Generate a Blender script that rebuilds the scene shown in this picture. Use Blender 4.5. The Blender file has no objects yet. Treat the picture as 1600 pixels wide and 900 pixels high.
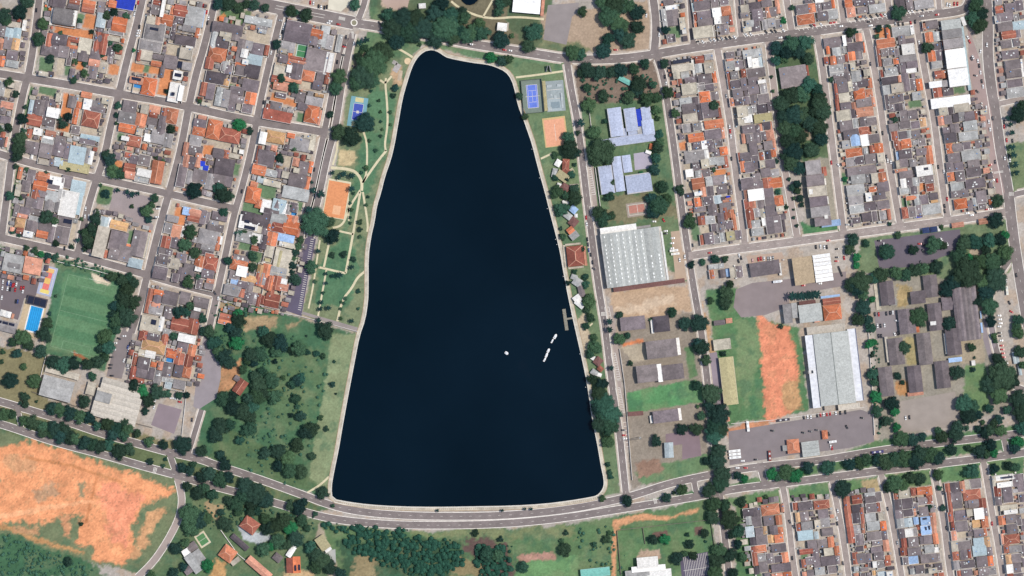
import bpy, bmesh, math, random, re
import numpy as np
from mathutils import Vector, Matrix

S = 0.65                      # metres per photo pixel
SC = bpy.context.scene
COL = SC.collection
rnd = random.Random(11)

# ---------------------------------------------------------------- camera, sky, sun, exposure
cam_d = bpy.data.cameras.new("camera")
cam = bpy.data.objects.new("camera", cam_d)
COL.objects.link(cam)
ALT = 3600.0
cam.location = (0, 0, ALT)
cam.rotation_euler = (0, 0, 0)
cam_d.sensor_width = 36.0
cam_d.lens = 36.0 * ALT / (1600 * S)
cam_d.clip_start = 10.0
cam_d.clip_end = 20000.0
SC.camera = cam

SUN_EL, SUN_AZ = math.radians(61), math.radians(80)      # azimuth clockwise from north (photo top)
world = bpy.data.worlds.new("World")
SC.world = world
world.use_nodes = True
wn = world.node_tree
wn.nodes.clear()
w_out = wn.nodes.new("ShaderNodeOutputWorld")
w_bg = wn.nodes.new("ShaderNodeBackground")
w_sky = wn.nodes.new("ShaderNodeTexSky")
w_sky.sky_type = 'NISHITA'
w_sky.sun_disc = False
w_sky.sun_elevation = SUN_EL
w_sky.sun_rotation = SUN_AZ
w_bg.inputs[1].default_value = 0.15
wn.links.new(w_sky.outputs[0], w_bg.inputs[0])
wn.links.new(w_bg.outputs[0], w_out.inputs[0])
sun_d = bpy.data.lights.new("sun", 'SUN')
sun_d.energy = 3.45
sun_d.angle = math.radians(0.5)
sun_d.color = (1.0, 0.955, 0.89)
sun = bpy.data.objects.new("sun", sun_d)
COL.objects.link(sun)
to_sun = Vector((math.sin(SUN_AZ) * math.cos(SUN_EL), math.cos(SUN_AZ) * math.cos(SUN_EL), math.sin(SUN_EL)))
sun.rotation_euler = to_sun.to_track_quat('Z', 'Y').to_euler()
sun.location = to_sun * 800
SC.view_settings.view_transform = 'Standard'
SC.view_settings.look = 'None'
SC.view_settings.gamma = 1.0
SC.view_settings.use_curve_mapping = False
SC.view_settings.exposure = 0.48

# ---------------------------------------------------------------- layout read off the image (photo pixels, 0.65 m each)
LAKE = [(665,79),(676,77),(686,81),(693,86),(700,90),(735,97),(760,100),(772,103),(790,111),(800,124),(806,145),(810,165),(818,185),
(825,205),(832,225),(842,265),(852,300),(862,340),(870,370),(876,395),(880,420),(884,440),(888,462),(894,490),(903,530),(911,565),
(917,595),(921,620),(925,650),(931,680),(935,700),(940,730),(944,748),(944,760),(940,768),(933,775),(920,778),(890,783),(850,788),
(800,791),(740,792),(680,793),(620,792),(575,789),(545,785),(519,780),(517,762),(521,738),(529,700),(533,675),(542,625),(554,562),
(561,525),(570,500),(574.5,470),(575,450),(575,400),(579,370),(585,345),(588,322),(595,300),(601,275),(610,250),(616,225),(622,190),
(628,155),(635,130),(643,105),(650,92),(657,84)]

# roads: name words, width px, z level, surface, kerbs, points
ROADS = [
 (11,1,'a',[(62,-8),(54,60),(46,112),(37,140),(25,200),(19,240),(10,312),(2,372)]),
 (11,1,'a',[(224,-8),(212,45),(200,87),(186,147),(175,187),(162,250),(150,282),(135,332),(121,400)]),
 (11,1,'a',[(337,-4),(320,70),(307,112),(295,165),(282,237),(265,298),(250,350),(230,430),(218,480),(205,520)]),
 (10,1,'a',[(440,20),(420,100),(402,180),(395,225),(380,287),(365,337),(352,400),(341,450),(330,500),(322,530)]),
 (9,1,'a',[(541,58),(529,84),(520,140),(507,205),(498,245),(484,310),(472,352),(470,372)]),
 (10,1,'a',[(551,52),(541,95),(533,140),(524,200),(511,245),(498,310),(488,345),(485,372)]),
 (12,2,'a',[(-8,114),(42,122),(100,131),(186,147),(250,157),(295,167),(397,190),(470,200),(512,208)]),
 (11,2,'a',[(-8,238),(50,256),(145,277),(200,289),(265,303),(320,316),(366,326)]),
 (11,2,'a',[(-8,369),(62,385),(125,400),(225,428),(287,446),(338,459)]),
 (20,3,'a',[(335,-6),(400,5),(455,16),(500,25),(553,36)]),
 (13,3,'a',[(553,36),(600,43),(690,60),(750,71),(830,83),(890,93),(960,93),(1017,86),(1060,78),(1135,67),(1210,57),(1280,48),(1355,37),(1430,26),(1500,18),(1512,10),(1516,-8)]),
 (9,2,'a',[(560,30),(568,10),(572,-8)]),
 (11,4,'a',[(-8,625),(37,638),(100,657),(160,678),(225,696),(265,707),(312,717),(335,726),(395,745),(470,772),(520,791),(570,801),(640,806),(720,807),(800,805),(890,796),(960,782),(997,772),(1047,755),(1110,742),(1145,735),(1185,729),(1280,720),(1330,711),(1392,701),(1492,689),(1608,676)]),
 (11,4,'a',[(-8,660),(25,670),(82,690),(160,710),(225,729),(275,742),(320,756),(370,769),(432,786),(482,802),(520,811),(570,817),(640,821),(765,820),(865,812),(960,797),(1035,785),(1100,774),(1147,764),(1197,758),(1280,748),(1380,735),(1455,726),(1530,717),(1608,706)]),
 (10,1,'a',[(886,97),(892,137),(902,187),(910,250),(915,295),(922,350),(930,412),(936,455),(944,500),(950,550),(956,600),(962,640),(968,675),(973,725),(978,772)]),
 (10,1,'a',[(1026,88),(1037,120),(1045,175),(1054,237),(1062,300),(1072,375),(1082,440),(1095,512),(1103,575),(1110,640),(1118,700),(1124,770),(1132,835),(1140,908)]),
 (12,1,'a',[(1020,-8),(1026,40),(1022,84)]),
 (12,2,'b',[(1076,400),(1135,391),(1185,385),(1280,372),(1355,362),(1430,352),(1505,342),(1575,331)]),
 (16,5,'a',[(1541,-8),(1544,45),(1543,82),(1547,125),(1555,175),(1563,235),(1575,295),(1581,350),(1587,395),(1596,450),(1606,510)]),
 (9,1,'a',[(1078,-8),(1081,40),(1084,74)]), (9,1,'b',[(1152,-8),(1155,30),(1159,62)]), (10,1,'b',[(1228,-8),(1233,25),(1238,54)]),
 (10,1,'b',[(1313,-8),(1317,20),(1319,42)]), (9,1,'b',[(1386,-8),(1389,12),(1391,32)]), (8,1,'b',[(1466,-8),(1468,22)]),
 (10,1,'b',[(1120,72),(1127,110),(1132,140),(1140,190),(1145,232),(1152,287),(1160,345),(1164,386)]),
 (10,1,'c',[(1200,62),(1206,110),(1211,150),(1217,200),(1224,252),(1235,312),(1246,374)]),
 (10,1,'b',[(1276,52),(1285,100),(1292,162),(1300,222),(1310,300),(1318,364)]),
 (10,1,'b',[(1352,40),(1360,75),(1372,137),(1382,212),(1395,287),(1407,354)]),
 (10,1,'b',[(1431,30),(1437,65),(1445,112),(1460,187),(1467,250),(1478,325),(1481,344)]),
 (9,1,'b',[(1222,755),(1227,780),(1233,820),(1238,870),(1244,908)]), (9,1,'b',[(1300,748),(1306,780),(1313,815),(1322,870),(1327,908)]),
 (9,1,'b',[(1376,738),(1384,770),(1393,805),(1402,860),(1410,908)]), (9,1,'b',[(1458,727),(1466,770),(1475,815),(1482,880),(1487,908)]),
 (9,1,'b',[(1536,718),(1541,745),(1550,800),(1560,855),(1568,908)]),
 (9,1,'a',[(1120,775),(1119,760),(1116,745),(1114,738)]),
 (10,2,'c',[(276,743),(281,760),(285,782),(280,810),(262,845),(240,878),(215,902)]),
 (8,2,'b',[(1556,163),(1580,158),(1608,152)]),(8,2,'a',[(1578,306),(1592,302),(1608,299)]),
 (9,2,'a',[(1585,392),(1570,418),(1556,432),(1545,470),(1550,520),(1560,560),(1575,600),(1608,612)]),
 (9,5,'a',[(264,706),(270,724),(277,744)]),(10,5,'a',[(1188,728),(1192,744),(1197,760)]),(8,5,'a',[(1084,747),(1086,762),(1090,776)]),(8,5,'a',[(1568,682),(1571,696),(1574,712)]),(7,5,'a',[(26,634),(30,650),(34,672)]),
 (8,2,'a',[(315,640),(300,690),(293,712)]),
]
# grass, soil and paving of the ground sheet: colour, edge wobble px, polygon
ZONES = [
 ((128,134,104),3,[(555,60),(640,78),(650,95),(625,150),(612,260),(586,330),(577,450),(562,520),(470,492),(492,400),(505,330),(520,270),(540,170)]),
 ((92,124,94),6,[(590,130),(620,150),(606,240),(575,300),(545,360),(560,420),(545,480),(490,480),(505,400),(540,360),(560,240),(575,150)]),
 ((104,128,96),3,[(575,45),(700,66),(890,99),(897,130),(906,240),(870,250),(815,160),(800,105),(690,78),(660,70),(640,90),(556,84)]),
 ((92,104,80),5,[(575,-5),(870,-5),(850,86),(690,62),(575,44)]),
 ((118,112,92),5,[(700,-5),(800,-5),(790,40),(830,75),(740,65)]),
 ((172,152,132),3,[(845,22),(1018,0),(1026,74),(1000,82),(850,82)]),
 ((126,128,98),4,[(846,62),(905,66),(925,82),(860,86),(845,80)]),
 ((112,128,96),3,[(780,98),(888,100),(900,180),(922,350),(940,480),(972,770),(944,776),(925,650),(903,530),(880,420),(852,300),(825,205)]),
 ((190,174,150),4,[(893,505),(915,490),(926,530),(912,560)]),
 ((132,116,104),6,[(896,97),(1024,94),(1036,160),(905,172)]),
 ((104,122,92),4,[(905,165),(1040,150),(1066,340),(1075,440),(940,352),(918,300)]),
 ((128,124,98),8,[(955,305),(1060,310),(1066,345),(945,350)]),
 ((78,110,82),3,[(338,462),(560,522),(520,770),(498,776),(340,722),(308,705),(318,560)]),
 ((138,146,112),3,[(519,522),(558,522),(527,700),(508,770),(480,765),(497,660)]),
 ((96,118,86),7,[(420,560),(515,540),(490,650),(430,690)]),
 ((172,150,118),6,[(378,497),(432,500),(428,516),(380,518)]),((160,140,112),5,[(340,470),(385,478),(372,490),(345,488)]),
 ((150,136,106),5,[(445,507),(472,497),(455,515)]),((186,140,104),5,[(345,570),(378,560),(372,600),(340,620)]),
 ((92,112,80),4,[(340,660),(400,690),(500,760),(480,768),(330,715)]),
 ((134,128,98),6,[(-5,535),(75,556),(62,600),(80,630),(180,665),(290,695),(285,708),(-5,640)]),
 ((104,112,80),4,[(-5,690),(-5,640),(100,664),(290,712),(420,756),(520,795),(480,800),(300,752),(120,700)]),
 ((118,124,94),5,[(-5,672),(282,746),(285,790),(230,900),(-5,840)]),
 ((82,118,90),2,[(87,408),(160,424),(218,440),(195,480),(163,580),(68,552)]),
 ((98,132,98),1.5,[(101,424),(182,446),(150,562),(80,546)]),
 ((92,118,88),4,[(0,385),(200,430),(212,446),(100,420),(85,412),(0,398)]),
 ((222,206,182),3,[(140,424),(172,436),(173,447),(150,444)]),((178,110,76),3,[(114,548),(130,556),(142,563),(136,566),(118,556)]),
 ((230,158,114),7,[(-5,700),(30,692),(48,690),(110,708),(190,735),(276,762),(225,790),(208,825),(216,860),(195,882),(165,878),(143,870),(155,852),(120,852),(124,822),(132,802),(84,812),(-5,822)]),
 ((190,150,118),9,[(52,764),(86,752),(92,768),(60,788)]),((150,138,108),5,[(126,752),(138,752),(132,780),(124,778)]),
 ((212,158,118),7,[(10,705),(60,715),(50,740),(5,730)]),((232,152,118),10,[(160,760),(225,770),(200,850),(165,840)]),
 ((186,142,98),4,[(-5,818),(60,838),(130,862),(128,866),(55,846),(-5,824)]),
 ((200,134,92),1.5,[(150,745),(154,745),(136,818),(132,818)]),((204,140,96),1.5,[(40,712),(120,728),(190,752),(188,755),(118,732),(38,716)]),((240,176,132),2.5,[(-5,806),(60,792),(140,782),(150,784),(60,800),(-5,813)]),
 ((206,150,112),6,[(96,812),(112,806),(108,842),(98,838)]),((196,150,112),6,[(20,826),(60,820),(64,832),(24,836)]),((198,152,112),7,[(205,870),(235,800),(262,790),(240,830),(215,872)]),
 ((72,106,78),6,[(-5,830),(60,850),(150,880),(172,905),(-5,905)]),
 ((96,114,84),5,[(282,752),(340,762),(480,806),(520,820),(545,905),(225,905),(262,850),(285,800)]),
 ((176,154,120),5,[(320,783),(352,788),(342,812),(325,806)]),((180,186,190),3,[(372,822),(425,838),(405,850),(380,842)]),
 ((190,150,104),6,[(330,880),(350,878),(352,905),(325,905)]),((196,168,130),6,[(445,880),(490,890),(490,905),(440,905)]),
 ((170,158,140),3,[(500,815),(512,818),(545,860),(530,905),(515,905),(505,870),(492,838)]),((202,164,106),4,[(530,842),(545,838),(540,868),(526,862)]),
 ((98,122,86),4,[(500,815),(640,830),(860,824),(960,806),(1110,778),(1112,905),(535,905)]),
 ((128,132,96),8,[(640,830),(900,822),(900,842),(640,838)]),
 ((102,84,80),10,[(712,842),(800,846),(806,905),(752,905),(735,862)]),((66,90,68),8,[(530,840),(715,844),(745,905),(540,905)]),
 ((150,136,104),8,[(552,868),(584,862),(590,905),(550,905)]),((140,128,96),8,[(715,865),(750,880),(752,905),(705,905)]),
 ((172,134,120),4,[(812,868),(868,862),(872,876),(815,880)]),((112,146,100),4,[(806,882),(900,868),(902,905),(806,905)]),
 ((208,154,116),2.5,[(958,812),(1000,802),(1050,806),(1092,792),(1090,800),(1040,812),(1000,812),(968,822),(962,905),(956,905)]),
 ((100,126,88),2,[(964,828),(1112,812),(1118,868),(1050,872),(1005,866),(966,895)]),((178,156,138),3,[(1000,858),(1030,858),(1032,874),(995,874)]),
 ((116,92,86),1,[(1018,832),(1042,828),(1046,836),(1022,840)]),((116,92,86),1,[(1085,823),(1098,821),(1099,834),(1086,836)]),
 ((186,160,134),6,[(952,455),(1078,442),(1086,488),(962,500)]),((204,182,158),8,[(960,480),(1050,465),(1060,478),(965,494)]),
 ((146,136,124),4,[(964,500),(1092,488),(1112,750),(985,764)]),((96,142,96),2,[(980,612),(1084,594),(1098,600),(1098,628),(982,646)]),
 ((214,134,92),3,[(972,536),(1004,528),(1008,535),(974,542)]),((176,164,144),4,[(972,542),(1008,536),(1014,560),(985,570)]),
 ((112,134,98),4,[(990,735),(1045,722),(1115,708),(1120,730),(1000,762)]),((148,120,104),4,[(992,720),(1030,716),(1035,735),(995,748)]),
 ((96,124,88),3,[(1072,540),(1085,540),(1090,590),(1076,592)]),
 ((94,126,88),4,[(1102,455),(1150,450),(1165,495),(1250,512),(1264,640),(1190,656),(1138,662),(1128,600)]),
 ((120,138,100),6,[(1150,500),(1185,505),(1190,560),(1165,640),(1150,600)]),
 ((222,144,112),5,[(1180,492),(1200,505),(1236,512),(1242,545),(1250,600),(1238,642),(1206,658),(1194,655),(1192,560)]),
 ((190,150,110),5,[(1222,600),(1250,590),(1252,636),(1228,640)]),((190,156,122),4,[(1090,470),(1100,470),(1118,560),(1106,560)]),
 ((196,140,108),3,[(1135,668),(1200,655),(1202,664),(1136,682)]),
 ((152,146,134),4,[(1364,434),(1545,405),(1575,640),(1372,692)]),((172,152,112),4,[(1402,442),(1424,446),(1418,480),(1404,478)]),
 ((112,134,94),3,[(1510,570),(1540,566),(1548,640),(1500,650)]),((164,152,132),2,[(1500,528),(1536,526),(1540,566),(1500,568)]),
 ((188,140,96),3,[(1398,598),(1418,596),(1420,620),(1402,616)]),((168,156,116),3,[(1414,525),(1432,525),(1434,572),(1416,570)]),
 ((92,108,80),4,[(1206,72),(1284,60),(1302,252),(1250,256),(1222,205)]),((168,152,132),4,[(1248,205),(1268,200),(1272,216),(1250,220)]),
 ((156,150,136),5,[(1250,252),(1304,248),(1318,352),(1260,360)]),((92,134,90),2,[(1250,345),(1262,352),(1312,350),(1312,360),(1254,368)]),
 ((118,130,100),3,[(1345,372),(1580,342),(1582,420),(1560,440),(1340,425)]),((172,158,140),4,[(1515,392),(1545,388),(1545,406),(1518,408)]),
 ((104,132,92),3,[(1130,778),(1600,712),(1600,742),(1150,792)]),((178,160,124),4,[(1345,752),(1376,746),(1378,768),(1350,770)]),
 ((100,126,88),3,[(1366,690),(1600,664),(1600,700),(1280,738),(1282,725)]),((100,126,88),3,[(1132,758),(1280,726),(1280,742),(1135,764)]),
 ((100,126,90),3,[(985,788),(1090,764),(1090,772),(985,795)]),((92,122,84),2,[(1150,790),(1168,790),(1190,905),(1150,905)]),
 ((96,122,88),2,[(345,14),(392,18),(388,38),(340,36)]),((206,140,90),2,[(336,30),(352,20),(354,26),(340,36)]),
 ((112,128,92),2,[(152,282),(178,292),(172,320),(150,318)]),((118,128,96),3,[(1565,225),(1608,220),(1608,300),(1580,300)]),
 ((102,124,88),3,[(60,0),(80,10),(78,34),(66,40)]),((120,134,100),3,[(52,70),(62,75),(56,115),(46,112)]),
 ((104,124,92),2,[(575,14),(590,12),(598,25),(588,34),(576,28)]),((186,166,148),3,[(592,-5),(642,-5),(634,18),(598,12)]),
 ((186,158,128),3,[(612,108),(628,98),(630,130),(615,138)]),((150,140,120),4,[(555,85),(572,80),(566,110),(552,105)]),
 ((196,178,140),4,[(528,232),(555,234),(552,258),(526,258)]),
 ((112,132,98),3,[(45,135),(56,140),(20,235),(8,235)]),((120,130,98),3,[(28,255),(34,258),(14,355),(6,352)]),
]
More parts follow.
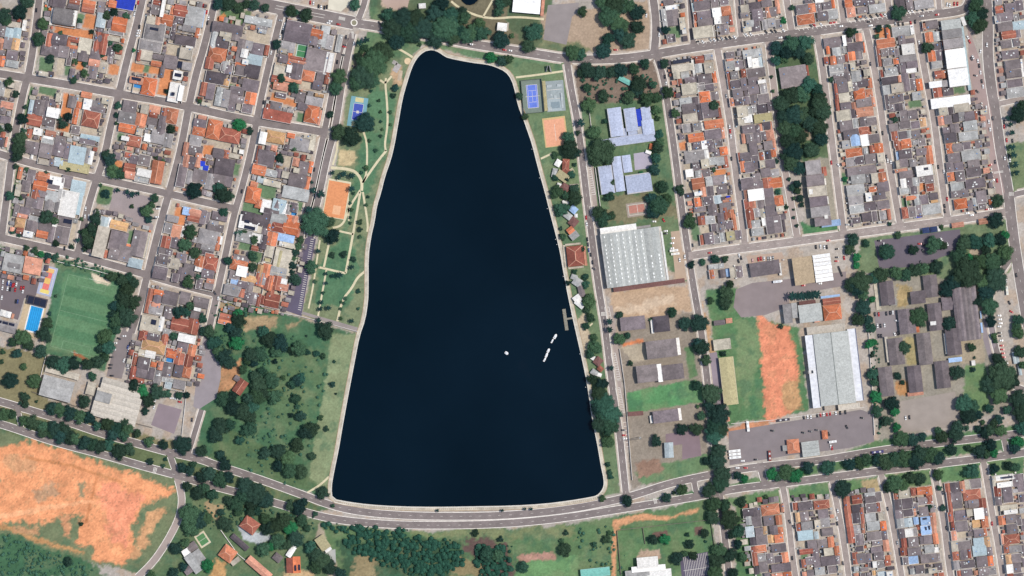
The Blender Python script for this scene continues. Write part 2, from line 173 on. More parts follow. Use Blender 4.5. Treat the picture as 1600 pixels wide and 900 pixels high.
# houses read off tile by tile: @originx originy px-per-unit turn; houses end with ';'; roof = colour code cx,cy,width,depth[,shape]
# capitals are yards (D soil, Y grass, K paving), P pool, S solar panel
HOUSES = """
@0 0 1.3333 10
c17,29,14,6 k15,23,9,6; w29,30,4,12; b11.5,40,10,14 b20.5,40,9,14; g3,37,7,12 p3,48,6,5; g10,51,9,13 t19,52,9,13; p2,55,4,8;
g15,65,13,10 l15,75,14,8; g3,62,7,6 o3,72,6,12; g70,4,15,13 k60,3,6,8; r88,3,12,7 g87,8,13,6; o105,5,15,8 r104,11,15,8; g119,9,8,14;
m75,20,24,19,v w61.5,19,3,20 w88,22,4,17; r58,47,7,15 g70,48,18,16; o81,51,4,14 r89,47,12,6 o87,56,14,5; c100,54,14,17;
b119,24,11,17 g116,45,8,8; r114,50,7,24 r122,52,9,24; g56,59,14,12,h g65,60,7,12; g75,61,12,13; g82,67,5,20; g88,63,5,10; g98,66,11,12;
g112,64,13,13,h p111,74,13,8; g109,85,10,14; c121,79,10,13; c52,87,11,5 k60,87,7,6; g85,87,6,12;
D105,25,14,17; D88,38,48,10; Y94,21,8,10; Y54,76,16,16; K71,78,9,20; Y79,82,6,14; D94,76,8,14;
@170 0 1.3333 10
v20,4,22,14,s o5,5,9,8; g16,18,11,9; g3,26,7,14; o13,29,17,16; m9,38,18,6; c6,46,14,5 o17,48,4,5; g3,61,8,9; g2,70,6,9; D7,82,13,12;
r58,4,11,6 g56,12,11,11 w64,10,4,20 w51,10,2,18; c50,24,10,9; o69,24,13,13 p58,25,8,9; r85,13,16,14 o75,12,5,10; l101,20,20,23,s u110,22,4,20;
m54,38,24,22,h S54,34.5,10,3; g83,24,9,8 g77,31,5,14 m95,33,15,9 o104,39,5,12; k90,48,24,11 k75,42,6,9; m49,54,26,13,h; c91,63,14,13 w95,57,8,5 K77,58,16,14;
c44,65,14,12 r36,65,5,13 g58,67,14,6 o56,75,12,6; g73,73,16,15; m92,78,11,9 S84,76,5,8 ; g63,84,5,14; w82,88,9,9;
D33,79,16,10; Y46,80,10,10; D54,82,14,8; D70,86,10,12;
@300 0 1.3333 11
g42,34,36,12 g52,42,10,12 c40,41,14,6; l26,49,6,22 ; g36,50,14,13 c41,46,8,5; o30,64,21,17,h r21,74,10,14; l39,77,9,10;
w62,63,8,10 w63,73,7,6 g44,67,5,5; l78,25,32,9 m82,33,13,5 l83,37,9,5; g59,53,10,13 m67,54,9,12; g77,58,14,13,h r88,59,5,12; g59,67,14,13 b73,70,18,13;
o57,76,12,5 g58,83,13,12; k71,83,17,17; g43,82,9,10; K78,46,30,16; g36,79,4,8;
@300 110 1.3333 11
k28,9,24,14,h t40,14,8,9; r14,22,7,16 g22,25,9,18 c17,40,11,4; l33,31,10,22 m40,33,8,20; g53,24,16,9 g48,35,10,14 g57,35,9,9 c55,43,5,7; g47,44,8,7;
g69,18,18,14; o69,33,13,14; g65,45,12,10; Y47,20,6,7;
@390 20 1.3333 11
g57,23,30,24; o79,25,14,11; g75,33,10,10 m80,36,6,8 g80,40,8,6; l88,28,10,24 m94,35,8,16; m44,40,18,12 c40,45,8,5; g40,54,10,9; o47,54,5,12 p56,57,20,5 r57,54,18,4;
g79,56,26,25,f w93,60,9,26; c36,68,14,12 w47,66,6,9 g46,73,8,6; g55,69,14,18; o69,74,15,13,h; g83,76,9,10 g80,85,11,10 r91,77,5,13; r33,78,14,8 p50,79,22,5 p37,86,17,10;
l105,36,6,20; Y61,45,13,15; K66,85,12,8; Y52,87,12,10;
@390 120 1.3333 11
g37,22,12,6; g31,35,14,11,h r22,36,6,8; r33,46,33,12,s; m48,41,6,5; g60,24,10,12 m76,29,20,10 t82,22,10,4; g63,35,12,9; o73,44,15,20,h p82,48,5,17;
t31,71,22,13,h w16,72,8,14; o49,69,9,6; m60,79,24,16,h c74,77,6,18 c69,71,10,4; D42,29,28,8; D28,24,6,8; Y60,48,10,12;
@340 200 1.3333 12
g57,36,20,18 r48,32,5,22 r67,34,5,12; o49,49,16,12; g72,53,9,10 l63,53,14,8; b52,61,10,7 c64,65,20,7; o43,66,8,6; o42,79,16,18,h o49,89,9,10; w57,92,11,15;
k36,105,15,13,h k51,109,18,14 o61,116,5,8; c93,50,7,6 p92,40,8,10 g101,47,11,14 o109,46,6,13; g94,62,20,17 o105,66,6,17; c80,55,8,8; l92,77,30,14;
b72,92,15,17; m81,95,9,11; g89,93,9,11; l72,107,18,13; o83,108,9,12 p90,110,8,14; Y57,75,22,16; K84,40,12,12; Y97,93,8,12; K99,110,10,12;
@340 300 1.3333 12
g70,14,8,10 m77,19,7,12; g67,24,10,10; k58,28,9,17; w37,36,22,15 S35,34,6,5 S38,42,13,4; c48,42,9,12 g55,46,7,8; l33,52,20,14; w46,54,12,10; k54,59,9,15 r44,66,8,6;
w80,20,9,12 P90,25,7,5 K89,27,16,11; r72,41,18,13 ; o86,42,18,15 r95,46,4,14; o64,55,13,16; u80,54,20,9,h w77,61,9,5 c85,63,18,6; g63,33,8,10 r63,43,5,5;
g28,80,18,11; w29,93,12,12 m32,97,10,6; c61,69,10,14 y59,80,7,4; c79,82,26,30 y72,82,10,26; m54,102,12,14; o63,107,9,17; w74,104,16,6 p74,111,18,9;
Y42,21,26,14; Y83,30,7,6; Y33,64,18,9; Y44,76,14,14; K62,88,12,12;
@330 390 1.3333 12
o34,17,22,15,h; t58,25,8,14 o66,25,12,16; l79,27,18,12; r55,35,6,15 o60,36,6,15; r68,39,14,15 r77,39,12,16; t45,35,17,9; g28,30,12,10 u28,37,9,8; g28,44,12,6 g37,41,11,8;
m25,48,20,12 r36,51,7,10; g45,44,8,12 g43,54,9,10; g50,57,12,13 r56,59,5,14; r70,53,7,20 r62,59,7,10 r72,60,16,16; r18,79,15,7 o16,85,15,5; K56,46,16,14; K79,50,9,24;
@230 180 1.3333 11
p65,3,10,5 g62,10,14,10 o61,19,14,10; o79,17,16,22,h; r97,24,24,16,h; m57,30,14,12; g84,45,13,11 r93,46,7,10; p46,40,7,16 g57,41,16,12; g73,49,8,5; p47,54,9,14 g54,56,9,14 p60,53,8,16;
v65,57,6,6 v69,62,6,6 r66,52,6,4 b64,62,5,6; k91,61,22,20; g41,71,10,26,h; m51,73,8,16; g62,72,16,16; c68,75,3,18 m74,78,11,18; g84,75,14,10 g94,77,12,14; w111,43,5,5 c102,48,12,5;
K78,28,13,8; K86,34,12,10; D71,42,12,14; Y104,63,8,14; K94,33,8,8;
@170 110 1.3333 11
g25,43,16,14 ; m22,56,20,14 w24,57,6,6; o22,68,19,10; c36,72,6,8; o38,58,13,14 p36,65,12,4; c43,46,9,10; p54,46,13,9 r53,52,9,7; g51,60,12,10 m50,67,7,6; r66,49,7,9 o74,54,15,18,h;
g63,64,9,22; m58,78,16,16 m70,82,10,16; w46,79,8,9; r30,83,16,12; w20,80,9,5; p33,12,16,8 S33,10.5,11,3.5; o48,19,16,20,h r45,28,16,3 P33.5,18,8,5 K32,20,12,12; w81,6,9,10 S82,6,8,4;
w77,26,12,22 w85,27,5,18 S76,28,4,4 p74,32,8,4; D65,18,14,30; Y72,69,6,10; Y14,78,8,9;
@130 240 1.3333 11
r55,17,13,10; p55,25,12,9; g60,7,10,10; g72,8,14,12; w72,23,16,9 l69,30,16,7; o87,22,14,27; g40,3,8,8; r53,2,8,6; D40,13,12,10; K100,28,8,22;
@0 110 1.3333 11
b37,43,5,16 k40,43,3,16 g43,43,5,16 g48,44,8,18; g55,45,8,18; g62,38,8,8 w63,50,14,11 w69,48,5,6; c69,32,5,10; g85,37,9,14 l90,36,3,14; o93,41,6,8 o102,29,12,7; w103,40,10,12;
m114,40,16,8 c124,36,8,7 g115,46,18,6; o89,54,6,18; r107,57,20,18,h; r41,58,18,14 r35,74,6,10; g57,60,14,10 m59,66,10,6; p60,74,12,7; w45,72,10,8; g89,70,10,10; b106,79,22,6 g103,84,18,6;
l56,85,14,9 w57,79,12,3; g71,83,12,12; g35,87,10,8; l3,22,6,16; p9,41,14,8 g4,46,8,10; g7,58,12,8; k2,84,6,10 p8,84,3,12;
Y56,22,20,14; D78,42,12,30; D74,66,14,10; K105,70,20,6; K94,57,6,10; K9,26,7,10;
@0 220 1.3333 11
g33,8,7,12; g41,9,9,14 w38,18,3,6; g54,12,14,16 c52,25,12,6; g69,9,14,18 b69,25,11,10 g61,25,6,8; g79,14,6,20; b91,17,18,20 m103,18,6,18; y88,30,34,12,f w107,20,5,16;
o24,38,5,14 c22,58,6,14; g37,42,9,16; g31,53,10,13; r43,44,6,12 o52,42,14,10; o48,53,16,11; r43,62,10,12 g50,61,12,10; w66,50,18,16 S59,48,7,5 g63,54,15,5; p59,58,12,6; g79,48,12,14; b92,55,16,16 k86,53,4,7;
l61,65,14,12; m58,76,10,13; m68,78,9,12; w81,74,20,30 l72,65,8,16 b93,74,6,24; g36,73,10,12; g45,73,12,13; g30,83,12,10 p27,88,12,5; K69,41,14,5;
@0 310 1.3333 11
g20,14,6,14; t24,29,11,11,h r24,38,8,7; g43,16,14,8 l41,24,13,6; g38,33,13,14 w34,42,11,7; g53,34,14,13 o50,42,13,9; g61,42,8,18; g76,28,16,12 S80,27,10,5; g73,43,17,20; w65,29,5,8;
l16,76,22,20,f m17,79,14,9; p39,79,20,19,s; K85,40,6,20;
@120 330 1.3333 13
b33,13,10,12 w38,13,4,12; c29,36,14,34,s r32,50,8,9; t50,17,20,10 m49,19,10,6; g49,35,20,22; g44,50,12,12; g57,50,17,18; o60,41,7,5; g73,38,16,30; c82,40,3,30; b69,61,16,11,h; Y63,30,7,16;
@220 290 1.3333 12
u54,30,9,9; p64,32,14,8 r62,39,14,7; m38,39,13,8; m33,50,9,12 ; p42,54,11,14,f; w49,55,4,10; r30,66,11,14; g41,67,10,13; g25,77,8,9 g33,79,8,9; g28,87,14,12; g48,85,12,10; g73,37,7,16; g79,38,4,14;
g93,36,18,10; m86,45,10,8 g88,49,18,8; m80,61,24,18,h o91,68,5,16 w94,64,4,10; m79,73,16,6 k78,79,14,6; D46,36,14,20; K37,26,6,16; K94,45,8,10;
@200 390 1.3333 12
g40,14,14,10; g38,27,16,14 w39,24,7,4; c54,16,14,12,f; g63,8,10,8; g63,29,10,16; g56,33,8,10; o85,14,12,13; r97,17,17,16,h r96,8,10,7; g72,24,13,14; w83,23,8,5; g94,28,14,12 p97,37,9,6;
g95,43,10,7 g84,40,7,12; o37,51,12,7 r25,60,6,28 g35,58,9,10; g50,57,18,16 c58,60,3,14; p33,65,10,6 m33,70,16,12 w37,73,6,5; g67,57,12,14; g86,62,18,12 w82,70,8,4 g81,78,14,13; g48,74,10,14;
@190 490 1.3333 12
c35,13,24,18,f S38,10,6,6; w47,12,5,16 k48,11,3,8; r27,25,12,13 g38,27,14,12; t38,38,28,15,h; l54,22,10,8 r51,30,8,13; r69,13,20,16; r84,15,13,17; w77,29,20,9; g72,38,12,12 p68,44,6,7; o83,43,9,13;
o59,48,13,8 r59,43,12,4 P57,54,9,6; r68,53,12,14; r78,55,11,14; g54,66,11,16; g67,67,10,14 o76,68,12,14; l55,78,14,5; m68,83,14,10 b55,84,8,8; w34,47,12,10 c24,46,7,8; g26,59,14,14 r16,53,5,14;
r14,69,7,16 g24,69,12,12 g34,70,10,14 r21,78,12,5; p46,61,6,10; m43,75,8,16; K84,68,4,14;
@1030 0 1.3333 -8
g11,3,12,6; w14,9,14,5; l6,22,5,22; g16,21,14,18; g13,45,8,9 k17,46,4,7; c27,28,7,14 w29,36,5,8; g50,7,18,12 r46,0,10,4 b40,9,3,10; g54,19,18,11 r42,19,4,10; g54,27,18,9 o42,28,3,12;
g65,4,9,10; g76,3,10,7; w67,15,10,10; o78,13,12,11; g77,24,10,9 r84,24,4,11; w68,24,8,9; c51,38,23,13,f w63,37,3,12; g76,35,10,11 m70,33,5,9; k97,2,4,7; k111,8,16,10,h; c100,11,9,9; g100,18,9,6;
g115,18,12,14; l106,28,9,8 c103,34,10,6; g112,30,12,14; c27,80,24,8 S26,72,20,4 ; c20,88,8,10 l30,88,10,9 w40,80,3,18; r47,70,10,8; l46,80,8,10; c58,80,11,12; m58,67,10,7; o64,88,5,8;
Y18,38,14,14; K18,50,14,6;
@1030 110 1.3333 -8
r24,14,5,8 g36,12,12,8 k43,10,4,9; c35,22,18,13,f; b45,21,4,10; g53,10,16,12 o65,8,5,14; m49,19,8,8; g59,20,10,9; o53,31,13,13,h; g65,30,9,10; l31,37,14,9 g42,36,8,9; g35,45,16,11; c36,56,16,10;
k47,49,7,20; g54,47,9,18; g64,50,10,10 r70,50,5,12; o64,63,22,9; o73,71,5,11; m32,68,9,10 k38,68,3,9; m45,66,9,9; w51,66,3,9; o43,79,18,10; w51,77,4,5; g63,75,18,11 p74,74,5,12; g44,87,9,7; g58,86,9,9; g69,84,10,8;
@1130 60 1.3333 -8
g8,20,10,8; l8,32,10,10 p8,26,8,4; g18,31,10,10; r24,41,6,10 w16,36,5,4; l34,18,22,10,f w38,29,9,11 w31,28,5,12 g27,29,5,10 b43,25,4,18; g38,40,22,12; r6,46,3,26 m13,43,9,9; g14,54,11,10; g24,54,7,14; g17,65,12,11 g27,64,5,9;
w45,51,9,4; g35,50,12,9; g35,60,13,11; m47,59,8,11; g36,72,9,11; g47,71,13,11; p10,75,5,10 g18,74,9,9; g27,73,8,9; c22,86,12,12,f; l30,85,8,10; k45,82,11,11; g54,80,5,10; m36,83,5,9; g82,45,30,24 r98,38,4,12 S80,37,3,5;
@1140 170 1.3333 -8
y39,11,20,10,f; w21,12,10,9 c13,15,7,8; g22,24,14,10; p16,35,4,11 g24,35,9,11; g33,24,7,9 p36,22,4,8; k43,20,9,9 p48,20,4,12; g32,34,7,12 g40,32,8,9; p47,31,10,12 w39,28,6,3; g45,43,10,10 p52,42,4,14; g28,48,9,17;
o51,52,7,9; r37,56,5,9 w40,55,2,9 k45,54,7,10; g19,57,14,11 r11,56,3,9; o15,68,6,12 g23,69,11,12; g30,63,8,16; g47,65,12,10 c38,65,6,8; g42,75,11,10 m52,75,11,8; K17,46,11,10; K10,30,8,12;
@1150 270 1.3333 -8
g13,13,14,14; g24,6,9,10; g24,15,14,10; r37,12,11,12 o46,12,15,12; w23,26,18,13,f p12,27,5,13; g37,24,13,12; r15,37,11,12 p21,36,4,10; g29,37,9,10; g39,34,11,10 o50,33,11,12; c51,42,9,6; r16,49,10,12 r16,60,5,10; m25,47,7,10 c31,47,6,12;
g41,45,13,13; l23,60,10,9 w32,57,4,10; l25,69,14,9; g44,61,18,20; g51,52,14,7 k56,62,3,14; Y49,21,8,9;
@1040 220 1.3333 -8
c28,7,4,10 g37,7,12,9 w45,5,6,10; m35,18,24,15,f w48,17,5,12; g53,7,10,12; g62,3,9,8; g60,14,6,8 o68,12,9,10; c46,27,9,10; g36,30,9,9; l55,24,9,9 l64,24,9,9 r70,25,6,14; w28,38,9,9,f l38,39,7,8; g47,38,10,9 r42,38,3,10;
o38,50,14,13 p44,60,6,11 w38,62,9,5; l51,48,8,11; g52,59,8,11; g62,46,14,11 w69,45,4,9; g66,57,12,10 c59,57,5,8; b61,69,9,10; p72,70,10,6 v73,66,4,3 k67,68,5,5; o37,72,7,10 r41,73,4,9; g50,70,11,10; g40,80,14,6; g55,81,10,14; g70,78,13,11;
D64,37,14,8; K26,30,8,10; D20,6,8,10; K28,54,8,12;
@1060 310 1.3333 -8
r27,26,8,10; l37,25,11,9; g50,24,8,14 r55,18,4,14; o61,18,8,9 o65,28,5,18; g59,31,9,9; g42,34,7,9; g49,35,9,10; g36,47,11,13 r27,49,4,12; m45,48,7,10; l51,45,6,12; y61,44,10,10,f; g68,43,4,10 g72,43,4,10;
l41,80,12,6 l50,79,6,6; o39,89,6,10; g52,88,6,10 u58,87,5,9; c63,87,6,12; g71,86,8,13; g101,82,34,16 w119,83,3,14; K31,37,10,9; Y20,40,10,20;
@1180 0 1.3333 -8
g13,4,12,8 o7,0,8,5; p15,15,6,12; g21,14,9,10 p26,8,5,16; g9,17,7,8; m11,29,6,12; m19,27,9,10,f; m27,28,8,10,f; g55,11,14,11 o66,10,10,11; o59,23,21,12,h; w75,1,10,5; g62,2,8,5; g74,9,8,11; g84,7,10,9 o91,5,4,10; g79,19,12,11; l91,17,11,11;
o109,4,9,9; p112,14,10,12; g91,50,22,12 w104,48,4,12; g109,46,7,8; p121,44,8,9; l95,61,10,10 o85,59,4,9; l103,58,6,10; g117,56,18,12 o127,56,3,12; o113,66,8,10 g121,65,8,9; o91,71,7,10 r83,71,5,8; g100,70,9,9 r107,68,4,8; l95,80,16,9;
g107,80,7,10; c114,79,6,9; g101,88,20,6; l117,87,9,7;
@1330 0 1.3333 -8
g10,3,14,8; g13,12,12,7; g22,3,9,6; l30,10,18,10; k57,5,11,12; g68,5,8,13; m85,5,22,10; o43,39,4,12; l59,37,22,11 w71,35,4,11; o40,51,21,11; r32,66,4,24 g39,62,8,8; g46,60,8,9; g53,62,5,9; g59,47,8,10 g67,49,14,7 w66,58,14,12,f;
m42,73,10,9; o52,72,6,7; m66,68,20,8; l47,84,14,10 k55,80,4,10; g71,76,13,8 w70,83,12,5; g61,80,6,18; D34,39,12,12;
@1430 0 1.3333 -8
g19,29,14,10 p11,32,5,9; o16,44,10,12; l25,43,7,11; g25,55,11,8; o19,66,9,12; g28,65,8,12; l25,76,12,8; r98,12,9,9; g111,9,13,9 m97,3,8,6; g121,7,10,12; l96,23,6,9,f; g105,20,18,10; m118,21,6,8; g105,31,17,11; b121,30,14,10; r109,41,16,9 g120,40,6,9; g106,52,12,9 w113,51,3,9; g118,50,7,9;
g111,64,20,10; g114,76,18,11; g115,86,18,8 w125,80,3,20;
@1430 110 1.3333 -8
r27,5,9,9 o33,5,6,9; r26,26,10,11 g38,25,12,10; i41,37,46,11,s; c32,48,10,8; k41,47,6,10; c54,44,18,9,f; p30,59,7,11 g38,58,9,10; k47,56,6,10 m54,54,7,10; g63,54,12,11 r70,53,5,10; g46,68,10,11 g36,71,8,8; l64,65,16,11; k41,79,14,11; l62,77,22,10; g116,15,18,9; l117,26,20,12; g115,5,18,8; Y52,23,14,8;
@1280 110 1.3333 -8
l20,2,16,8; g25,13,14,8; g33,8,6,10; l43,7,11,13; k49,4,4,12 c55,3,7,8; r20,26,4,20 g27,19,12,14; c36,18,5,13; g42,18,8,12; g51,15,12,9 o59,15,6,12; o47,28,13,12; o58,27,9,9; c29,32,12,10 r21,41,4,14; g31,42,12,9; p41,42,6,9 g52,38,17,9 p63,37,4,11; k41,51,8,11; c28,53,16,12,f; p53,49,19,11;
g31,65,14,13 m25,63,4,10; l42,62,6,11; g52,60,9,11; g61,60,12,10; g37,74,17,13; r53,71,14,10 c64,68,7,7; u42,82,11,13; l31,87,9,9; w53,82,9,13; g64,80,12,10 o68,88,8,5; l84,4,16,7 r73,4,3,9; k82,12,18,9 p94,10,4,8; l79,23,9,11; c91,21,14,10,f; g101,14,8,20; g110,16,8,13; o117,17,7,13; g87,34,11,9; g95,32,7,9; l114,30,10,9;
k79,37,4,18; g85,44,7,9; k93,43,8,9 m98,43,4,8; g99,53,9,12; g109,52,11,10; g87,68,11,10; g100,64,13,9; g112,64,11,9; t121,61,8,11; r88,77,8,10; g98,76,9,9; l105,75,5,9; g113,75,10,9; r90,86,6,8 o102,85,11,9; g120,84,8,9; Y112,39,16,9;
@1290 220 1.3333 -8
o33,14,20,10,h; l47,13,5,9 r54,10,5,9; o62,9,10,11; m30,25,12,10; k39,23,11,10; g53,21,14,11; c64,20,8,11; g42,35,34,10 c63,32,7,4 r65,35,6,4; l38,45,16,10; m50,44,6,10; c57,44,8,11 o66,43,10,11; l35,58,20,13; o55,57,9,7; g67,54,13,12; m35,70,17,10; w50,66,7,10; g65,64,10,9 k58,67,5,6; l36,80,16,10; g52,77,14,10; g67,75,14,10 p68,80,6,3;
r85,6,8,10 o94,4,12,9; g93,16,15,11 u84,18,3,10; g91,26,10,9 m102,26,8,9; c84,28,4,9; p88,35,14,4 g94,40,15,9; w91,50,7,11; g98,49,6,10 l105,48,8,10; l92,58,11,9; g103,58,8,10; o100,67,12,5 l107,70,7,13; Y93,72,10,10; Y20,45,8,14;
@1290 290 1.3333 -8
k48,37,11,10; g36,41,8,7 c37,46,9,3; g57,36,6,12; m67,35,8,10 r74,34,4,12; r93,32,8,13; g101,31,8,12; g109,30,7,13 v109,36,6,3;
@1430 220 1.3333 -8
g7,13,12,8; o16,17,9,22; g9,24,8,9; w10,35,19,12,f S12,33,5,3 c20,34,4,10; g16,45,10,9; g7,45,6,8; r17,55,10,9; g10,69,10,10; g21,65,10,8 t22,71,8,3; l19,80,21,12; g4,81,6,11; o40,9,8,11 g49,8,12,9; g60,6,9,9; g74,4,8,9; g45,20,14,10; l65,17,22,13; g41,31,9,11; g51,31,10,11; o41,42,8,10 g52,42,11,12; g68,27,14,9; g68,37,17,11;
l49,53,15,11,f; g70,50,22,11; g48,62,13,9; g58,61,8,10; o53,74,15,12,h; g64,76,6,12; g77,66,12,14; l70,72,6,10; g78,77,9,7; D9,54,8,9;
@1150 780 1.3333 -7
k14,16,12,10 g24,15,9,11; o40,12,21,12 p54,10,4,10; g24,26,11,12; l15,25,7,10; g38,25,12,11 o50,24,7,11; b16,38,10,13 g27,38,9,10; t33,36,5,9; g44,36,9,11; o52,37,6,9; k20,49,7,9 g30,48,13,10; t41,46,8,9 o50,46,10,9; r20,60,5,9 o29,58,13,9; g50,57,17,10; r22,70,6,15 m30,69,9,9; g32,79,10,12; k24,83,5,9; g40,69,8,12; g49,70,9,8; o57,68,8,12; g49,80,15,9 g60,79,8,10; o60,88,10,6 p48,89,12,5;
r69,8,6,9 g81,8,16,10; r100,6,17,10,h; t72,21,5,11 g80,20,10,11; g102,17,12,10; r73,33,5,9 m83,31,13,10; c95,29,7,10; m104,27,11,11; b81,42,18,11; b94,42,5,9; g107,38,13,9; g89,53,11,10; g101,52,11,10; o111,50,7,12; r82,61,15,6; g93,63,8,12; c108,61,11,9; o118,60,6,11; g86,72,9,9; r79,75,5,10; g95,75,8,12; g108,72,17,11 g119,71,5,10; p80,88,5,6 g87,86,8,7; l98,84,11,9; g113,82,11,9; K79,53,8,8; Y80,68,8,8;
@1300 760 1.3333 -7
r17,18,7,12 r19,36,8,24 r22,57,8,18; r29,15,11,10; k28,26,9,9; k28,37,9,12; m29,50,8,10; r35,34,4,18 p36,49,4,11; l44,9,12,4 g45,16,12,10; g54,12,7,11; g46,25,13,10 r54,24,5,11; l45,36,12,9; c57,35,6,8; l48,46,14,10 o60,46,7,11; g49,58,16,10; g61,57,7,10; g32,62,10,13; k32,73,9,6; g53,66,12,6; g52,74,13,7 p63,69,7,13; r27,84,6,14 g34,84,11,11; g42,84,7,11;
g55,81,11,9; o65,83,6,5 r65,89,7,7; r74,10,5,10 c84,8,13,11; r95,6,6,9 o104,5,10,9 o113,5,8,10; k77,21,8,12; g78,32,8,11; g88,20,13,12; g89,31,12,8; g106,17,11,9 r114,15,7,10; g97,24,6,9; p96,30,4,8 g107,29,10,10; l80,43,8,11; b89,42,10,10; u98,40,6,8 u109,40,11,10 S108,37.5,5,2.5; u110,51,12,11 S109.5,49,2,4 S113.5,48,2,5;
p118,38,7,14 p119,50,6,10 o121,61,6,12; g82,55,7,11; w90,54,9,9 m97,53,4,9; g95,65,12,11; g112,62,10,10; g105,63,4,9; r84,66,6,11 r84,76,8,9; g96,76,15,9; l114,73,11,9 w122,74,5,6; g86,87,6,9; u95,86,11,9; g113,84,18,10; g124,83,5,9;
@1310 840 0.6667 -7
p41,87,12,8; g74,64,8,12; w84,62,10,15; m99,62,18,18; b101,85,18,12; w119,84,15,12; g60,74,18,8; t83,82,9,12; g57,87,12,8;
@1430 730 1.3333 -7
r38,24,7,11 g46,24,10,12; p55,23,6,14 c61,20,7,12; g70,19,13,11; r39,35,5,12 r41,47,5,11; g48,35,12,12; g49,44,11,8; r66,32,20,12; g68,42,12,11 r78,42,9,11; g60,43,4,9; r41,58,6,11 r44,69,4,10; g53,56,14,11; g54,69,14,12; w74,54,11,13 g82,53,5,10; c63,53,7,8; o81,64,8,13 t71,66,9,9; g74,77,11,9 o81,76,5,9;
p45,80,6,11; c92,16,4,12 w104,12,20,6 w104,20,18,6 S107,11.5,12,2.5; g120,15,13,14; r96,28,8,12; g108,32,11,18; g97,39,7,10; g124,24,9,9; g125,36,8,9; c109,47,20,6 w111,52,16,5; o101,62,8,11; g112,60,12,10; g113,72,12,11; g121,62,6,12; r113,84,17,11,h p102,84,3,12; K53,79,14,8;
@1430 780 1.3333 -7
c46,55,8,12; r47,66,7,10; g57,54,14,10; r63,63,4,11 g57,65,8,11 ; b74,50,12,10 b75,60,16,12; t84,50,7,11; g87,61,6,10; g78,73,12,12 o87,72,8,12; g61,76,17,9; r51,87,5,7 g60,86,13,8; g80,85,12,9; m90,84,8,8; m48,77,7,10; c20,83,10,6 ; g27,79,8,8; r30,88,7,5; g5,82,10,10; m117,58,14,8; r107,58,7,10; t109,70,7,11 g118,69,11,11; w110,81,8,10 g119,80,9,10; g120,89,11,5; r111,89,7,4;
g126,30,5,14; g126,60,4,12; g127,74,4,10;
"""
# phrases that place a house: block centre px and words
BLOCKS = [(20,85,"the walled corner block"),(100,65,"the bare-soil lot block"),(150,110,"the rows by the empty soil plot"),(262,60,"the blue-tarp street block"),(260,125,"the lots around the white villa"),
(330,120,"the rows below the grassy corner"),(385,60,"the block with the sandy yard"),(375,140,"the rows beside the narrow street"),(465,70,"the shop block near the roundabout"),(470,150,"the rows facing the blue court"),
(15,190,"the lots at the western edge"),(75,175,"the block with two dark trees"),(135,180,"the rows around the white cube roof"),(75,245,"the row above the khaki roof"),(200,210,"the rows above the striped plaza"),(265,205,"the rows beside the orange hip roof"),
(320,215,"the rows near the bright green tree"),(310,275,"the lots around two big trees"),(430,250,"the upper rows facing the soil court"),(440,330,"the middle rows facing the soil court"),(420,440,"the rows above the wild meadow"),
(50,290,"the block above the sports club"),(100,345,"the rows beside the white hall"),(190,390,"the block below the striped plaza"),(280,350,"the rows around the orange soil yard"),(290,425,"the rows above the narrow verge"),
(250,490,"the upper terrace beside the car park"),(255,565,"the lower terrace beside the car park"),(1055,25,"the corner near the plaza trees"),(1115,25,"the shop row above diagonal parking"),(1195,20,"the second shop row above diagonal parking"),(1270,15,"the block with the orange hip shop"),
(1350,12,"the block before the round street tree"),(1430,10,"the block after the round street tree"),(1085,130,"the upper rows opposite the blue-roofed school"),(1100,215,"the middle rows opposite the blue-roofed school"),(1110,300,"the lower rows opposite the blue-roofed school"),(1115,360,"the row ends near the big warehouse"),
(1160,120,"the upper rows west of the grove"),(1180,210,"the middle rows west of the grove"),(1195,310,"the lower rows west of the grove"),(1255,125,"the grove itself"),(1320,90,"the upper rows east of the grove"),(1330,170,"the middle rows east of the grove"),(1345,260,"the rows east of the apartment block"),(1355,335,"the row ends east of the apartments"),
(1400,90,"the upper rows before the white store"),(1415,175,"the middle rows before the white sheds"),(1430,270,"the lower rows before the main avenue"),(1440,325,"the row ends above the tree park"),(1470,80,"the houses beside the white store"),(1500,195,"the rows below the long white shed"),(1510,290,"the rows facing the main avenue"),
(1580,60,"the shops across the main avenue"),(1585,130,"the shops before the eastern side street"),(1190,830,"the first southern terrace"),(1275,820,"the second southern terrace"),(1345,820,"the third southern terrace"),(1425,820,"the fourth southern terrace"),(1425,880,"the lower fourth southern terrace"),(1345,880,"the lower third southern terrace"),(1515,790,"the fifth southern terrace"),(1515,870,"the lower fifth southern terrace"),(1580,800,"the sixth southern terrace"),(1580,870,"the lower sixth southern terrace"),
(1130,430,"the yard beside the warehouse lane"),(1195,425,"the forecourt with parked cars"),(35,415,"the sports club"),(350,500,"the wild meadow corner")]
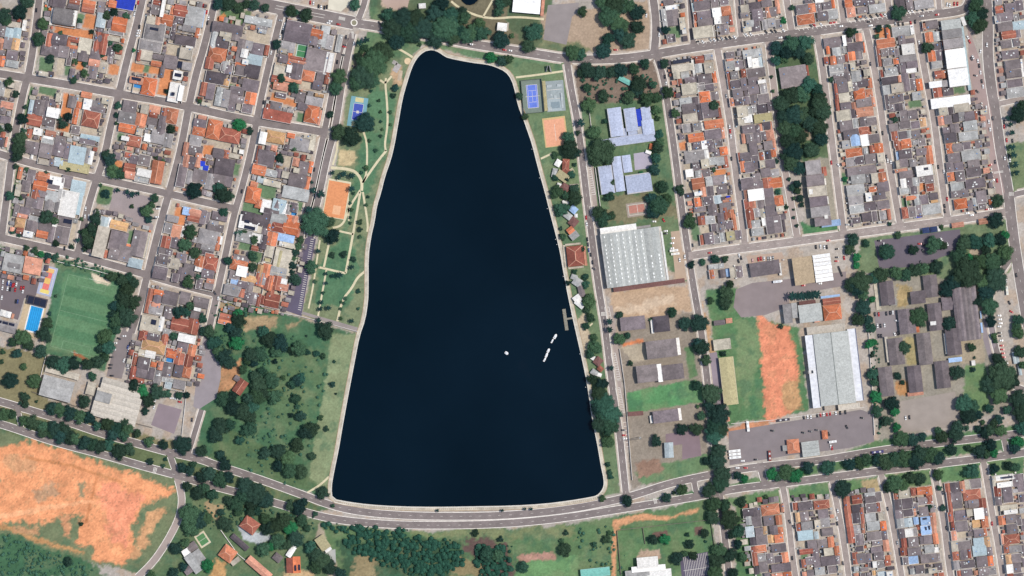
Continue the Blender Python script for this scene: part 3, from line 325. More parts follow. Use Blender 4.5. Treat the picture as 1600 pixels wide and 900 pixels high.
# trees: @originx originy, then x,y,radius in 2.5 px units with d dark, n mid, l bright, p palm
TREES = """
@0 0
17,1,5d 3,10,5d 13,8,6d 4,13,4n 27,15,4n 24.5,25,4.6n 38,21,2n 57.5,20,1.8d 67,10,3d 71.5,8,3d 79,10,2.5n 50,13,2.2n 74,30,3.4n 69,27,2.2n 32,37,3d 47,39,2.5n 53,46,3n 46,50,2.8n 64,35,2n 84,31.5,1.5l 53,40,2n
6,52,3.6n 10,59,2.6d 14.5,74.5,3.8d 16,67,1.8d 13,87,5d 15,82,2.2n 6,80,3d 1,81,2.5d 43,73,3.2d 39.5,78,3.4d 37.5,74,2n 74,66,2.5n 73,72,2n 73,77,1.5n 107,81,3d 104.5,57,2d 125,63,2.2n 43.5,14,1.6n
@320 0
15,2,6d 9,3,4d 21,5,4d 31,3.5,4d 38,5,3d 26,3,3d 54,7,4d 58,8,2n 63.5,9.5,4.5d 94,3,4n 45,28,3.2d 48,49,3n 44,53,2.5n 55.5,55,3.6n 84,48,5n 82,54.5,5.2n 22,78,4.6l 28,82,2.6d
100,47,9d 106,40,10n 96,51,7n 111,33,7.5d 104,50,6n 101,41,7n 118,18,8.5d 124,12,8d 120,26,6.5d 128,20,8n 96,36,3.2d 97,27,2p 100,30,2.6n 98,32.5,1.8n 84,83,5.2d 92,86,7d 100,77,7.2d 78.5,71.5,2.5d 115,10,5n 101,25,2p
119,55,2.4d 118,60,2d 116,70,1.5n 110,76,1.2n 111,81,1.2n 110,85,1.3n 103,88,1.3n 116,78,1.2n 109,63,1.3n 104,57,1.2n 110,70,1.2n 103,66,1.3n 102,72,1.2n
@640 0
4,12,7d 8,18,8d 22,18,9.5n 17,24,7d 27,24,5d 26,10,6n 16,8,5.5d 20,3,5d 34,11,4.6n 44,15,4n 35,22,6n 39,20,5n 45,21,5.4n 57,25,6.3d 3,22,6d 8,15,2.6l 30,20,5n 57,3,4n 55.5,8,3n 60,1,3.5d 77.5,20,5.8n 74,29,4.6d 6.5,28,1.5n
102,33,6n 107,34,4n 121,32,6d 124,25,4.2n 108,7.5,3.5d 124,10,7.5n 128,3,7d 120,1,5n 51,36,4l 58,38,3.6d 62,37,3n 68.5,60,2.6d 72,73,2.4d 111,44,5.5d 118,46,5.6d 107,46,3d 126,45,4d 111,55,3n 121,60,4.6d 112,66,5n 115,83,5n 122,76,2n 99,86.5,4.4n 107,77,2.4p 105,83,2d 64,22.5,1.8n 33,8,4d
@960 0
3,6,5d 1,14,6n 9,4,5n 14,8,5.4d 8,25,6.8d 3,22,5d 14,17,4.6d 5,17,5n 32,19,3d 31,40,3.2d 33,58,4d 19,40,3.4n 4,44,5d 12,43,4n 15,53,5.6d 24,53,3n 9,61,4.6d 20,62,4.8n 26,61,4n 14,57,4d 26,69,3.5n 27,74,2n 28,84,3n 28.5,89,3n 38,71,3n 62,66,3.2d
101,30,4.6d 110,28,5.5n 119,27,5.6n 107,33,5d 115,33,4.6d 101,38,3.4n 106,37,3n 121,37,4.4d 121,53,5.2n 104,65,6d 110,60,6.4d 117,59,5.2n 112,72,7d 107,80,6d 117,72,5d 122,77,5.4d 128,65,6d 127,56,4n 128,80,6d 116,85,5d 108,88,6d 105,73,5d 112,82,6n 124,70,4d 105.5,13,2.4l 111,5,2.2n 98,48,1.4n 99,57,1.4n
@1280 0
49,8,5n 19,20.5,3d 22,20,2.4n 37,18,2.5d 43,17,2.2n 67,30,4d 97,4,5n 96,12,5n 100,16,6d 99,1,4n 101,9,5d 36,23,2n 7,50,2n 47,75,2.5d 124,72,6.5d 127,66,4d 0,62,5d 2,70,6d 2,80,6d 1,87,5d 120,83,1.8p 119,78,1.6p 117.5,74,1.6p
@0 225
12,3,5d 11,8,4d 10,14,2.2d 6.5,32.5,3.2n 13,34,2.2n 17,16,2n 29,18,1.8d 43,16,2n 29,46,4.8d 34,48,3n 8,55,2n 35.5,62,2.6d 69,10,4.4d 67,7,3.4d 71,17,4.8n 75,18.5,3.8n 98,9,2d 102,10.5,2n 66.5,31,3d 63,26,1.4n 74,29,1.6p 80,30,1.6p 83,31.5,2p 86.5,31,1.4p 82.5,39,1.6n
97,34,3n 95,38,2.4n 92,42,4n 93,47,2.5d 90,42,3d 60,47,4d 58,53,4.4d 55,59,4.6d 53,66,2d 60,57,3n 56,63,3.6d 61,43,2.6d 121.5,29,6d 119,55,4.4n 116,63,4.8n 122,68,4d 118,86.5,4.4n 124,83,2.4n 17,65,2.2n 22,67,2.8n 26,69,2.5l 30,70,2.8d 34,71,2n 70,83,3.6d 77,85,4d 84,87,4d 81,83,3n 54,55,3n
12,57,1.6n 45,64,2d 50,55,1.4n 49,60,1.6p 51,47,1.6n
@320 225
12,32,5.8d 9,28,4n 15,33,3.5d 12,42.5,3.2n 47,9,3.2d 36,21,1.8n 70,49,10.5n 78,49,3.8d 80,57.5,5.4d 60,60,2.5d 58.5,64,2.5n 57,68,2.8d 56,72,2.5n 55,76,2.8d 54.5,80,2.5d 67,77,4.5n 57,85,4.2d 14.5,73,3n 30,70,3.5n 30,77,3.5d 25,55,2.5n 31,60,3n 22,56,2.8n 12,18,2n
73,31.5,2.5p 68,29,2p 65,41,2.2p 67,24,1.2p 97,49,2d 97,53.5,2d 97,58,1.6n 79.5,69.5,2.2d 87,69,2.4d 93,72,2.2d 92,77,1.5p 84.5,82,2p 76,81,1.2p 69,86,1.4n 71,67,1.6p 93,31,1.3n 91,37,1.3n 92,41,1.4n 91,46,1.2n 91,49.5,1.2n 102,33,1.2n 101,38,1.4n 107,4,1.5n 101,15,2n 80,18,1.4p 87,19,2p 84,21,1.4p 92,20,2p 92,28,2p 76,87,1.2p 80,82.5,1.2p 98,18,1.4n
56,3,2n 54,39,1.8n 53,65,2n
@640 225
100,3,6.6d 91,7,2.4n 104,6,3.5d 120,5,10.4d 101,19,2.8n 92,30,4.6n 98,32,3n 103,28,3.4d 103,34,5.4d 95,41,4.8n 94.5,53,1.5d 94,57,1.2d 96,58,2.4n 107.5,66,2.4d 118,43,4.8d 121,47,5n 126,45,2.8d 125,33,3.4n 127,24,2.4n 99,87,2d 110,83,2.4n 103,80,2n 110,88,2.8n 103,13,1.5n 91,21,2.4n 98,22,2d
@960 225
27,2,4d 26,9,3.4n 25,16,3.8d 16.5,18,1.5l 30,27,4.5n 23,34,4d 28,39,7.4n 24,43,4.6d 33,35,4n 40.5,28,3d 42,30.5,2.2d 47,48.5,4.8n 48,75.5,2.5d 55,74,2.5n 63,72,3.2n 69,72,2.5n 62,16,2n 112,5,7d 110,12,6d 115,15,5d 123,4,6d 107,8,4d 111,27,2.5d 114,25,3d 116,34,2.5d 117,38,2d 112,34,1.5d 109,22,1.5n 112,41,1d 112,46,1.2d 114,51,1.4d 101,11,2.2d 102,30,2n 107,39.5,2n 114,29,2.6d 72,88,3d 79,24,1.2n
@1280 225
16,22,2l 49,57,2.6d 21,60,4.4d 19,66,3.6d 29,62,2.6n 23,71,3l 23,76,2.5l 26,86,7.8d 20,88,5d 42,67.5,6n 40,68,4n 58.5,66,3.4d 71,63,5.6n 77,63.5,3d 90,62,6d 87,69,5.6n 97,61,5n 106,60,5n 113,60,4.4d 104,66.5,3.4d 116,68,5.4n 108,74,6.6n 100,74,5n 114,73,4d 92,81,11d 84,86,6d 73,77,4.5d 110,84,8.6d 102,86,5n 38,82,5d 48,81,4.6n 54,82,4n 60,79,4.8d 65,78,4n 34,84,4n 111,36,4.4d 110,47.5,5.4d 76,52,2n 116,57,3l 94,71,2.5l
120,2,2p 121,7,2p 122,13,2p 123,18,1.8p 44,50,1.6n
@0 450
80,1,5d 78,7,5.6d 84,9,5d 76,12,4n 80,18,6.6d 72,11,3.6d 73,20,4.6n 71,17,3.2d 66,30,5.4n 73,26,3.4n 68,37,4.8n 63,38,3d 62,46,4.8d 66,43,3n 55,48,4d 46,47,4.6d 40,48,5.4n 34,46,5d 26,39.5,5d 28,29,5.4d 30,22,4d 15,31,5.6n 18,35,4.4d 7,58,6.2d 22,58,5n 16,68,3.4d 16,73,2.5d 13,72,1.5d 11,41,3.4d 1,46,2d 15,49,2.5n 2,40,2n 35,5,1.2d 31,16,1.6d 23,71,1.2n 58,55,3n 53,71,4.4d 8,34,3n
84,61,4.4d 89.5,64,4.2l 93,70,4.4d 99,65,5d 91,77,2.5d 105,66,2.8n 112,67,2.8n 117,67,2.4d 112,15,4.5d 117,15,3n 119,11,3n 127,19,3n 127,27,3d 109,30,3n 33,75,4.5d 38,76,5n 44,78,5d 50,80,4.8n 56,81,4.4d 61,86,3n 68,85,4.8d 73,87,4.6n 78.5,84,3.4d 80,88,4n 15,83,3.4n 21,84,4.8d 27,87,4n 34,88,5d 40,88.5,5d 3,79,4.2n 8,79,3n
@320 450
3,27,4.4d 6,34,5n 12,43,5.4d 16,47,4.4d 9,40,4n 20,34,4.8l 21,20,5.2d 21,16,3.6l 16,25,3.6d 20,28,4d 37,27,4n 41,32,6.2d 47,34,5.8d 45,40,4n 44,46,2d 30,42,5.6d 35,41,4.8n 27,45,3n 31,47,3d 59,38,5.2n 55,39,3d 64,40,2.4n 70,41,2.4n 74,42.5,2.2n 76,27,5.6d 73,24,3d 63.5,30,0.9d 24,51,3n 34,60,6d 32,55,4d 42,58,5.4n 58,58,4d 55,60,3n 60,56,3.4n 57,69,3.2n 58,74,2n 33,68,5.6n 28,69,4d 44,68,5n 38,66,4d 18,75,6d 24,77,6.4d 29,81,4d 30,74,4.6n 12,69,5n 17,68,4d 10,86,5.6d 16,85,4n 28,88,5n 60,80,3.8d 54,79.5,2d 80,60,2.2d 81,46,1.2n 72.5,81,2n 67,88,5d 76,88,2d 82,66,0.9d 49,56,2n 36,52,3n
74,3,1.4n 73,9,1.5p 72.5,13,1.5p 71.5,20,1.5p 77.5,12.5,1.6p 88,6.5,1.4n 87,9.5,1.3n 85,13,1.3n 85,19,1.4n 92,20.5,1.4p 96,13,1.2n 96,2,1.8n 85.5,9,1.2n
@640 450
112,8,4.8n 111,14,2.4d 113,18.5,3.2n 110,24,2.5n 115,31,2.5n 116,37,4.6n 113,41,3n 114,57,3.5d 120,60,4.4d 119,66,6d 121,72,8n 117,75,5d 125,79,7.4n 119,85,6d 125,86,7n 121,80,6n 125,21,2p 125,26,2p 126,50,1.6p
@960 450
36,15.5,3.6n 3,17,2.6d 44,22,4.4d 52.5,22,6.4d 60,8,2.6n 70,3,4.8d 69,9,4.2d 69,12,2.4n 54,37,5.6d 57,45,3.6d 52,35,4d 60,66,7.4d 59,73,4d 65,80,8.4d 63,87,7n 66,88,6d 51,61,3.6n 68,41,2.2d 52,74,1.6n 54,80,3n 42,88,4d 51,88,4.6d 111,5,2.6p 114,5,2.6p 117,5,2.6p 120,4.6,2.6p 123,4.4,2.6p 126,4,2.6p 104,24,2d 3,32,4n 8,30,2.4n 10,47,2n 23,20,1.6n
@1280 450
23,0,5.6d 27,4,4n 27,12,6d 24,20,4.6d 30,20,4d 33,7,2.4l 32,25,3.6n 31,35,3.2l 34,34,2.6l 33,42,2d 33,54,3.8n 34,59,3n 35,68,4l 36,77,3.8n 42,83,4d 45,72,5d 47,77,3l 48,87,3l 62,18,6.8n 81,22,5d 104,3,6d 106,11,6.6n 99,8,4d 79,1,5d 53,37,4.6d 49,55,2.8d 52,59,1.8n 95,37,3n 97,43.5,1d 96,51,2d 86,53,5d 107,21,4d 109,30,2.4n 110,33,2n 124,20,4n 124,28,4.4n 123,24,3n 125,40,4.4d 127,48,3n
114,55,10.6d 108,60,7d 112,67,7n 120,58,6d 111,44,4d 90,72,6.6n 93,80,6d 99,79,3.4d 96,74,4.6n 86,87,5d 92,87.5,2n 99,88,2.5d 106,75,3n 112,82,3.4d 109,84,3d 117,76,3n 124,70,6.6d 126,78,6.6d 127,87,5n 106,89,4d 113,89,4n 102,84,2n 74,89,3n
@0 675
27,0,4d 33,1,4n 38,2,5d 44,3,5d 47,4,4n 53,7,4.8d 58,8,4.6n 63,9,4.5d 68,8,4n 75,12,5.4d 81,10.5,4.4d 71,2,4d 78,2,4n 86,1,3d 93.5,6,3.8n 102.5,8,3.4d 115,8,6.4d 126,12,4d 94,18.5,2.5d 103.5,17,1.5n 102,21,1.7n 114,22,3.4d 119,24,3.4d 121,20,2.4n 126,28,4d 117,34,3d 124,38,4.6d 128,35,4n 119,52,8.4n 125,55,6d 120,60,5.6n 110,72.5,4.4d 116,69,3n 109,88,3.4d 115,84,3d 95,89,3n 43,81,3d 51,57.5,1.6d
@320 675
7,2,5d 10,14,3d 13,20,4.4d 22,5,3n 38,13,4d 46,12,6d 52,16,5n 46,21,4d 53,24,5.2n 60.5,25,4.8d 58,8,5d 64,0,5d 67,15,2.8d 74,38,4.4d 80,46,1.5n 3,26,5d 10,30,5n 15,28,4d 26,34,6.6d 32,38,8.4d 38,42,6.6d 25,40,5n 29,45,4d 54,46,3.6d 59,47,5d 62,44,3d 20,45,5n 15,43,3.4d 21,50,3n 5,39,4n 10,50,2.5d 13,57,5.2d 29,50,3d 33,49,3n 38,54,4n 40,60,5d 45,58,5.6d 50,55,5d 54,60,5l 57,66,5.8d 46,68,5.6n 37,73,5n 42,71,3.6l 52,70,4d 66,72,4.2n 70,77,5d 74,80,5.6d 70,84,4.6n 78,84,5d 1,54,4.6n 2,83,4.4l 85,88,4d 61,55,4n 64,60,2.6n 69,51,2n
@640 675
41,63,2.4d 57,67,2.2d 48,76,5.2n 55,77,4n 97,73,4.6d 95,68,2n 98,63,2d 115.5,70,2.2n 123,67,2.8d 125,63,2n 120.5,41.5,2.4n 17.5,49,1p 58,49,1p 72,48,1p 76,48,1p 124,6,4.2n 123,1,3d 124,20,2n 125,25,2n 125.5,28,2n 71,84,4n
@960 675
26,5.5,3.8d 62,2,6.6n 65,12,6d 64,18,6d 57,18,3d 67,27,6.8d 66,32,6n 59,36.5,5d 77,27,3d 81,29,3l 42,36,4n 32.5,41,3.4d 37,38,1.5d 8,43,4d 98,26,4l 107,25,6.2n 113,27,5l 102,28,3.4n 121,22,4d 62,45,5.2n 61,53,5d 69,46,4n 72,54,6.8d 77,62,4.4n 73,64,3d 79.5,43.5,3.4d 94.5,40.5,1.8n 77,70,3d 80,78,3.4n 65,74,5n 64,80,6d 72,77,5d 63,88,6n 74,88,4d 24,67,3.4d 31.5,67,3.6l 45.5,64,1.8n 47,70,3.2d 56.5,63,3d 57,68.5,1.2n 39,78.5,4.4d 49,77,3d 44,76,2.4n
@1280 675
5,22,5n 19,20,4.4d 24,18,3n 29,17,4n 25,21,3d 36,17,4d 41,19,5.6d 47,17,5n 53,17,6.6n 60,18,5.6d 63,13,5d 69,14,6n 74,16,5d 82.5,11,3.8d 93,10,2.5d 100,12,4.4d 107,8,4.4d 104,14,3n 109,13,3l 51,4,6n 58,5,4.4d 64,3,3.4d 76,3,4.4d 85,2,5d 104,0,4d 113,0,4n 124,6,4.4l 122,10,4d 14.5,35,6.6d 47,32,5.6n 43,34,4d 52,33,4n 57,28.5,4d 63,29,4.4d 74,26.5,3.8n 95,24.5,5.2n 109,23,3.6d 118,21,3d 122,22,3.4n 69,47,2n 77,47.5,2.4d 75,35,2n
"""
# landmark phrases for trees, shrubs, cars and the like
LANDMARKS = [(30,30,"the north-west corner lots"),(120,70,"the bare-soil plot"),(60,130,"the western crossroads"),(30,200,"the western edge street"),(100,190,"the yard between dark roofs"),(170,60,"the blue tarp roof"),(245,130,"the white villa"),(365,15,"the grassy corner lot"),(450,20,"the avenue island"),
(460,90,"the shops near the roundabout"),(470,150,"the long red roof"),(530,130,"the lake avenue median"),(580,110,"the playground"),(560,190,"the blue court"),(610,30,"the big avenue trees"),(605,170,"the curving park path"),(690,35,"the round pond"),(740,60,"the lake's north avenue"),(785,40,"the white kiosk"),(825,60,"the white event hall"),
(780,95,"the lake's north bank"),(860,110,"the folded monument"),(835,150,"the tennis court"),(870,205,"the sand court"),(900,50,"the northern car park"),(970,30,"the northern plaza"),(930,120,"the shady brown garden"),(1000,140,"the green-roofed garden"),(960,195,"the blue-roofed school"),(990,270,"the school's lower wing"),(1030,320,"the school sports court"),
(1050,140,"the school side street"),(1070,330,"the street beside the warehouse"),(885,300,"the lakeside huts"),(890,400,"the square terracotta pavilion"),(890,450,"the grey lakeside awnings"),(905,510,"the T-shaped pier"),(930,560,"the lakeside snack huts"),(940,640,"the lake's dense east trees"),(950,720,"the south-east promenade"),(1000,400,"the big warehouse"),
(1000,500,"the dark-roofed offices"),(1040,540,"the long grey sheds"),(1030,620,"the fenced lawn"),(1100,520,"the avenue of dark crowns"),(1120,620,"the khaki shed"),(1120,700,"the dense boulevard trees"),(1140,590,"the red soil strip"),(1150,450,"the wide asphalt yard"),(1200,420,"the grey store"),(1240,470,"the palm hedge"),(1265,410,"the tan and white shed"),(1300,480,"the orange-roofed hall"),
(1345,460,"the lane of tall dark trees"),(1300,580,"the great grey gymnasium"),(1360,560,"the lane east of the gymnasium"),(1220,660,"the bus yard"),(1255,690,"the orange kiosk"),(1330,690,"the yard's eastern exit"),(1420,480,"the campus car park"),(1440,520,"the campus courtyards"),(1500,480,"the campus main roof"),(1500,545,"the campus forecourt"),(1400,620,"the lower campus"),(1460,650,"the striped campus parking"),(1560,520,"the campus approach lane"),(1570,580,"the giant campus trees"),(1590,640,"the eastern wood"),
(1420,395,"the island car park"),(1500,380,"the tree park"),(1480,420,"the tree park's lower edge"),(1560,380,"the main avenue corner"),(1250,90,"the grove's upper end"),(1250,150,"the grove's purple roof"),(1250,210,"the dense grove"),(1250,300,"the apartment block"),(1110,150,"the terraces facing the school"),(1170,100,"the terraces near the avenue"),(1150,300,"the narrow terrace street"),(1200,200,"the street beside the grove"),(1230,320,"the verge before the apartments"),
(1120,30,"the diagonal parking bays"),(1200,35,"the second diagonal bays"),(1280,30,"the third diagonal bays"),(1370,25,"the fourth diagonal bays"),(1440,20,"the fifth diagonal bays"),(1520,30,"the avenue fork"),(1300,180,"the street east of the grove"),(1380,150,"the brown terrace street"),(1440,80,"the white store's side street"),(1540,150,"the main avenue shops"),(1550,240,"the main avenue palms"),(1590,170,"the eastern side street"),(1320,320,"the row ends by the green tank"),(1400,300,"the lower brown street"),(1460,290,"the soil-edged lane"),
(20,300,"the west street verge"),(70,300,"the white hall block"),(140,370,"the tree row by the tan roof"),(165,310,"the striped plaza"),(240,320,"the plaza's east island"),(300,290,"the house with the dark hip roof"),(345,300,"the two broad yard trees"),(300,370,"the green backyards"),(290,430,"the verge with white gate"),(430,300,"the yards facing the soil court"),(460,390,"the cream villa hedge"),(500,350,"the huge round park tree"),(520,300,"the orange soil court"),(555,330,"the crossing park paths"),(520,400,"the square lawn paths"),(480,430,"the purple car park"),(525,460,"the curved lake path"),
(50,400,"the club hedge"),(20,450,"the club car park"),(60,500,"the swimming pool"),(190,470,"the football pitch's east trees"),(90,560,"the football pitch's south trees"),(150,540,"the pitch corner"),(20,580,"the dry meadow"),(90,610,"the pale gymnasium"),(190,620,"the wide pale factory roof"),(190,540,"the terrace car park"),(225,620,"the trees behind the terrace"),(265,650,"the dusty vehicle yard"),(310,590,"the broad asphalt turning area"),
(100,670,"the west avenue trees"),(180,690,"the west avenue median"),(270,700,"the avenue crossing"),(330,720,"the bend of the avenue"),(375,600,"the lone red house"),(350,560,"the wild meadow's west edge"),(420,540,"the wild meadow's upper half"),(430,620,"the wild meadow's middle"),(430,700,"the wild meadow's lower half"),(510,540,"the dry lake strip"),(500,650,"the lower dry strip"),(100,800,"the orange soil field"),(300,810,"the huge roadside tree"),(360,840,"the orange pyramid-roofed house"),(410,780,"the dense avenue clump"),(440,840,"the villa's wooded garden"),(500,830,"the gravel yard"),
(490,770,"the lake's south-west corner"),(620,800,"the dam road"),(780,800,"the dam road's east half"),(700,850,"the marsh edge"),(880,850,"the southern rough grass"),(1000,790,"the avenue's green island"),(1000,850,"the fenced lower lawn"),(1060,860,"the gridded car park"),(1130,830,"the southern dark trees"),(1170,740,"the junction islands"),(1230,740,"the bright median clump"),(1320,740,"the long median grove"),(1430,730,"the long median grove's east half"),(1540,710,"the median's eastern end"),(1300,780,"the southern terrace gardens"),(1400,790,"the terrace verge trees"),(1500,760,"the eastern terrace verge"),(1590,720,"the avenue's east end"),(1200,850,"the first southern terrace"),(1300,850,"the second southern street"),(1390,850,"the third southern street"),(1475,840,"the fourth southern street"),(1550,850,"the fifth southern street")]
# cars: x y heading(deg, image) colour
CARS = """
57 16 95 k;118 1 0 w;212 10 100 k;211 17 100 g;216 4 100 r;210 23 100 w;218 42 95 k;217 48 5 w;216 52 5 w;215 56 5 w;234 6 100 k;309 8 100 k;318 9 100 r;323 19 98 r;326 28 98 w;324 36 98 k;
372 18 100 k;448 31 98 k;445 38 98 w;443 44 98 w;441 50 98 k;438 58 98 w;452 31 10 r;466 34 95 k;516 33 10 w;513 36 10 w;529 38 10 r;498 10 95 k;502 11 95 w;507 12 95 k;511 11 95 k;485 4 95 r;490 5 95 w;
541 58 100 d;539 71 10 d;538 73 10 r;553 68 98 w;527 97 98 k;537 86 10 d;553 104 30 d;400 27 100 w;438 32 5 g;424 82 100 w;412 160 100 k;599 44 10 w;593 36 60 k;736 69 10 w;734 70 10 k;788 78 10 r;797 79 10 w;
1010 24 95 w;1029 45 95 k;1030 54 95 w;962 78 0 r;1068 23 95 w;1091 65 -8 k;1098 65 50 w;1110 62 50 g;1116 62 50 w;1121 61 50 k;1128 60 50 g;1135 60 50 k;1141 59 50 k;1148 58 50 w;1166 54 50 w;1173 53 50 w;1197 50 50 k;1206 49 50 k;1212 49 50 k;1224 47 50 w;1219 59 -8 w;
1267 40 50 k;1272 39 50 r;1283 38 50 w;1299 36 0 r;1304 35 0 r;1314 41 -8 w;1338 30 50 k;1345 28 50 g;1353 27 50 g;1361 26 50 k;1371 24 50 k;1377 24 50 r;1383 23 50 w;1358 34 -8 k;1360 40 -8 w;1399 37 80 g;1404 38 80 k;1411 38 80 k;1423 36 80 r;1430 34 90 k;1432 15 50 k;1441 15 50 k;1447 13 50 k;1425 17 50 w;1420 18 50 w;1440 25 -8 g;1464 23 -8 r;1480 7 95 w;1484 8 95 w;1491 6 95 r;1496 6 95 r;
1440 39 80 k;1441 44 80 r;1436 66 80 w;1542 70 95 w;1532 80 95 w;1515 65 60 r;1512 58 60 w;1518 92 60 d;1520 89 60 w;1530 103 85 k;1528 95 85 w;1532 113 85 w;1524 118 10 d;1534 127 85 k;1536 135 85 w;1527 143 40 k;1532 162 -20 k;1532 166 -20 k;1532 170 -20 k;1533 175 -20 k;1534 179 -20 r;1534 184 -20 k;1536 193 -20 k;1541 168 85 w;1545 190 85 w;1547 202 85 w;1551 185 85 d;1569 191 85 k;1569 198 85 r;1573 219 85 r;1582 220 85 k;
1555 253 85 d;1547 258 -25 r;1547 265 -25 d;1548 270 -25 k;1549 276 -25 d;1551 282 -25 w;1558 282 85 r;1552 294 -30 k;1570 247 85 w;1577 244 85 k;1578 250 85 w;1466 261 85 k;1475 268 85 w;1480 311 85 r;1476 322 80 k;1476 330 80 k;1511 333 -8 w;1518 336 -8 w;1524 331 50 k;1542 327 -8 r;1548 326 -8 w;
1379 208 85 k;1310 258 50 w;1299 254 85 r;1385 245 85 d;1387 251 85 w;1392 253 85 w;1375 125 0 d;1360 100 85 d;1324 351 0 g;1329 347 0 k;1135 120 85 k;1135 150 85 g;1143 248 85 k;1140 198 85 w;1141 205 85 r;1142 213 85 w;1039 120 90 k;1041 130 90 w;1055 147 80 r;1057 163 60 k;1059 136 80 k;1080 320 -8 r;1109 395 -8 r;1070 401 90 w;
1152 335 85 w;1158 403 75 k;1155 399 75 w;1154 408 75 k;1185 405 85 r;1189 404 85 r;1194 404 85 w;1200 404 85 g;1204 404 85 w;1208 403 85 g;1176 407 85 p;1275 386 85 k;1282 385 85 w;1288 386 85 w;1292 386 85 k;1294 376 -8 r;1308 389 -8 k;1308 402 0 d;1307 408 0 r;1311 419 70 k;1313 424 70 k;1315 429 70 k;1319 403 80 r;1281 443 -5 w;1255 446 -5 r;1219 439 -5 w;1170 415 80 d;
1374 376 0 k;1381 382 85 w;1437 381 0 r;1443 382 60 k;1442 392 60 k;1439 410 60 d;1471 374 60 w;1480 381 60 w;1588 430 80 k;
1373 491 85 r;1367 491 85 k;1385 490 85 k;1391 489 85 k;1395 488 85 w;1371 509 85 w;1376 509 85 k;1382 508 85 w;1373 525 85 k;1377 525 85 k;1398 522 70 w;1403 521 70 k;1401 501 10 w;1415 653 85 w;1421 652 85 k;
1561 493 0 w;1562 499 0 w;1563 505 0 w;1561 510 0 w;1562 520 0 k;1563 525 0 k;1564 532 0 w;1565 540 0 r;1566 546 0 r;1567 552 0 r;1568 558 0 r;1569 563 0 k;1572 568 0 w;1572 438 85 w;1577 473 60 k;1580 487 30 r;
1256 652 85 k;1262 651 85 w;1267 651 85 w;1277 649 85 k;1282 648 85 r;1287 647 85 w;1292 647 85 r;1297 646 85 r;1306 645 85 w;1313 645 85 k;1321 644 85 k;1287 638 85 k;1207 673 10 k;1255 676 10 k;1266 674 10 d;1276 672 10 d;1295 678 60 k;1347 653 10 k;1323 667 60 k;1181 718 0 k;1165 731 0 r;1152 731 0 w;1160 720 0 w;1300 700 80 r;1298 697 80 w;
5 440 100 w;4 450 100 w;12 443 100 b;14 441 100 w;17 444 100 b;20 446 100 r;22 445 100 r;26 444 100 w;12 451 100 w;16 452 100 k;24 453 100 r;33 450 100 r;37 450 100 r;36 455 100 w;3 465 100 w;25 471 100 k;28 471 100 b;
202 511 30 k;186 529 20 k;180 536 0 w;194 525 0 w;200 542 110 b;201 547 110 w;206 549 110 r;174 558 0 k;173 570 0 k;172 575 0 k;194 563 110 w;175 587 0 k;200 577 110 w;178 546 0 w;238 628 110 w;241 636 110 w;243 625 110 w;281 628 10 r;268 622 0 w;275 623 0 w;300 656 95 d;
134 326 95 w;133 338 95 w;139 338 95 w;101 388 95 k;248 323 0 k;246 326 0 w;245 339 0 w;242 341 0 k;295 309 60 d;378 299 100 k;341 466 95 w;336 458 60 d;435 455 60 k;491 265 100 k;481 300 100 d;471 345 100 d;
918 374 85 k;919 382 85 d;920 391 85 b;923 398 85 k;926 410 85 k;928 420 30 d;917 350 85 w;916 340 85 r;972 650 0 k;974 672 0 d;975 680 0 r;976 685 0 w;1051 372 -5 w;1050 380 -5 w;1050 388 -5 w;1040 361 -5 w;1040 365 -5 k;1037 344 60 r;1022 346 0 w;1062 406 85 w;
1153 855 0 k;1238 872 85 k;1308 810 80 w;1387 795 80 d;1402 848 80 g;1479 825 80 k;1550 818 85 r;1547 885 85 k;1308 818 80 k;1309 798 80 w;1234 815 60 d;1240 823 60 d;1317 880 80 d;1461 792 80 g;1473 770 80 d;1484 870 80 d;1566 870 80 w
"""
# ---------------------------------------------------------------- helpers
ALBV = (0.63, 0.61, 0.575); ALB = np.array(ALBV)                    # display colour -> base colour
def W(x, y, z=0.0):
    return Vector(((x - 800) * S, (450 - y) * S, z))
def lin(c):
    out = []
    for v in c:
        v /= 255.0
        out.append(v / 12.92 if v <= 0.04045 else ((v + 0.055) / 1.055) ** 2.4)
    return out
def tag(o, label=None, cat=None, group=None, kind=None):
    if label: o["label"] = label
    if cat: o["category"] = cat
    if group: o["group"] = group
    if kind: o["kind"] = kind
    return o
def link(name, data, parent=None):
    o = bpy.data.objects.new(name, data)
    COL.objects.link(o)
    if parent is not None: o.parent = parent
    return o
def mesh(name, verts, faces, mats, fmat=None, smooth=False):
    me = bpy.data.meshes.new(name)
    me.from_pydata([tuple(v) for v in verts], [], faces)
    for m in (mats if isinstance(mats, (list, tuple)) else [mats]): me.materials.append(m)
    if fmat is not None: me.polygons.foreach_set("material_index", fmat)
    if smooth: me.polygons.foreach_set("use_smooth", [True] * len(me.polygons))
    me.update()
    return me
_mats = {}
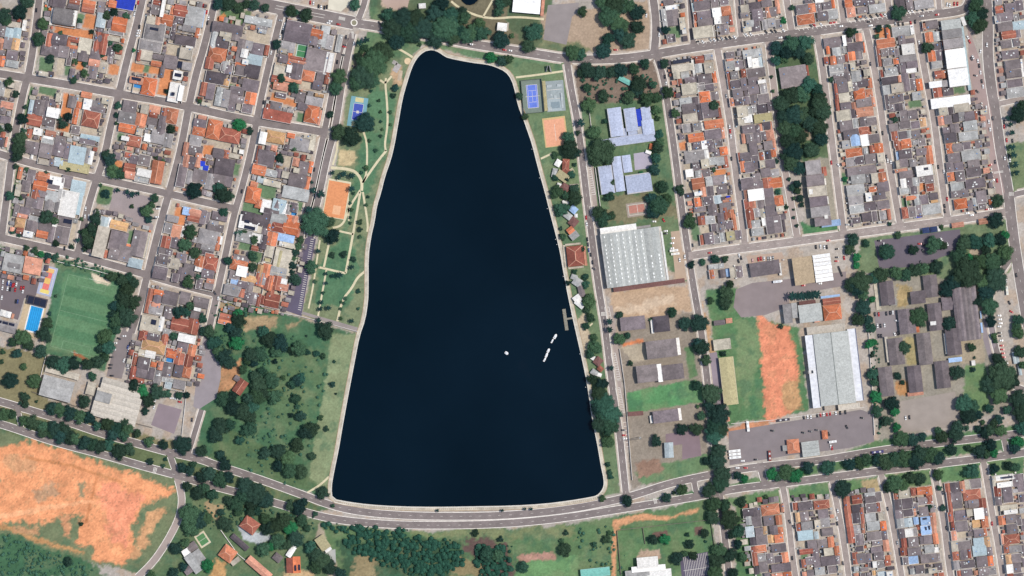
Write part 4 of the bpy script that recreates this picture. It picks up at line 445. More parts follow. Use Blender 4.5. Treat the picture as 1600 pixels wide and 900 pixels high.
def mat(key, rgb, rough=0.85, amp=0.16, scale=0.35, amp2=0.10, scale2=2.2, obj=0.0, spec=0.25, albedo=None, stain=0.0, alt=None):
    if key in _mats: return _mats[key]
    m = bpy.data.materials.new(key); m.use_nodes = True
    nt = m.node_tree; b = nt.nodes["Principled BSDF"]
    b.inputs["Roughness"].default_value = rough
    b.inputs["Specular IOR Level"].default_value = spec
    base = [v * a for v, a in zip(lin(rgb), ALBV)] if albedo is None else list(albedo)
    geo = nt.nodes.new("ShaderNodeNewGeometry")
    inf = nt.nodes.new("ShaderNodeObjectInfo")
    off = nt.nodes.new("ShaderNodeVectorMath"); off.operation = 'ADD'
    sc = nt.nodes.new("ShaderNodeMath"); sc.operation = 'MULTIPLY'; sc.inputs[1].default_value = 97.0
    nt.links.new(inf.outputs["Random"], sc.inputs[0])
    nt.links.new(geo.outputs["Position"], off.inputs[0]); nt.links.new(sc.outputs[0], off.inputs[1])
    def noise(s, det):
        n = nt.nodes.new("ShaderNodeTexNoise"); n.inputs["Scale"].default_value = s; n.inputs["Detail"].default_value = det
        nt.links.new(off.outputs[0], n.inputs["Vector"]); return n.outputs[0]
    def lin_map(sock, lo, hi, a, bb):
        r = nt.nodes.new("ShaderNodeMapRange"); r.inputs[1].default_value = lo; r.inputs[2].default_value = hi
        r.inputs[3].default_value = a; r.inputs[4].default_value = bb
        nt.links.new(sock, r.inputs[0]); return r.outputs[0]
    def mul(a, bb):
        n = nt.nodes.new("ShaderNodeMath"); n.operation = 'MULTIPLY'
        nt.links.new(a, n.inputs[0]); nt.links.new(bb, n.inputs[1]); return n.outputs[0]
    f = lin_map(noise(scale, 3.0), 0.25, 0.75, 1 - amp, 1 + amp)
    if amp2: f = mul(f, lin_map(noise(scale2, 2.0), 0.25, 0.75, 1 - amp2, 1 + amp2))
    if obj: f = mul(f, lin_map(inf.outputs["Random"], 0, 1, 1 - obj, 1 + obj))
    if stain: f = mul(f, lin_map(noise(0.13, 4.0), 0.42, 0.62, 1 - stain, 1.0))
    v = nt.nodes.new("ShaderNodeVectorMath"); v.operation = 'SCALE'; v.inputs[0].default_value = base
    if alt is not None:          # each copy sits somewhere between two weathered colours
        mx = nt.nodes.new("ShaderNodeMix"); mx.data_type = 'RGBA'
        mx.inputs[6].default_value = (*base, 1); mx.inputs[7].default_value = (*(alt if max(alt) < 1 else [q * a for q, a in zip(lin(alt), ALBV)]), 1)
        fr = nt.nodes.new("ShaderNodeMath"); fr.operation = 'FRACT'; f2 = nt.nodes.new("ShaderNodeMath"); f2.operation = 'MULTIPLY'; f2.inputs[1].default_value = 7.31
        nt.links.new(inf.outputs["Random"], f2.inputs[0]); nt.links.new(f2.outputs[0], fr.inputs[0]); nt.links.new(fr.outputs[0], mx.inputs[0]); nt.links.new(mx.outputs[2], v.inputs[0])
    nt.links.new(f, v.inputs["Scale"]); nt.links.new(v.outputs[0], b.inputs["Base Color"])
    _mats[key] = m
    return m
ROOF = dict(g=(120,109,115), k=(86,79,86), m=(150,144,144), l=(186,188,187), o=(220,124,82), r=(156,88,74), p=(216,154,132), t=(206,164,116), w=(244,243,240),
            c=(208,200,182), b=(170,192,200), u=(158,186,222), v=(38,66,190), y=(184,174,128), s=(178,187,210), q=(186,166,138), n=(44,58,96), e=(128,196,184), a=(176,179,176), z=(198,190,178), x=(116,82,78), i=(255,255,254))
ROOFWORD = dict(g="grey", k="charcoal", m="ash-grey", l="pale grey", o="orange", r="red-brown", p="salmon", t="ochre", w="white", c="cream", b="pale blue", u="sky-blue", v="vivid blue", y="khaki",
                s="lavender-blue", q="tan", n="navy", e="teal", a="grey-green", z="stone-grey", x="maroon", i="bright white")
ALT = dict(g=(140,130,130), k=(104,94,98), m=(164,160,160), l=(172,170,168), o=(204,134,104), r=(178,112,92), p=(204,146,120), t=(196,160,126), w=(222,219,214), c=(190,180,166), b=(182,192,196), y=(176,168,140))
def roofmat(code):
    tiles = code in 'ortpx'
    return mat("roof_" + code, ROOF[code], rough=0.8, amp=0.22 if tiles else 0.18, scale=0.5, amp2=0.2 if tiles else 0.2, scale2=1.5, obj=0.26 if code in 'orptgm' else 0.14, alt=ALT.get(code), stain=0.24 if code in 'gkmlcorp' else 0.06)
WALLM = mat("render_wall", (206,198,188), obj=0.15)
PARM = mat("parapet_paint", (234,228,222), obj=0.16)
# ---- unit solids, shared
def _unit(shape):
    q = 0.5
    if shape == 'g':
        v = [(-q,-q,0),(q,-q,0),(q,q,0),(-q,q,0),(-q,0,1),(q,0,1)]
        return v, [(0,1,5,4),(3,4,5,2),(0,4,3),(1,2,5),(0,3,2,1)]
    if shape == 'h':
        v = [(-q,-q,0),(q,-q,0),(q,q,0),(-q,q,0),(-0.2,0,1),(0.2,0,1)]
        return v, [(0,1,5,4),(2,3,4,5),(3,0,4),(1,2,5),(0,3,2,1)]
    if shape == 's':
        v = [(-q,-q,0),(q,-q,0),(q,q,0),(-q,q,0),(-q,-q,.25),(q,-q,.25),(q,q,1),(-q,q,1)]
        return v, [(4,5,6,7),(0,1,5,4),(1,2,6,5),(2,3,7,6),(3,0,4,7),(0,3,2,1)]
    if shape == 'v':
        n = 10; v = []; f = []
        for i in range(n + 1):
            t = math.pi * i / n
            for xx in (-q, q): v.append((xx, -q * math.cos(t), math.sin(t)))
        f = [(2*i, 2*i+1, 2*i+3, 2*i+2) for i in range(n)]
        f += [tuple(2*i for i in range(n+1))[::-1], tuple(2*i+1 for i in range(n+1)), (0, 2*n, 2*n+1, 1)]
        return v, f
    if shape == 'b':
        v = [(-q,-q,0),(q,-q,0),(q,q,0),(-q,q,0),(-q,-q,1),(q,-q,1),(q,q,1),(-q,q,1)]
        return v, [(4,5,6,7),(0,1,5,4),(1,2,6,5),(2,3,7,6),(3,0,4,7),(0,3,2,1)]
    if shape == 'f':        # slab with a raised rim
        i = 0.455
        v = [(-q,-q,0),(q,-q,0),(q,q,0),(-q,q,0),(-q,-q,1),(q,-q,1),(q,q,1),(-q,q,1),(-i,-i,1),(i,-i,1),(i,i,1),(-i,i,1),(-i,-i,.35),(i,-i,.35),(i,i,.35),(-i,i,.35)]
        return v, [(0,1,5,4),(1,2,6,5),(2,3,7,6),(3,0,4,7),(4,5,9,8),(5,6,10,9),(6,7,11,10),(7,4,8,11),(8,9,13,12),(9,10,14,13),(10,11,15,14),(11,8,12,15),(12,13,14,15),(0,3,2,1)]
_um = {}
def unit(shape, m):
    k = (shape, m.name)
    if k not in _um:
        v, f = _unit(shape); _um[k] = mesh("unit_" + shape, v, f, m)
    return _um[k]
def put(name, me, x, y, z, sx, sy, sz, ang=0.0, parent=None, base=None):
    """a shared mesh at photo px x,y; sizes in metres; ang in degrees clockwise in the photo; base = parent's world origin"""
    o = link(name, me, parent)
    p = W(x, y, z)
    o.location = p - base if base is not None else p
    o.rotation_euler = (0, 0, -math.radians(ang)); o.scale = (sx, sy, sz)
    return o
def empty(name, x, y):
    o = bpy.data.objects.new(name, None); COL.objects.link(o); o.location = W(x, y); o.empty_display_size = 1
    return o
def tris(verts, faces): return verts, faces
def skylight_mesh(k):
    r = random.Random(k); v = []; f = []
    for i in range(1):
        x0 = r.uniform(-.42, .3); y0 = r.uniform(-.42, .12); w = r.uniform(.06, .12); d = r.uniform(.12, .25)
        if y0 < 0 < y0 + d: y0 = 0.04
        b = len(v)
        for (x, y) in ((x0, y0), (x0 + w, y0), (x0 + w, y0 + d), (x0, y0 + d)): v.append((x, y, 1 - 2 * abs(y) + .05))
        f.append((b, b+1, b+2, b+3))
    return mesh("skylight_sheet", v, f, mat("skylight", (226, 228, 226), amp=.1))
SKY = [skylight_mesh(k) for k in range(14)]
def cyl(n, r0, r1, h, m, name, cap=True):
    v = [(r0*math.cos(2*math.pi*i/n), r0*math.sin(2*math.pi*i/n), 0) for i in range(n)] + [(r1*math.cos(2*math.pi*i/n), r1*math.sin(2*math.pi*i/n), h) for i in range(n)]
    f = [(i, (i+1) % n, n+(i+1) % n, n+i) for i in range(n)] + [tuple(range(n, 2*n)), tuple(range(n))[::-1]]
    return mesh(name, v, f, m)
TANKS = [cyl(10, .62, .72, 1.3, mat("tank_blue", (120,150,190), obj=.2), "tank"), cyl(10, .6, .7, 1.3, mat("tank_grey", (176,178,180), obj=.2), "tank"), cyl(10, .6, .7, 1.3, mat("tank_white", (236,236,236)), "tank")]
SOLAR = mat("solar_glass", (26,30,52), rough=.25, amp=.1, spec=.5)
POOL = mat("pool_water", (64,140,205), rough=.12, amp=.06)
def volume(parent, base, code, cx, cy, w, h, ang, shape=None, eave=None, rise=None, sky=0.0, r=rnd):
    """one roof on its walls: px centre and size"""
    Wm, Hm = w * S, h * S
    if shape is None:
        shape = 'f' if code in 'wc' and r.random() < .75 else ('g' if r.random() < .7 else 's')
        if code in 'ortp': shape = 'h' if r.random() < .25 and 0.6 < w / h < 1.7 else 'g'
    if eave is None: eave = (r.uniform(5.6, 6.6) if r.random() < .5 else r.uniform(3.2, 4.0)) if code in 'wc' and w * h > 60 else r.uniform(2.7, 3.8)
    if w < 5.2 or h < 5.2: eave = min(eave, r.uniform(2.3, 2.8))
    a = ang
    if shape in 'ghv' and Hm > Wm * 1.05: Wm, Hm, a = Hm, Wm, ang + 90
    if rise is None:
        rise = {'f': 0.55, 's': min(Wm, Hm) * .12, 'v': Hm * .28}.get(shape, Hm * (.24 if code in 'ortp' else .15))
    wl = put("wall", unit('b', WALLM), cx, cy, 0, Wm - .5, Hm - .5, eave + (.0 if shape == 'f' else .05), a, parent, base)
    ro = put("roof", unit(shape, roofmat(code)), cx, cy, eave, Wm, Hm, rise, a, parent, base)
    if shape == 'g' and code in 'gml' and r.random() < sky:
        for k in r.sample(SKY, r.choice((1, 2, 2, 3))): link("skylight", k, ro)
    if shape in 'gh' and code in 'orpt' and w*h > 90: link("ridge_cap", RIDGE[shape], ro)
    return eave, rise, ro
def ridge_mesh(shape):
    x = .5 if shape == 'g' else .2; V = []; F = []
    def rod(a, b, hw):
        k = len(V); a, b = Vector(a), Vector(b); d = (b-a); n_ = Vector((-d.y, d.x, 0)).normalized()*hw
        for q in (a, b): V.extend([q+n_+Vector((0, 0, .0)), q-n_, q+Vector((0, 0, .07))])
        F.extend([(k, k+3, k+5, k+2), (k+2, k+5, k+4, k+1), (k, k+2, k+1), (k+3, k+4, k+5), (k, k+1, k+4, k+3)])
    rod((-x, 0, 1), (x, 0, 1), .022)
    if shape == 'h':
        for sx in (-1, 1):
            for sy in (-1, 1): rod((sx*.2, 0, 1), (sx*.5, sy*.5, .01), .014)
    return mesh("ridge_cap", V, F, mat("ridge_tile", (226,172,146), amp=.2))
RIDGE = {k: ridge_mesh(k) for k in 'gh'}
ORD = "first second third fourth fifth sixth seventh eighth ninth tenth eleventh twelfth thirteenth fourteenth fifteenth sixteenth seventeenth eighteenth nineteenth".split()
TENS = ["", "", "twenty", "thirty", "forty", "fifty", "sixty", "seventy"]
def ordinal(n):
    if n < 20: return ORD[n - 1]
    t, u = divmod(n, 10)
    return (TENS[t][:-1] + "ieth") if u == 0 else TENS[t] + "-" + ORD[u - 1]
def nearest(x, y, table):
    return min(table, key=lambda q: (q[0] - x) ** 2 + (q[1] - y) ** 2)[2]
def poly_sheet(name, pts, z, m, parent=None, kind="structure"):
    v = [W(x, y, z) for x, y in pts]
    me = bpy.data.meshes.new(name); bm = bmesh.new()
    fv = [bm.verts.new(p) for p in v]; f = bm.faces.new(fv); bm.normal_update()
    if f.normal.z < 0: f.normal_flip()
    bmesh.ops.triangulate(bm, faces=[f]); bm.to_mesh(me); bm.free()
    me.materials.append(m)
    o = link(name, me, parent)
    if kind and parent is None: o["kind"] = kind
    return o
def rect_pts(cx, cy, w, h, ang):
    c, s = math.cos(math.radians(ang)), math.sin(math.radians(ang))
    return [(cx + u*c - v*s, cy + u*s + v*c) for u, v in ((-w/2, -h/2), (w/2, -h/2), (w/2, h/2), (-w/2, h/2))]
def offset_line(pts, d):
    n = len(pts); out = []
    for i in range(n):
        a = pts[max(i-1, 0)]; b = pts[min(i+1, n-1)]
        tx, ty = b[0]-a[0], b[1]-a[1]; L = math.hypot(tx, ty) or 1
        out.append((pts[i][0] - ty/L*d, pts[i][1] + tx/L*d))
    return out
def resample(pts, step):
    out = [pts[0]]
    for a, b in zip(pts, pts[1:]):
        L = math.hypot(b[0]-a[0], b[1]-a[1]); n = max(1, int(round(L/step)))
        out += [(a[0] + (b[0]-a[0])*i/n, a[1] + (b[1]-a[1])*i/n) for i in range(1, n+1)]
    return out
def smooth_line(pts, it=2):
    for _ in range(it):
        out = [pts[0]]
        for a, b in zip(pts, pts[1:]): out += [(a[0]*.75+b[0]*.25, a[1]*.75+b[1]*.25), (a[0]*.25+b[0]*.75, a[1]*.25+b[1]*.75)]
        pts = out + [pts[-1]]
    return pts
def strip(name, pts, width, z, m, parent=None, kind="structure"):
    l, r = offset_line(pts, -width/2), offset_line(pts, width/2)
    v = [W(*p, z) for p in l] + [W(*p, z) for p in r]; n = len(pts)
    me = mesh(name, v, [(i, n+i, n+i+1, i+1) for i in range(n-1)], m)
    o = link(name, me, parent)
    if kind and parent is None: o["kind"] = kind
    return o
def parse_houses():
    out = []
    for blk in HOUSES.strip().split("@")[1:]:
        head, body = blk.split("\n", 1)
        ox, oy, sc, ang = map(float, head.split())
        for item in body.replace("\n", " ").split(";"):
            its = item.split()
            if not its: continue
            roofs = []
            for t in its:
                p = t[1:].split(",")
                roofs.append((t[0], ox + float(p[0])*sc, oy + float(p[1])*sc, float(p[2])*sc, float(p[3])*sc, ang, p[4] if len(p) > 4 else None))
            out.append(roofs)
    return out
HL = parse_houses()
# ---------------------------------------------------------------- ground sheet, lake, roads, paths
GX0, GX1, GY0, GY1, GS = -24, 1624, -24, 924, 2.0
gx = np.arange(GX0, GX1 + GS, GS); gy = np.arange(GY0, GY1 + GS, GS)
PX, PY = np.meshgrid(gx, gy)
def vnoise(cell, seed, shape=PX.shape):
    r = np.random.default_rng(seed)
    ny, nx = int(shape[0]*GS/cell)+3, int(shape[1]*GS/cell)+3
    g = r.random((ny, nx))
    fy = (np.arange(shape[0])*GS/cell)[:, None]; fx = (np.arange(shape[1])*GS/cell)[None, :]
    iy = fy.astype(int); ix = fx.astype(int); ty = fy-iy; tx = fx-ix
    ty = ty*ty*(3-2*ty); tx = tx*tx*(3-2*tx)
    return (g[iy, ix]*(1-ty)*(1-tx) + g[iy+1, ix]*ty*(1-tx) + g[iy, ix+1]*(1-ty)*tx + g[iy+1, ix+1]*ty*tx)
def fbm(cell, seed): return .5*vnoise(cell, seed) + .3*vnoise(cell/2.2, seed+1) + .2*vnoise(max(cell/5, 2.2), seed+2)
def inside(poly, X, Y):
    c = np.zeros(X.shape, bool); n = len(poly)
    for i in range(n):
        x1, y1 = poly[i]; x2, y2 = poly[(i+1) % n]
        if y1 == y2: continue
        k = (Y < y1) != (Y < y2)
        c ^= k & (X < (x2-x1)*(Y-y1)/(y2-y1) + x1)
    return c
wx, wy = fbm(26, 5) - .5, fbm(26, 9) - .5
fx_, fy_ = vnoise(5, 15) - .5, vnoise(5, 19) - .5
colr = np.zeros(PX.shape + (3,)); colr[:] = lin((176,168,160))
n1 = fbm(30, 21)[..., None]
colr = colr*(.78 + .44*n1)
warm = np.clip((fbm(18, 33)[..., None]-.52)*6, 0, 1); colr = colr*(1-warm*.5) + np.array(lin((178,152,126)))*warm*.5
NZ = [fbm(14, 400+i*7) for i in range(6)]
RNG = np.random.default_rng(3)
def lay(rgb, wob, poly, mott=.16):
    r, g, b = rgb
    if g > r*1.02 and g > b*1.02: rgb = (r*.97, g*1.005, b*1.0)          # blades are cooler than the dry soil between
    xs = [p[0] for p in poly]; ys = [p[1] for p in poly]; pad = wob*4+6
    i0, i1 = max(0, int((min(ys)-pad-GY0)/GS)), min(PX.shape[0], int((max(ys)+pad-GY0)/GS)+2)
    j0, j1 = max(0, int((min(xs)-pad-GX0)/GS)), min(PX.shape[1], int((max(xs)+pad-GX0)/GS)+2)
    sl = (slice(i0, i1), slice(j0, j1))
    if i1 <= i0 or j1 <= j0: return
    k = np.zeros((i1-i0, j1-j0))
    for t in range(6):
        jx, jy = RNG.random(k.shape)-.5, RNG.random(k.shape)-.5; q = 1.6 + wob*.55
        k += inside(poly, PX[sl] + wx[sl]*wob*2.6 + fx_[sl]*wob*1.1 + jx*q, PY[sl] + wy[sl]*wob*2.6 + fy_[sl]*wob*1.1 + jy*q)
    k = (k/6.0)[..., None]
    f = (1 - mott + 2*mott*NZ[int(abs(poly[0][0]*7+poly[0][1]*3)) % 6])[..., None]
    colr[sl] = colr[sl]*(1-k) + np.array(lin(rgb))*f[sl]*k
for rgb, wob, poly in ZONES: lay(rgb, wob, poly)
# tufts of dry and lush grass over every green zone
greenish = (colr[..., 1] > colr[..., 0]*1.02)[..., None]
dry = np.clip((fbm(22, 51)-.5)*5, 0, 1)[..., None]*.30; colr = np.where(greenish, colr*(1-dry)+np.array(lin((136,140,108)))*dry, colr)
lush = np.clip((fbm(16, 61)-.55)*6, 0, 1)[..., None]*.5; colr = np.where(greenish, colr*(1-lush)+np.array(lin((66,106,82)))*lush, colr)
soil = (colr[..., 0] > colr[..., 2]*2.1)[..., None] & (colr[..., 0] > .3)[..., None]
rut = np.clip((fbm(9, 71)-.5)*4, -1, 1)[..., None]*.16; colr = np.where(soil, colr*(1+rut), colr)
for roofs in HL:            # yards
    for c, x, y, w, h, a, sh in roofs:
        if c in 'DYK': lay({'D': (206,138,96), 'Y': (106,128,98), 'K': (188,176,158)}[c], 1.2, rect_pts(x, y, w, h, a), .2)
for i in range(7):          # mown bands of the football pitch
    lay((88,124,92) if i % 2 else (102,134,100), .8, rect_pts(131 - (i-3)*16*math.sin(math.radians(14)) , 494 + (i-3)*16*math.cos(math.radians(14)), 80, 16, 14), .1)
colr *= (1 + .16*(RNG.random(PX.shape)-.5) + .10*(vnoise(4.2, 88)-.5))[..., None]          # clods, tufts and litter
tuft = (RNG.random(PX.shape) < .035)[..., None] & soil; colr = np.where(tuft, colr*np.array((.62, .74, .78)), colr)
worn = (fbm(11, 93) > .66)[..., None] & soil; colr = np.where(worn, colr*.78 + np.array(lin((150,132,98)))*.22, colr)
in_lake = inside(LAKE, PX, PY)
Z = np.where(in_lake, -2.4, 0.0)
pond = inside([(718,-30),(752,-30),(748,0),(742,7),(735,9),(727,8),(721,3),(716,-6)], PX, PY); Z = np.where(pond, -1.5, Z)
nyv, nxv = PX.shape
verts = np.stack([(PX-800)*S, (450-PY)*S, Z], -1).reshape(-1, 3).astype(np.float32)
idx = np.arange(nyv*nxv).reshape(nyv, nxv)
quads = np.stack([idx[1:, :-1], idx[1:, 1:], idx[:-1, 1:], idx[:-1, :-1]], -1).reshape(-1, 4).astype(np.int32)
# outer skirt to the horizon
nv = len(verts)
R = 9000.0
x0, x1, y0, y1 = verts[:, 0].min(), verts[:, 0].max(), verts[:, 1].min(), verts[:, 1].max()
sk = np.array([(x0,y0,0),(x1,y0,0),(x1,y1,0),(x0,y1,0),(-R,-R,0),(R,-R,0),(R,R,0),(-R,R,0)], np.float32)
verts = np.vstack([verts, sk])
skf = np.array([(nv+4,nv+5,nv+1,nv),(nv+5,nv+6,nv+2,nv+1),(nv+6,nv+7,nv+3,nv+2),(nv+7,nv+4,nv,nv+3)], np.int32)
quads = np.vstack([quads, skf])
gme = bpy.data.meshes.new("ground")
gme.vertices.add(len(verts)); gme.vertices.foreach_set("co", verts.ravel())
gme.loops.add(quads.size); gme.loops.foreach_set("vertex_index", quads.ravel())
gme.polygons.add(len(quads)); gme.polygons.foreach_set("loop_start", np.arange(0, quads.size, 4, dtype=np.int32))
gme.update(calc_edges=True)
att = gme.color_attributes.new("ground_colour", 'FLOAT_COLOR', 'POINT')
ca = np.ones((len(verts), 4), np.float32); ca[:nv, :3] = (colr*ALB).reshape(-1, 3); ca[nv:, :3] = np.array(lin((128,126,108)))*ALB
att.data.foreach_set("color", ca.ravel())
gm = bpy.data.materials.new("soil_and_grass"); gm.use_nodes = True
nt = gm.node_tree; bs = nt.nodes["Principled BSDF"]; bs.inputs["Roughness"].default_value = .95; bs.inputs["Specular IOR Level"].default_value = .1
a_ = nt.nodes.new("ShaderNodeAttribute"); a_.attribute_name = "ground_colour"
ge = nt.nodes.new("ShaderNodeNewGeometry")
vv = nt.nodes.new("ShaderNodeVectorMath"); vv.operation = 'SCALE'
fs = None
for sc_, am in ((.45, .16), (1.6, .16), (.08, .08)):
    n_ = nt.nodes.new("ShaderNodeTexNoise"); n_.inputs["Scale"].default_value = sc_; n_.inputs["Detail"].default_value = 3
    nt.links.new(ge.outputs["Position"], n_.inputs["Vector"])
    r_ = nt.nodes.new("ShaderNodeMapRange"); r_.inputs[1].default_value = .25; r_.inputs[2].default_value = .75; r_.inputs[3].default_value = 1-am; r_.inputs[4].default_value = 1+am
    nt.links.new(n_.outputs[0], r_.inputs[0])
    if fs is None: fs = r_.outputs[0]
    else:
        mm = nt.nodes.new("ShaderNodeMath"); mm.operation = 'MULTIPLY'; nt.links.new(fs, mm.inputs[0]); nt.links.new(r_.outputs[0], mm.inputs[1]); fs = mm.outputs[0]
nt.links.new(a_.outputs["Color"], vv.inputs[0]); nt.links.new(fs, vv.inputs["Scale"]); nt.links.new(vv.outputs[0], bs.inputs["Base Color"])
gme.materials.append(gm)
tag(link("ground", gme), "dry ground of soil, grass and paving under the town", kind="structure")

wm = bpy.data.materials.new("lake_water"); wm.use_nodes = True
nt = wm.node_tree; bs = nt.nodes["Principled BSDF"]; bs.inputs["Roughness"].default_value = .08; bs.inputs["IOR"].default_value = 1.33; bs.inputs["Specular IOR Level"].default_value = .18
ge = nt.nodes.new("ShaderNodeNewGeometry"); no = nt.nodes.new("ShaderNodeTexNoise"); no.inputs["Scale"].default_value = .006; no.inputs["Detail"].default_value = 4
nt.links.new(ge.outputs["Position"], no.inputs["Vector"])
rp = nt.nodes.new("ShaderNodeValToRGB"); rp.color_ramp.elements[0].position = .3; rp.color_ramp.elements[1].position = .66; e3 = rp.color_ramp.elements.new(.78); e3.color = (.0042, .0074, .0125, 1)
rp.color_ramp.elements[0].color = (.0002, .0036, .0072, 1); rp.color_ramp.elements[1].color = (.0010, .0058, .0112, 1)
nt.links.new(no.outputs[0], rp.inputs[0]); nt.links.new(rp.outputs[0], bs.inputs["Base Color"])
bn = nt.nodes.new("ShaderNodeTexNoise"); bn.inputs["Scale"].default_value = .6; bn.inputs["Detail"].default_value = 3; nt.links.new(ge.outputs["Position"], bn.inputs["Vector"])
bp = nt.nodes.new("ShaderNodeBump"); bp.inputs["Strength"].default_value = .12; bp.inputs["Distance"].default_value = .1
nt.links.new(bn.outputs[0], bp.inputs["Height"]); nt.links.new(bp.outputs[0], bs.inputs["Normal"])
lake = poly_sheet("lake_water", [(x, y) for x, y in LAKE], -.55, wm)
tag(lake, "long dark navy lake widening towards the south")
tag(poly_sheet("pond_water", [(720,-20),(750,-20),(747,0),(741,6),(735,8),(728,7),(722,2),(718,-6)], -.35, wm), "small round dark pond at the northern edge")
# promenade ring with its retaining wall
def ring(name, pts, d0, d1, z, m, wallz=None, wm_=None):
    P = pts + [pts[0]]
    area = sum(a[0]*b[1]-b[0]*a[1] for a, b in zip(P, P[1:]))
    sg = 1 if area > 0 else -1
    n = len(pts); inn, out = [], []
    for i in range(n):
        a, b = pts[i-1], pts[(i+1) % n]; tx, ty = b[0]-a[0], b[1]-a[1]; L = math.hypot(tx, ty)
        nx_, ny_ = ty/L*sg, -tx/L*sg
        inn.append((pts[i][0]+nx_*d0, pts[i][1]+ny_*d0)); out.append((pts[i][0]+nx_*d1, pts[i][1]+ny_*d1))
    v = [W(*p, z) for p in inn] + [W(*p, z) for p in out]; f = [(i, (i+1) % n, n+(i+1) % n, n+i) for i in range(n)]
    if wallz is not None:
        v += [W(*p, wallz) for p in inn]; f += [(2*n+i, 2*n+(i+1) % n, (i+1) % n, i) for i in range(n)]
    me = mesh(name, v, f, m); o = link(name, me); o["kind"] = "structure"; return o
LK = smooth_line(LAKE + [LAKE[0]], 1)[:-1]
PROM = mat("promenade_concrete", (206,196,178), amp=.2, scale=.2, amp2=.15, stain=.2)
ring("promenade_path", LK, -.2, 5.2, .10, PROM, -1.5)
ring("lake_kerb", LK, -.9, .6, .28, mat("kerb_stone", (214,210,200), amp=.2, scale=.8), -1.6)
ring("promenade_verge_line", LK, 5.0, 5.9, .16, mat("verge_soil", (168,146,118), amp=.25, scale=.5))

JV, JF = [], []
for (ax_, ay_), (bx_, by_) in zip(resample(LAKE[34:47], 3.2), resample(LAKE[34:47], 3.2)[1:]):
    tx_, ty_ = bx_-ax_, by_-ay_; L_ = math.hypot(tx_, ty_); nx_, ny_ = (-ty_/L_, tx_/L_)
    if ny_ < 0: nx_, ny_ = -nx_, -ny_
    if ny_ < .5: continue
    b_ = len(JV); q_ = math.degrees(math.atan2(ty_, tx_))
    JV += [W(*p_, .125) for p_ in rect_pts(ax_+nx_*2.6, ay_+ny_*2.6, .8, 1.8, q_)][::-1]; JF.append((b_, b_+1, b_+2, b_+3))
tag(link("promenade_joints", mesh("promenade_joints", JV, JF, mat("joint_stone", (150,138,122), amp=.3, scale=.8))), "dark paving joints along the dam promenade", kind="structure")
ASPH = {'a': mat("asphalt", (136,126,124), amp=.13, scale=.06, amp2=.10, scale2=.9, stain=.14), 'b': mat("asphalt_dusty", (164,152,147), amp=.14, scale=.08, amp2=.12, scale2=.9, stain=.14), 'c': mat("asphalt_worn", (166,152,146), amp=.12, scale=.1, amp2=.08)}
KERB = mat("kerb_concrete", (236,230,222), amp=.2, scale=.3, amp2=.15)
PAVE = mat("pavement_slabs", (194,182,170), amp=.22, scale=.25, amp2=.15)
SEG = []
RL = []
for w, lev, sf, pts in ROADS:
    sm = resample(smooth_line(pts, 2), 2.5); RL.append((w, lev, sf, sm))
allp = [np.array(sm) for _, _, _, sm in RL]
def free_of_roads(p, skip, pad):
    for j, arr in enumerate(allp):
        if j == skip: continue
        if abs(arr[:, 0].mean()-p[0]) > 1e9: continue
        if (((arr[:, 0]-p[0])**2 + (arr[:, 1]-p[1])**2).min()) < (RL[j][0]/2 + pad)**2: return False
    return True
for i, (w, lev, sf, sm) in enumerate(RL):
    ro = strip("road", sm, w, .004*lev + .004, ASPH[sf])
    ro["label"] = "asphalt street crossing the town"
    kv, kf, pv, pf = [], [], [], []
    for side in (-1, 1):
        base = offset_line(sm, side*w/2)
        def band(vl, fl, d0, d1, z, pad):
            A, B = offset_line(sm, side*(w/2+d0)), offset_line(sm, side*(w/2+d1))
            ok = [free_of_roads(p, i, pad) for p in A]
            for q in range(len(sm)-1):
                if ok[q] and ok[q+1]:
                    b = len(vl)
                    for p in (A[q], A[q+1], B[q+1], B[q]): vl.append(W(*p, z))
                    for p in (A[q], A[q+1]): vl.append(W(*p, 0))
                    fl.append((b, b+1, b+2, b+3) if side > 0 else (b+3, b+2, b+1, b))
                    fl.append((b+1, b, b+4, b+5) if side > 0 else (b, b+1, b+5, b+4))
        band(kv, kf, 0, .9, .13, 1.0)
        if sf != 'c': band(pv, pf, .9, 3.4, .10, 2.6)
    if kf: link("kerb", mesh("kerb", kv, kf, KERB), ro)
    if pf and lev < 4: link("pavement", mesh("pavement", pv, pf, PAVE), ro)
PATHM = mat("path_concrete", (212,202,170), amp=.12, scale=.3)
for wd, pts in [(3.6,[(604,235),(590,252),(567,285)]),(4.5,[(517,262),(545,264),(558,270),(566,284),(565,298)]),(3.2,[(603,122),(602,132),(605,162),(606,195),(601,225),(603,236)]),
 (3,[(568,206),(574,225),(573,272),(567,286)]),(3.4,[(563,297),(545,325),(538,347),(530,354),(520,356)]),(3.6,[(563,300),(552,365),(540,427)]),(3.2,[(567,300),(575,350),(574,362)]),(3,[(530,361),(552,366)]),
 (3.2,[(514,380),(506,418)]),(3.4,[(496,417),(540,427)]),(2.6,[(500,375),(496,400),(489,450),(482,482)]),(2.8,[(510,422),(497,494)]),(3.6,[(570,424),(558,434),(550,450),(535,468),(527,502)]),
 (3.2,[(594,125),(602,131),(612,119)]),(3.4,[(612,70),(640,86),(648,92)]),(3.2,[(806,121),(840,117),(881,111)]),(3.4,[(705,2),(717,12),(736,21),(754,27),(777,29),(806,26),(850,30)]),(3,[(755,26),(771,-2)]),
 (3.2,[(480,770),(500,758),(514,745)]),(3,[(845,248),(862,240)]),(2.4,[(926,505),(915,515),(918,500)]),(3,[(526,205),(528,230),(520,258)]),(2.6,[(545,345),(543,285)])]:
    tag(strip("path", resample(smooth_line(pts, 2), 3), wd, .03, PATHM), "pale concrete park path")
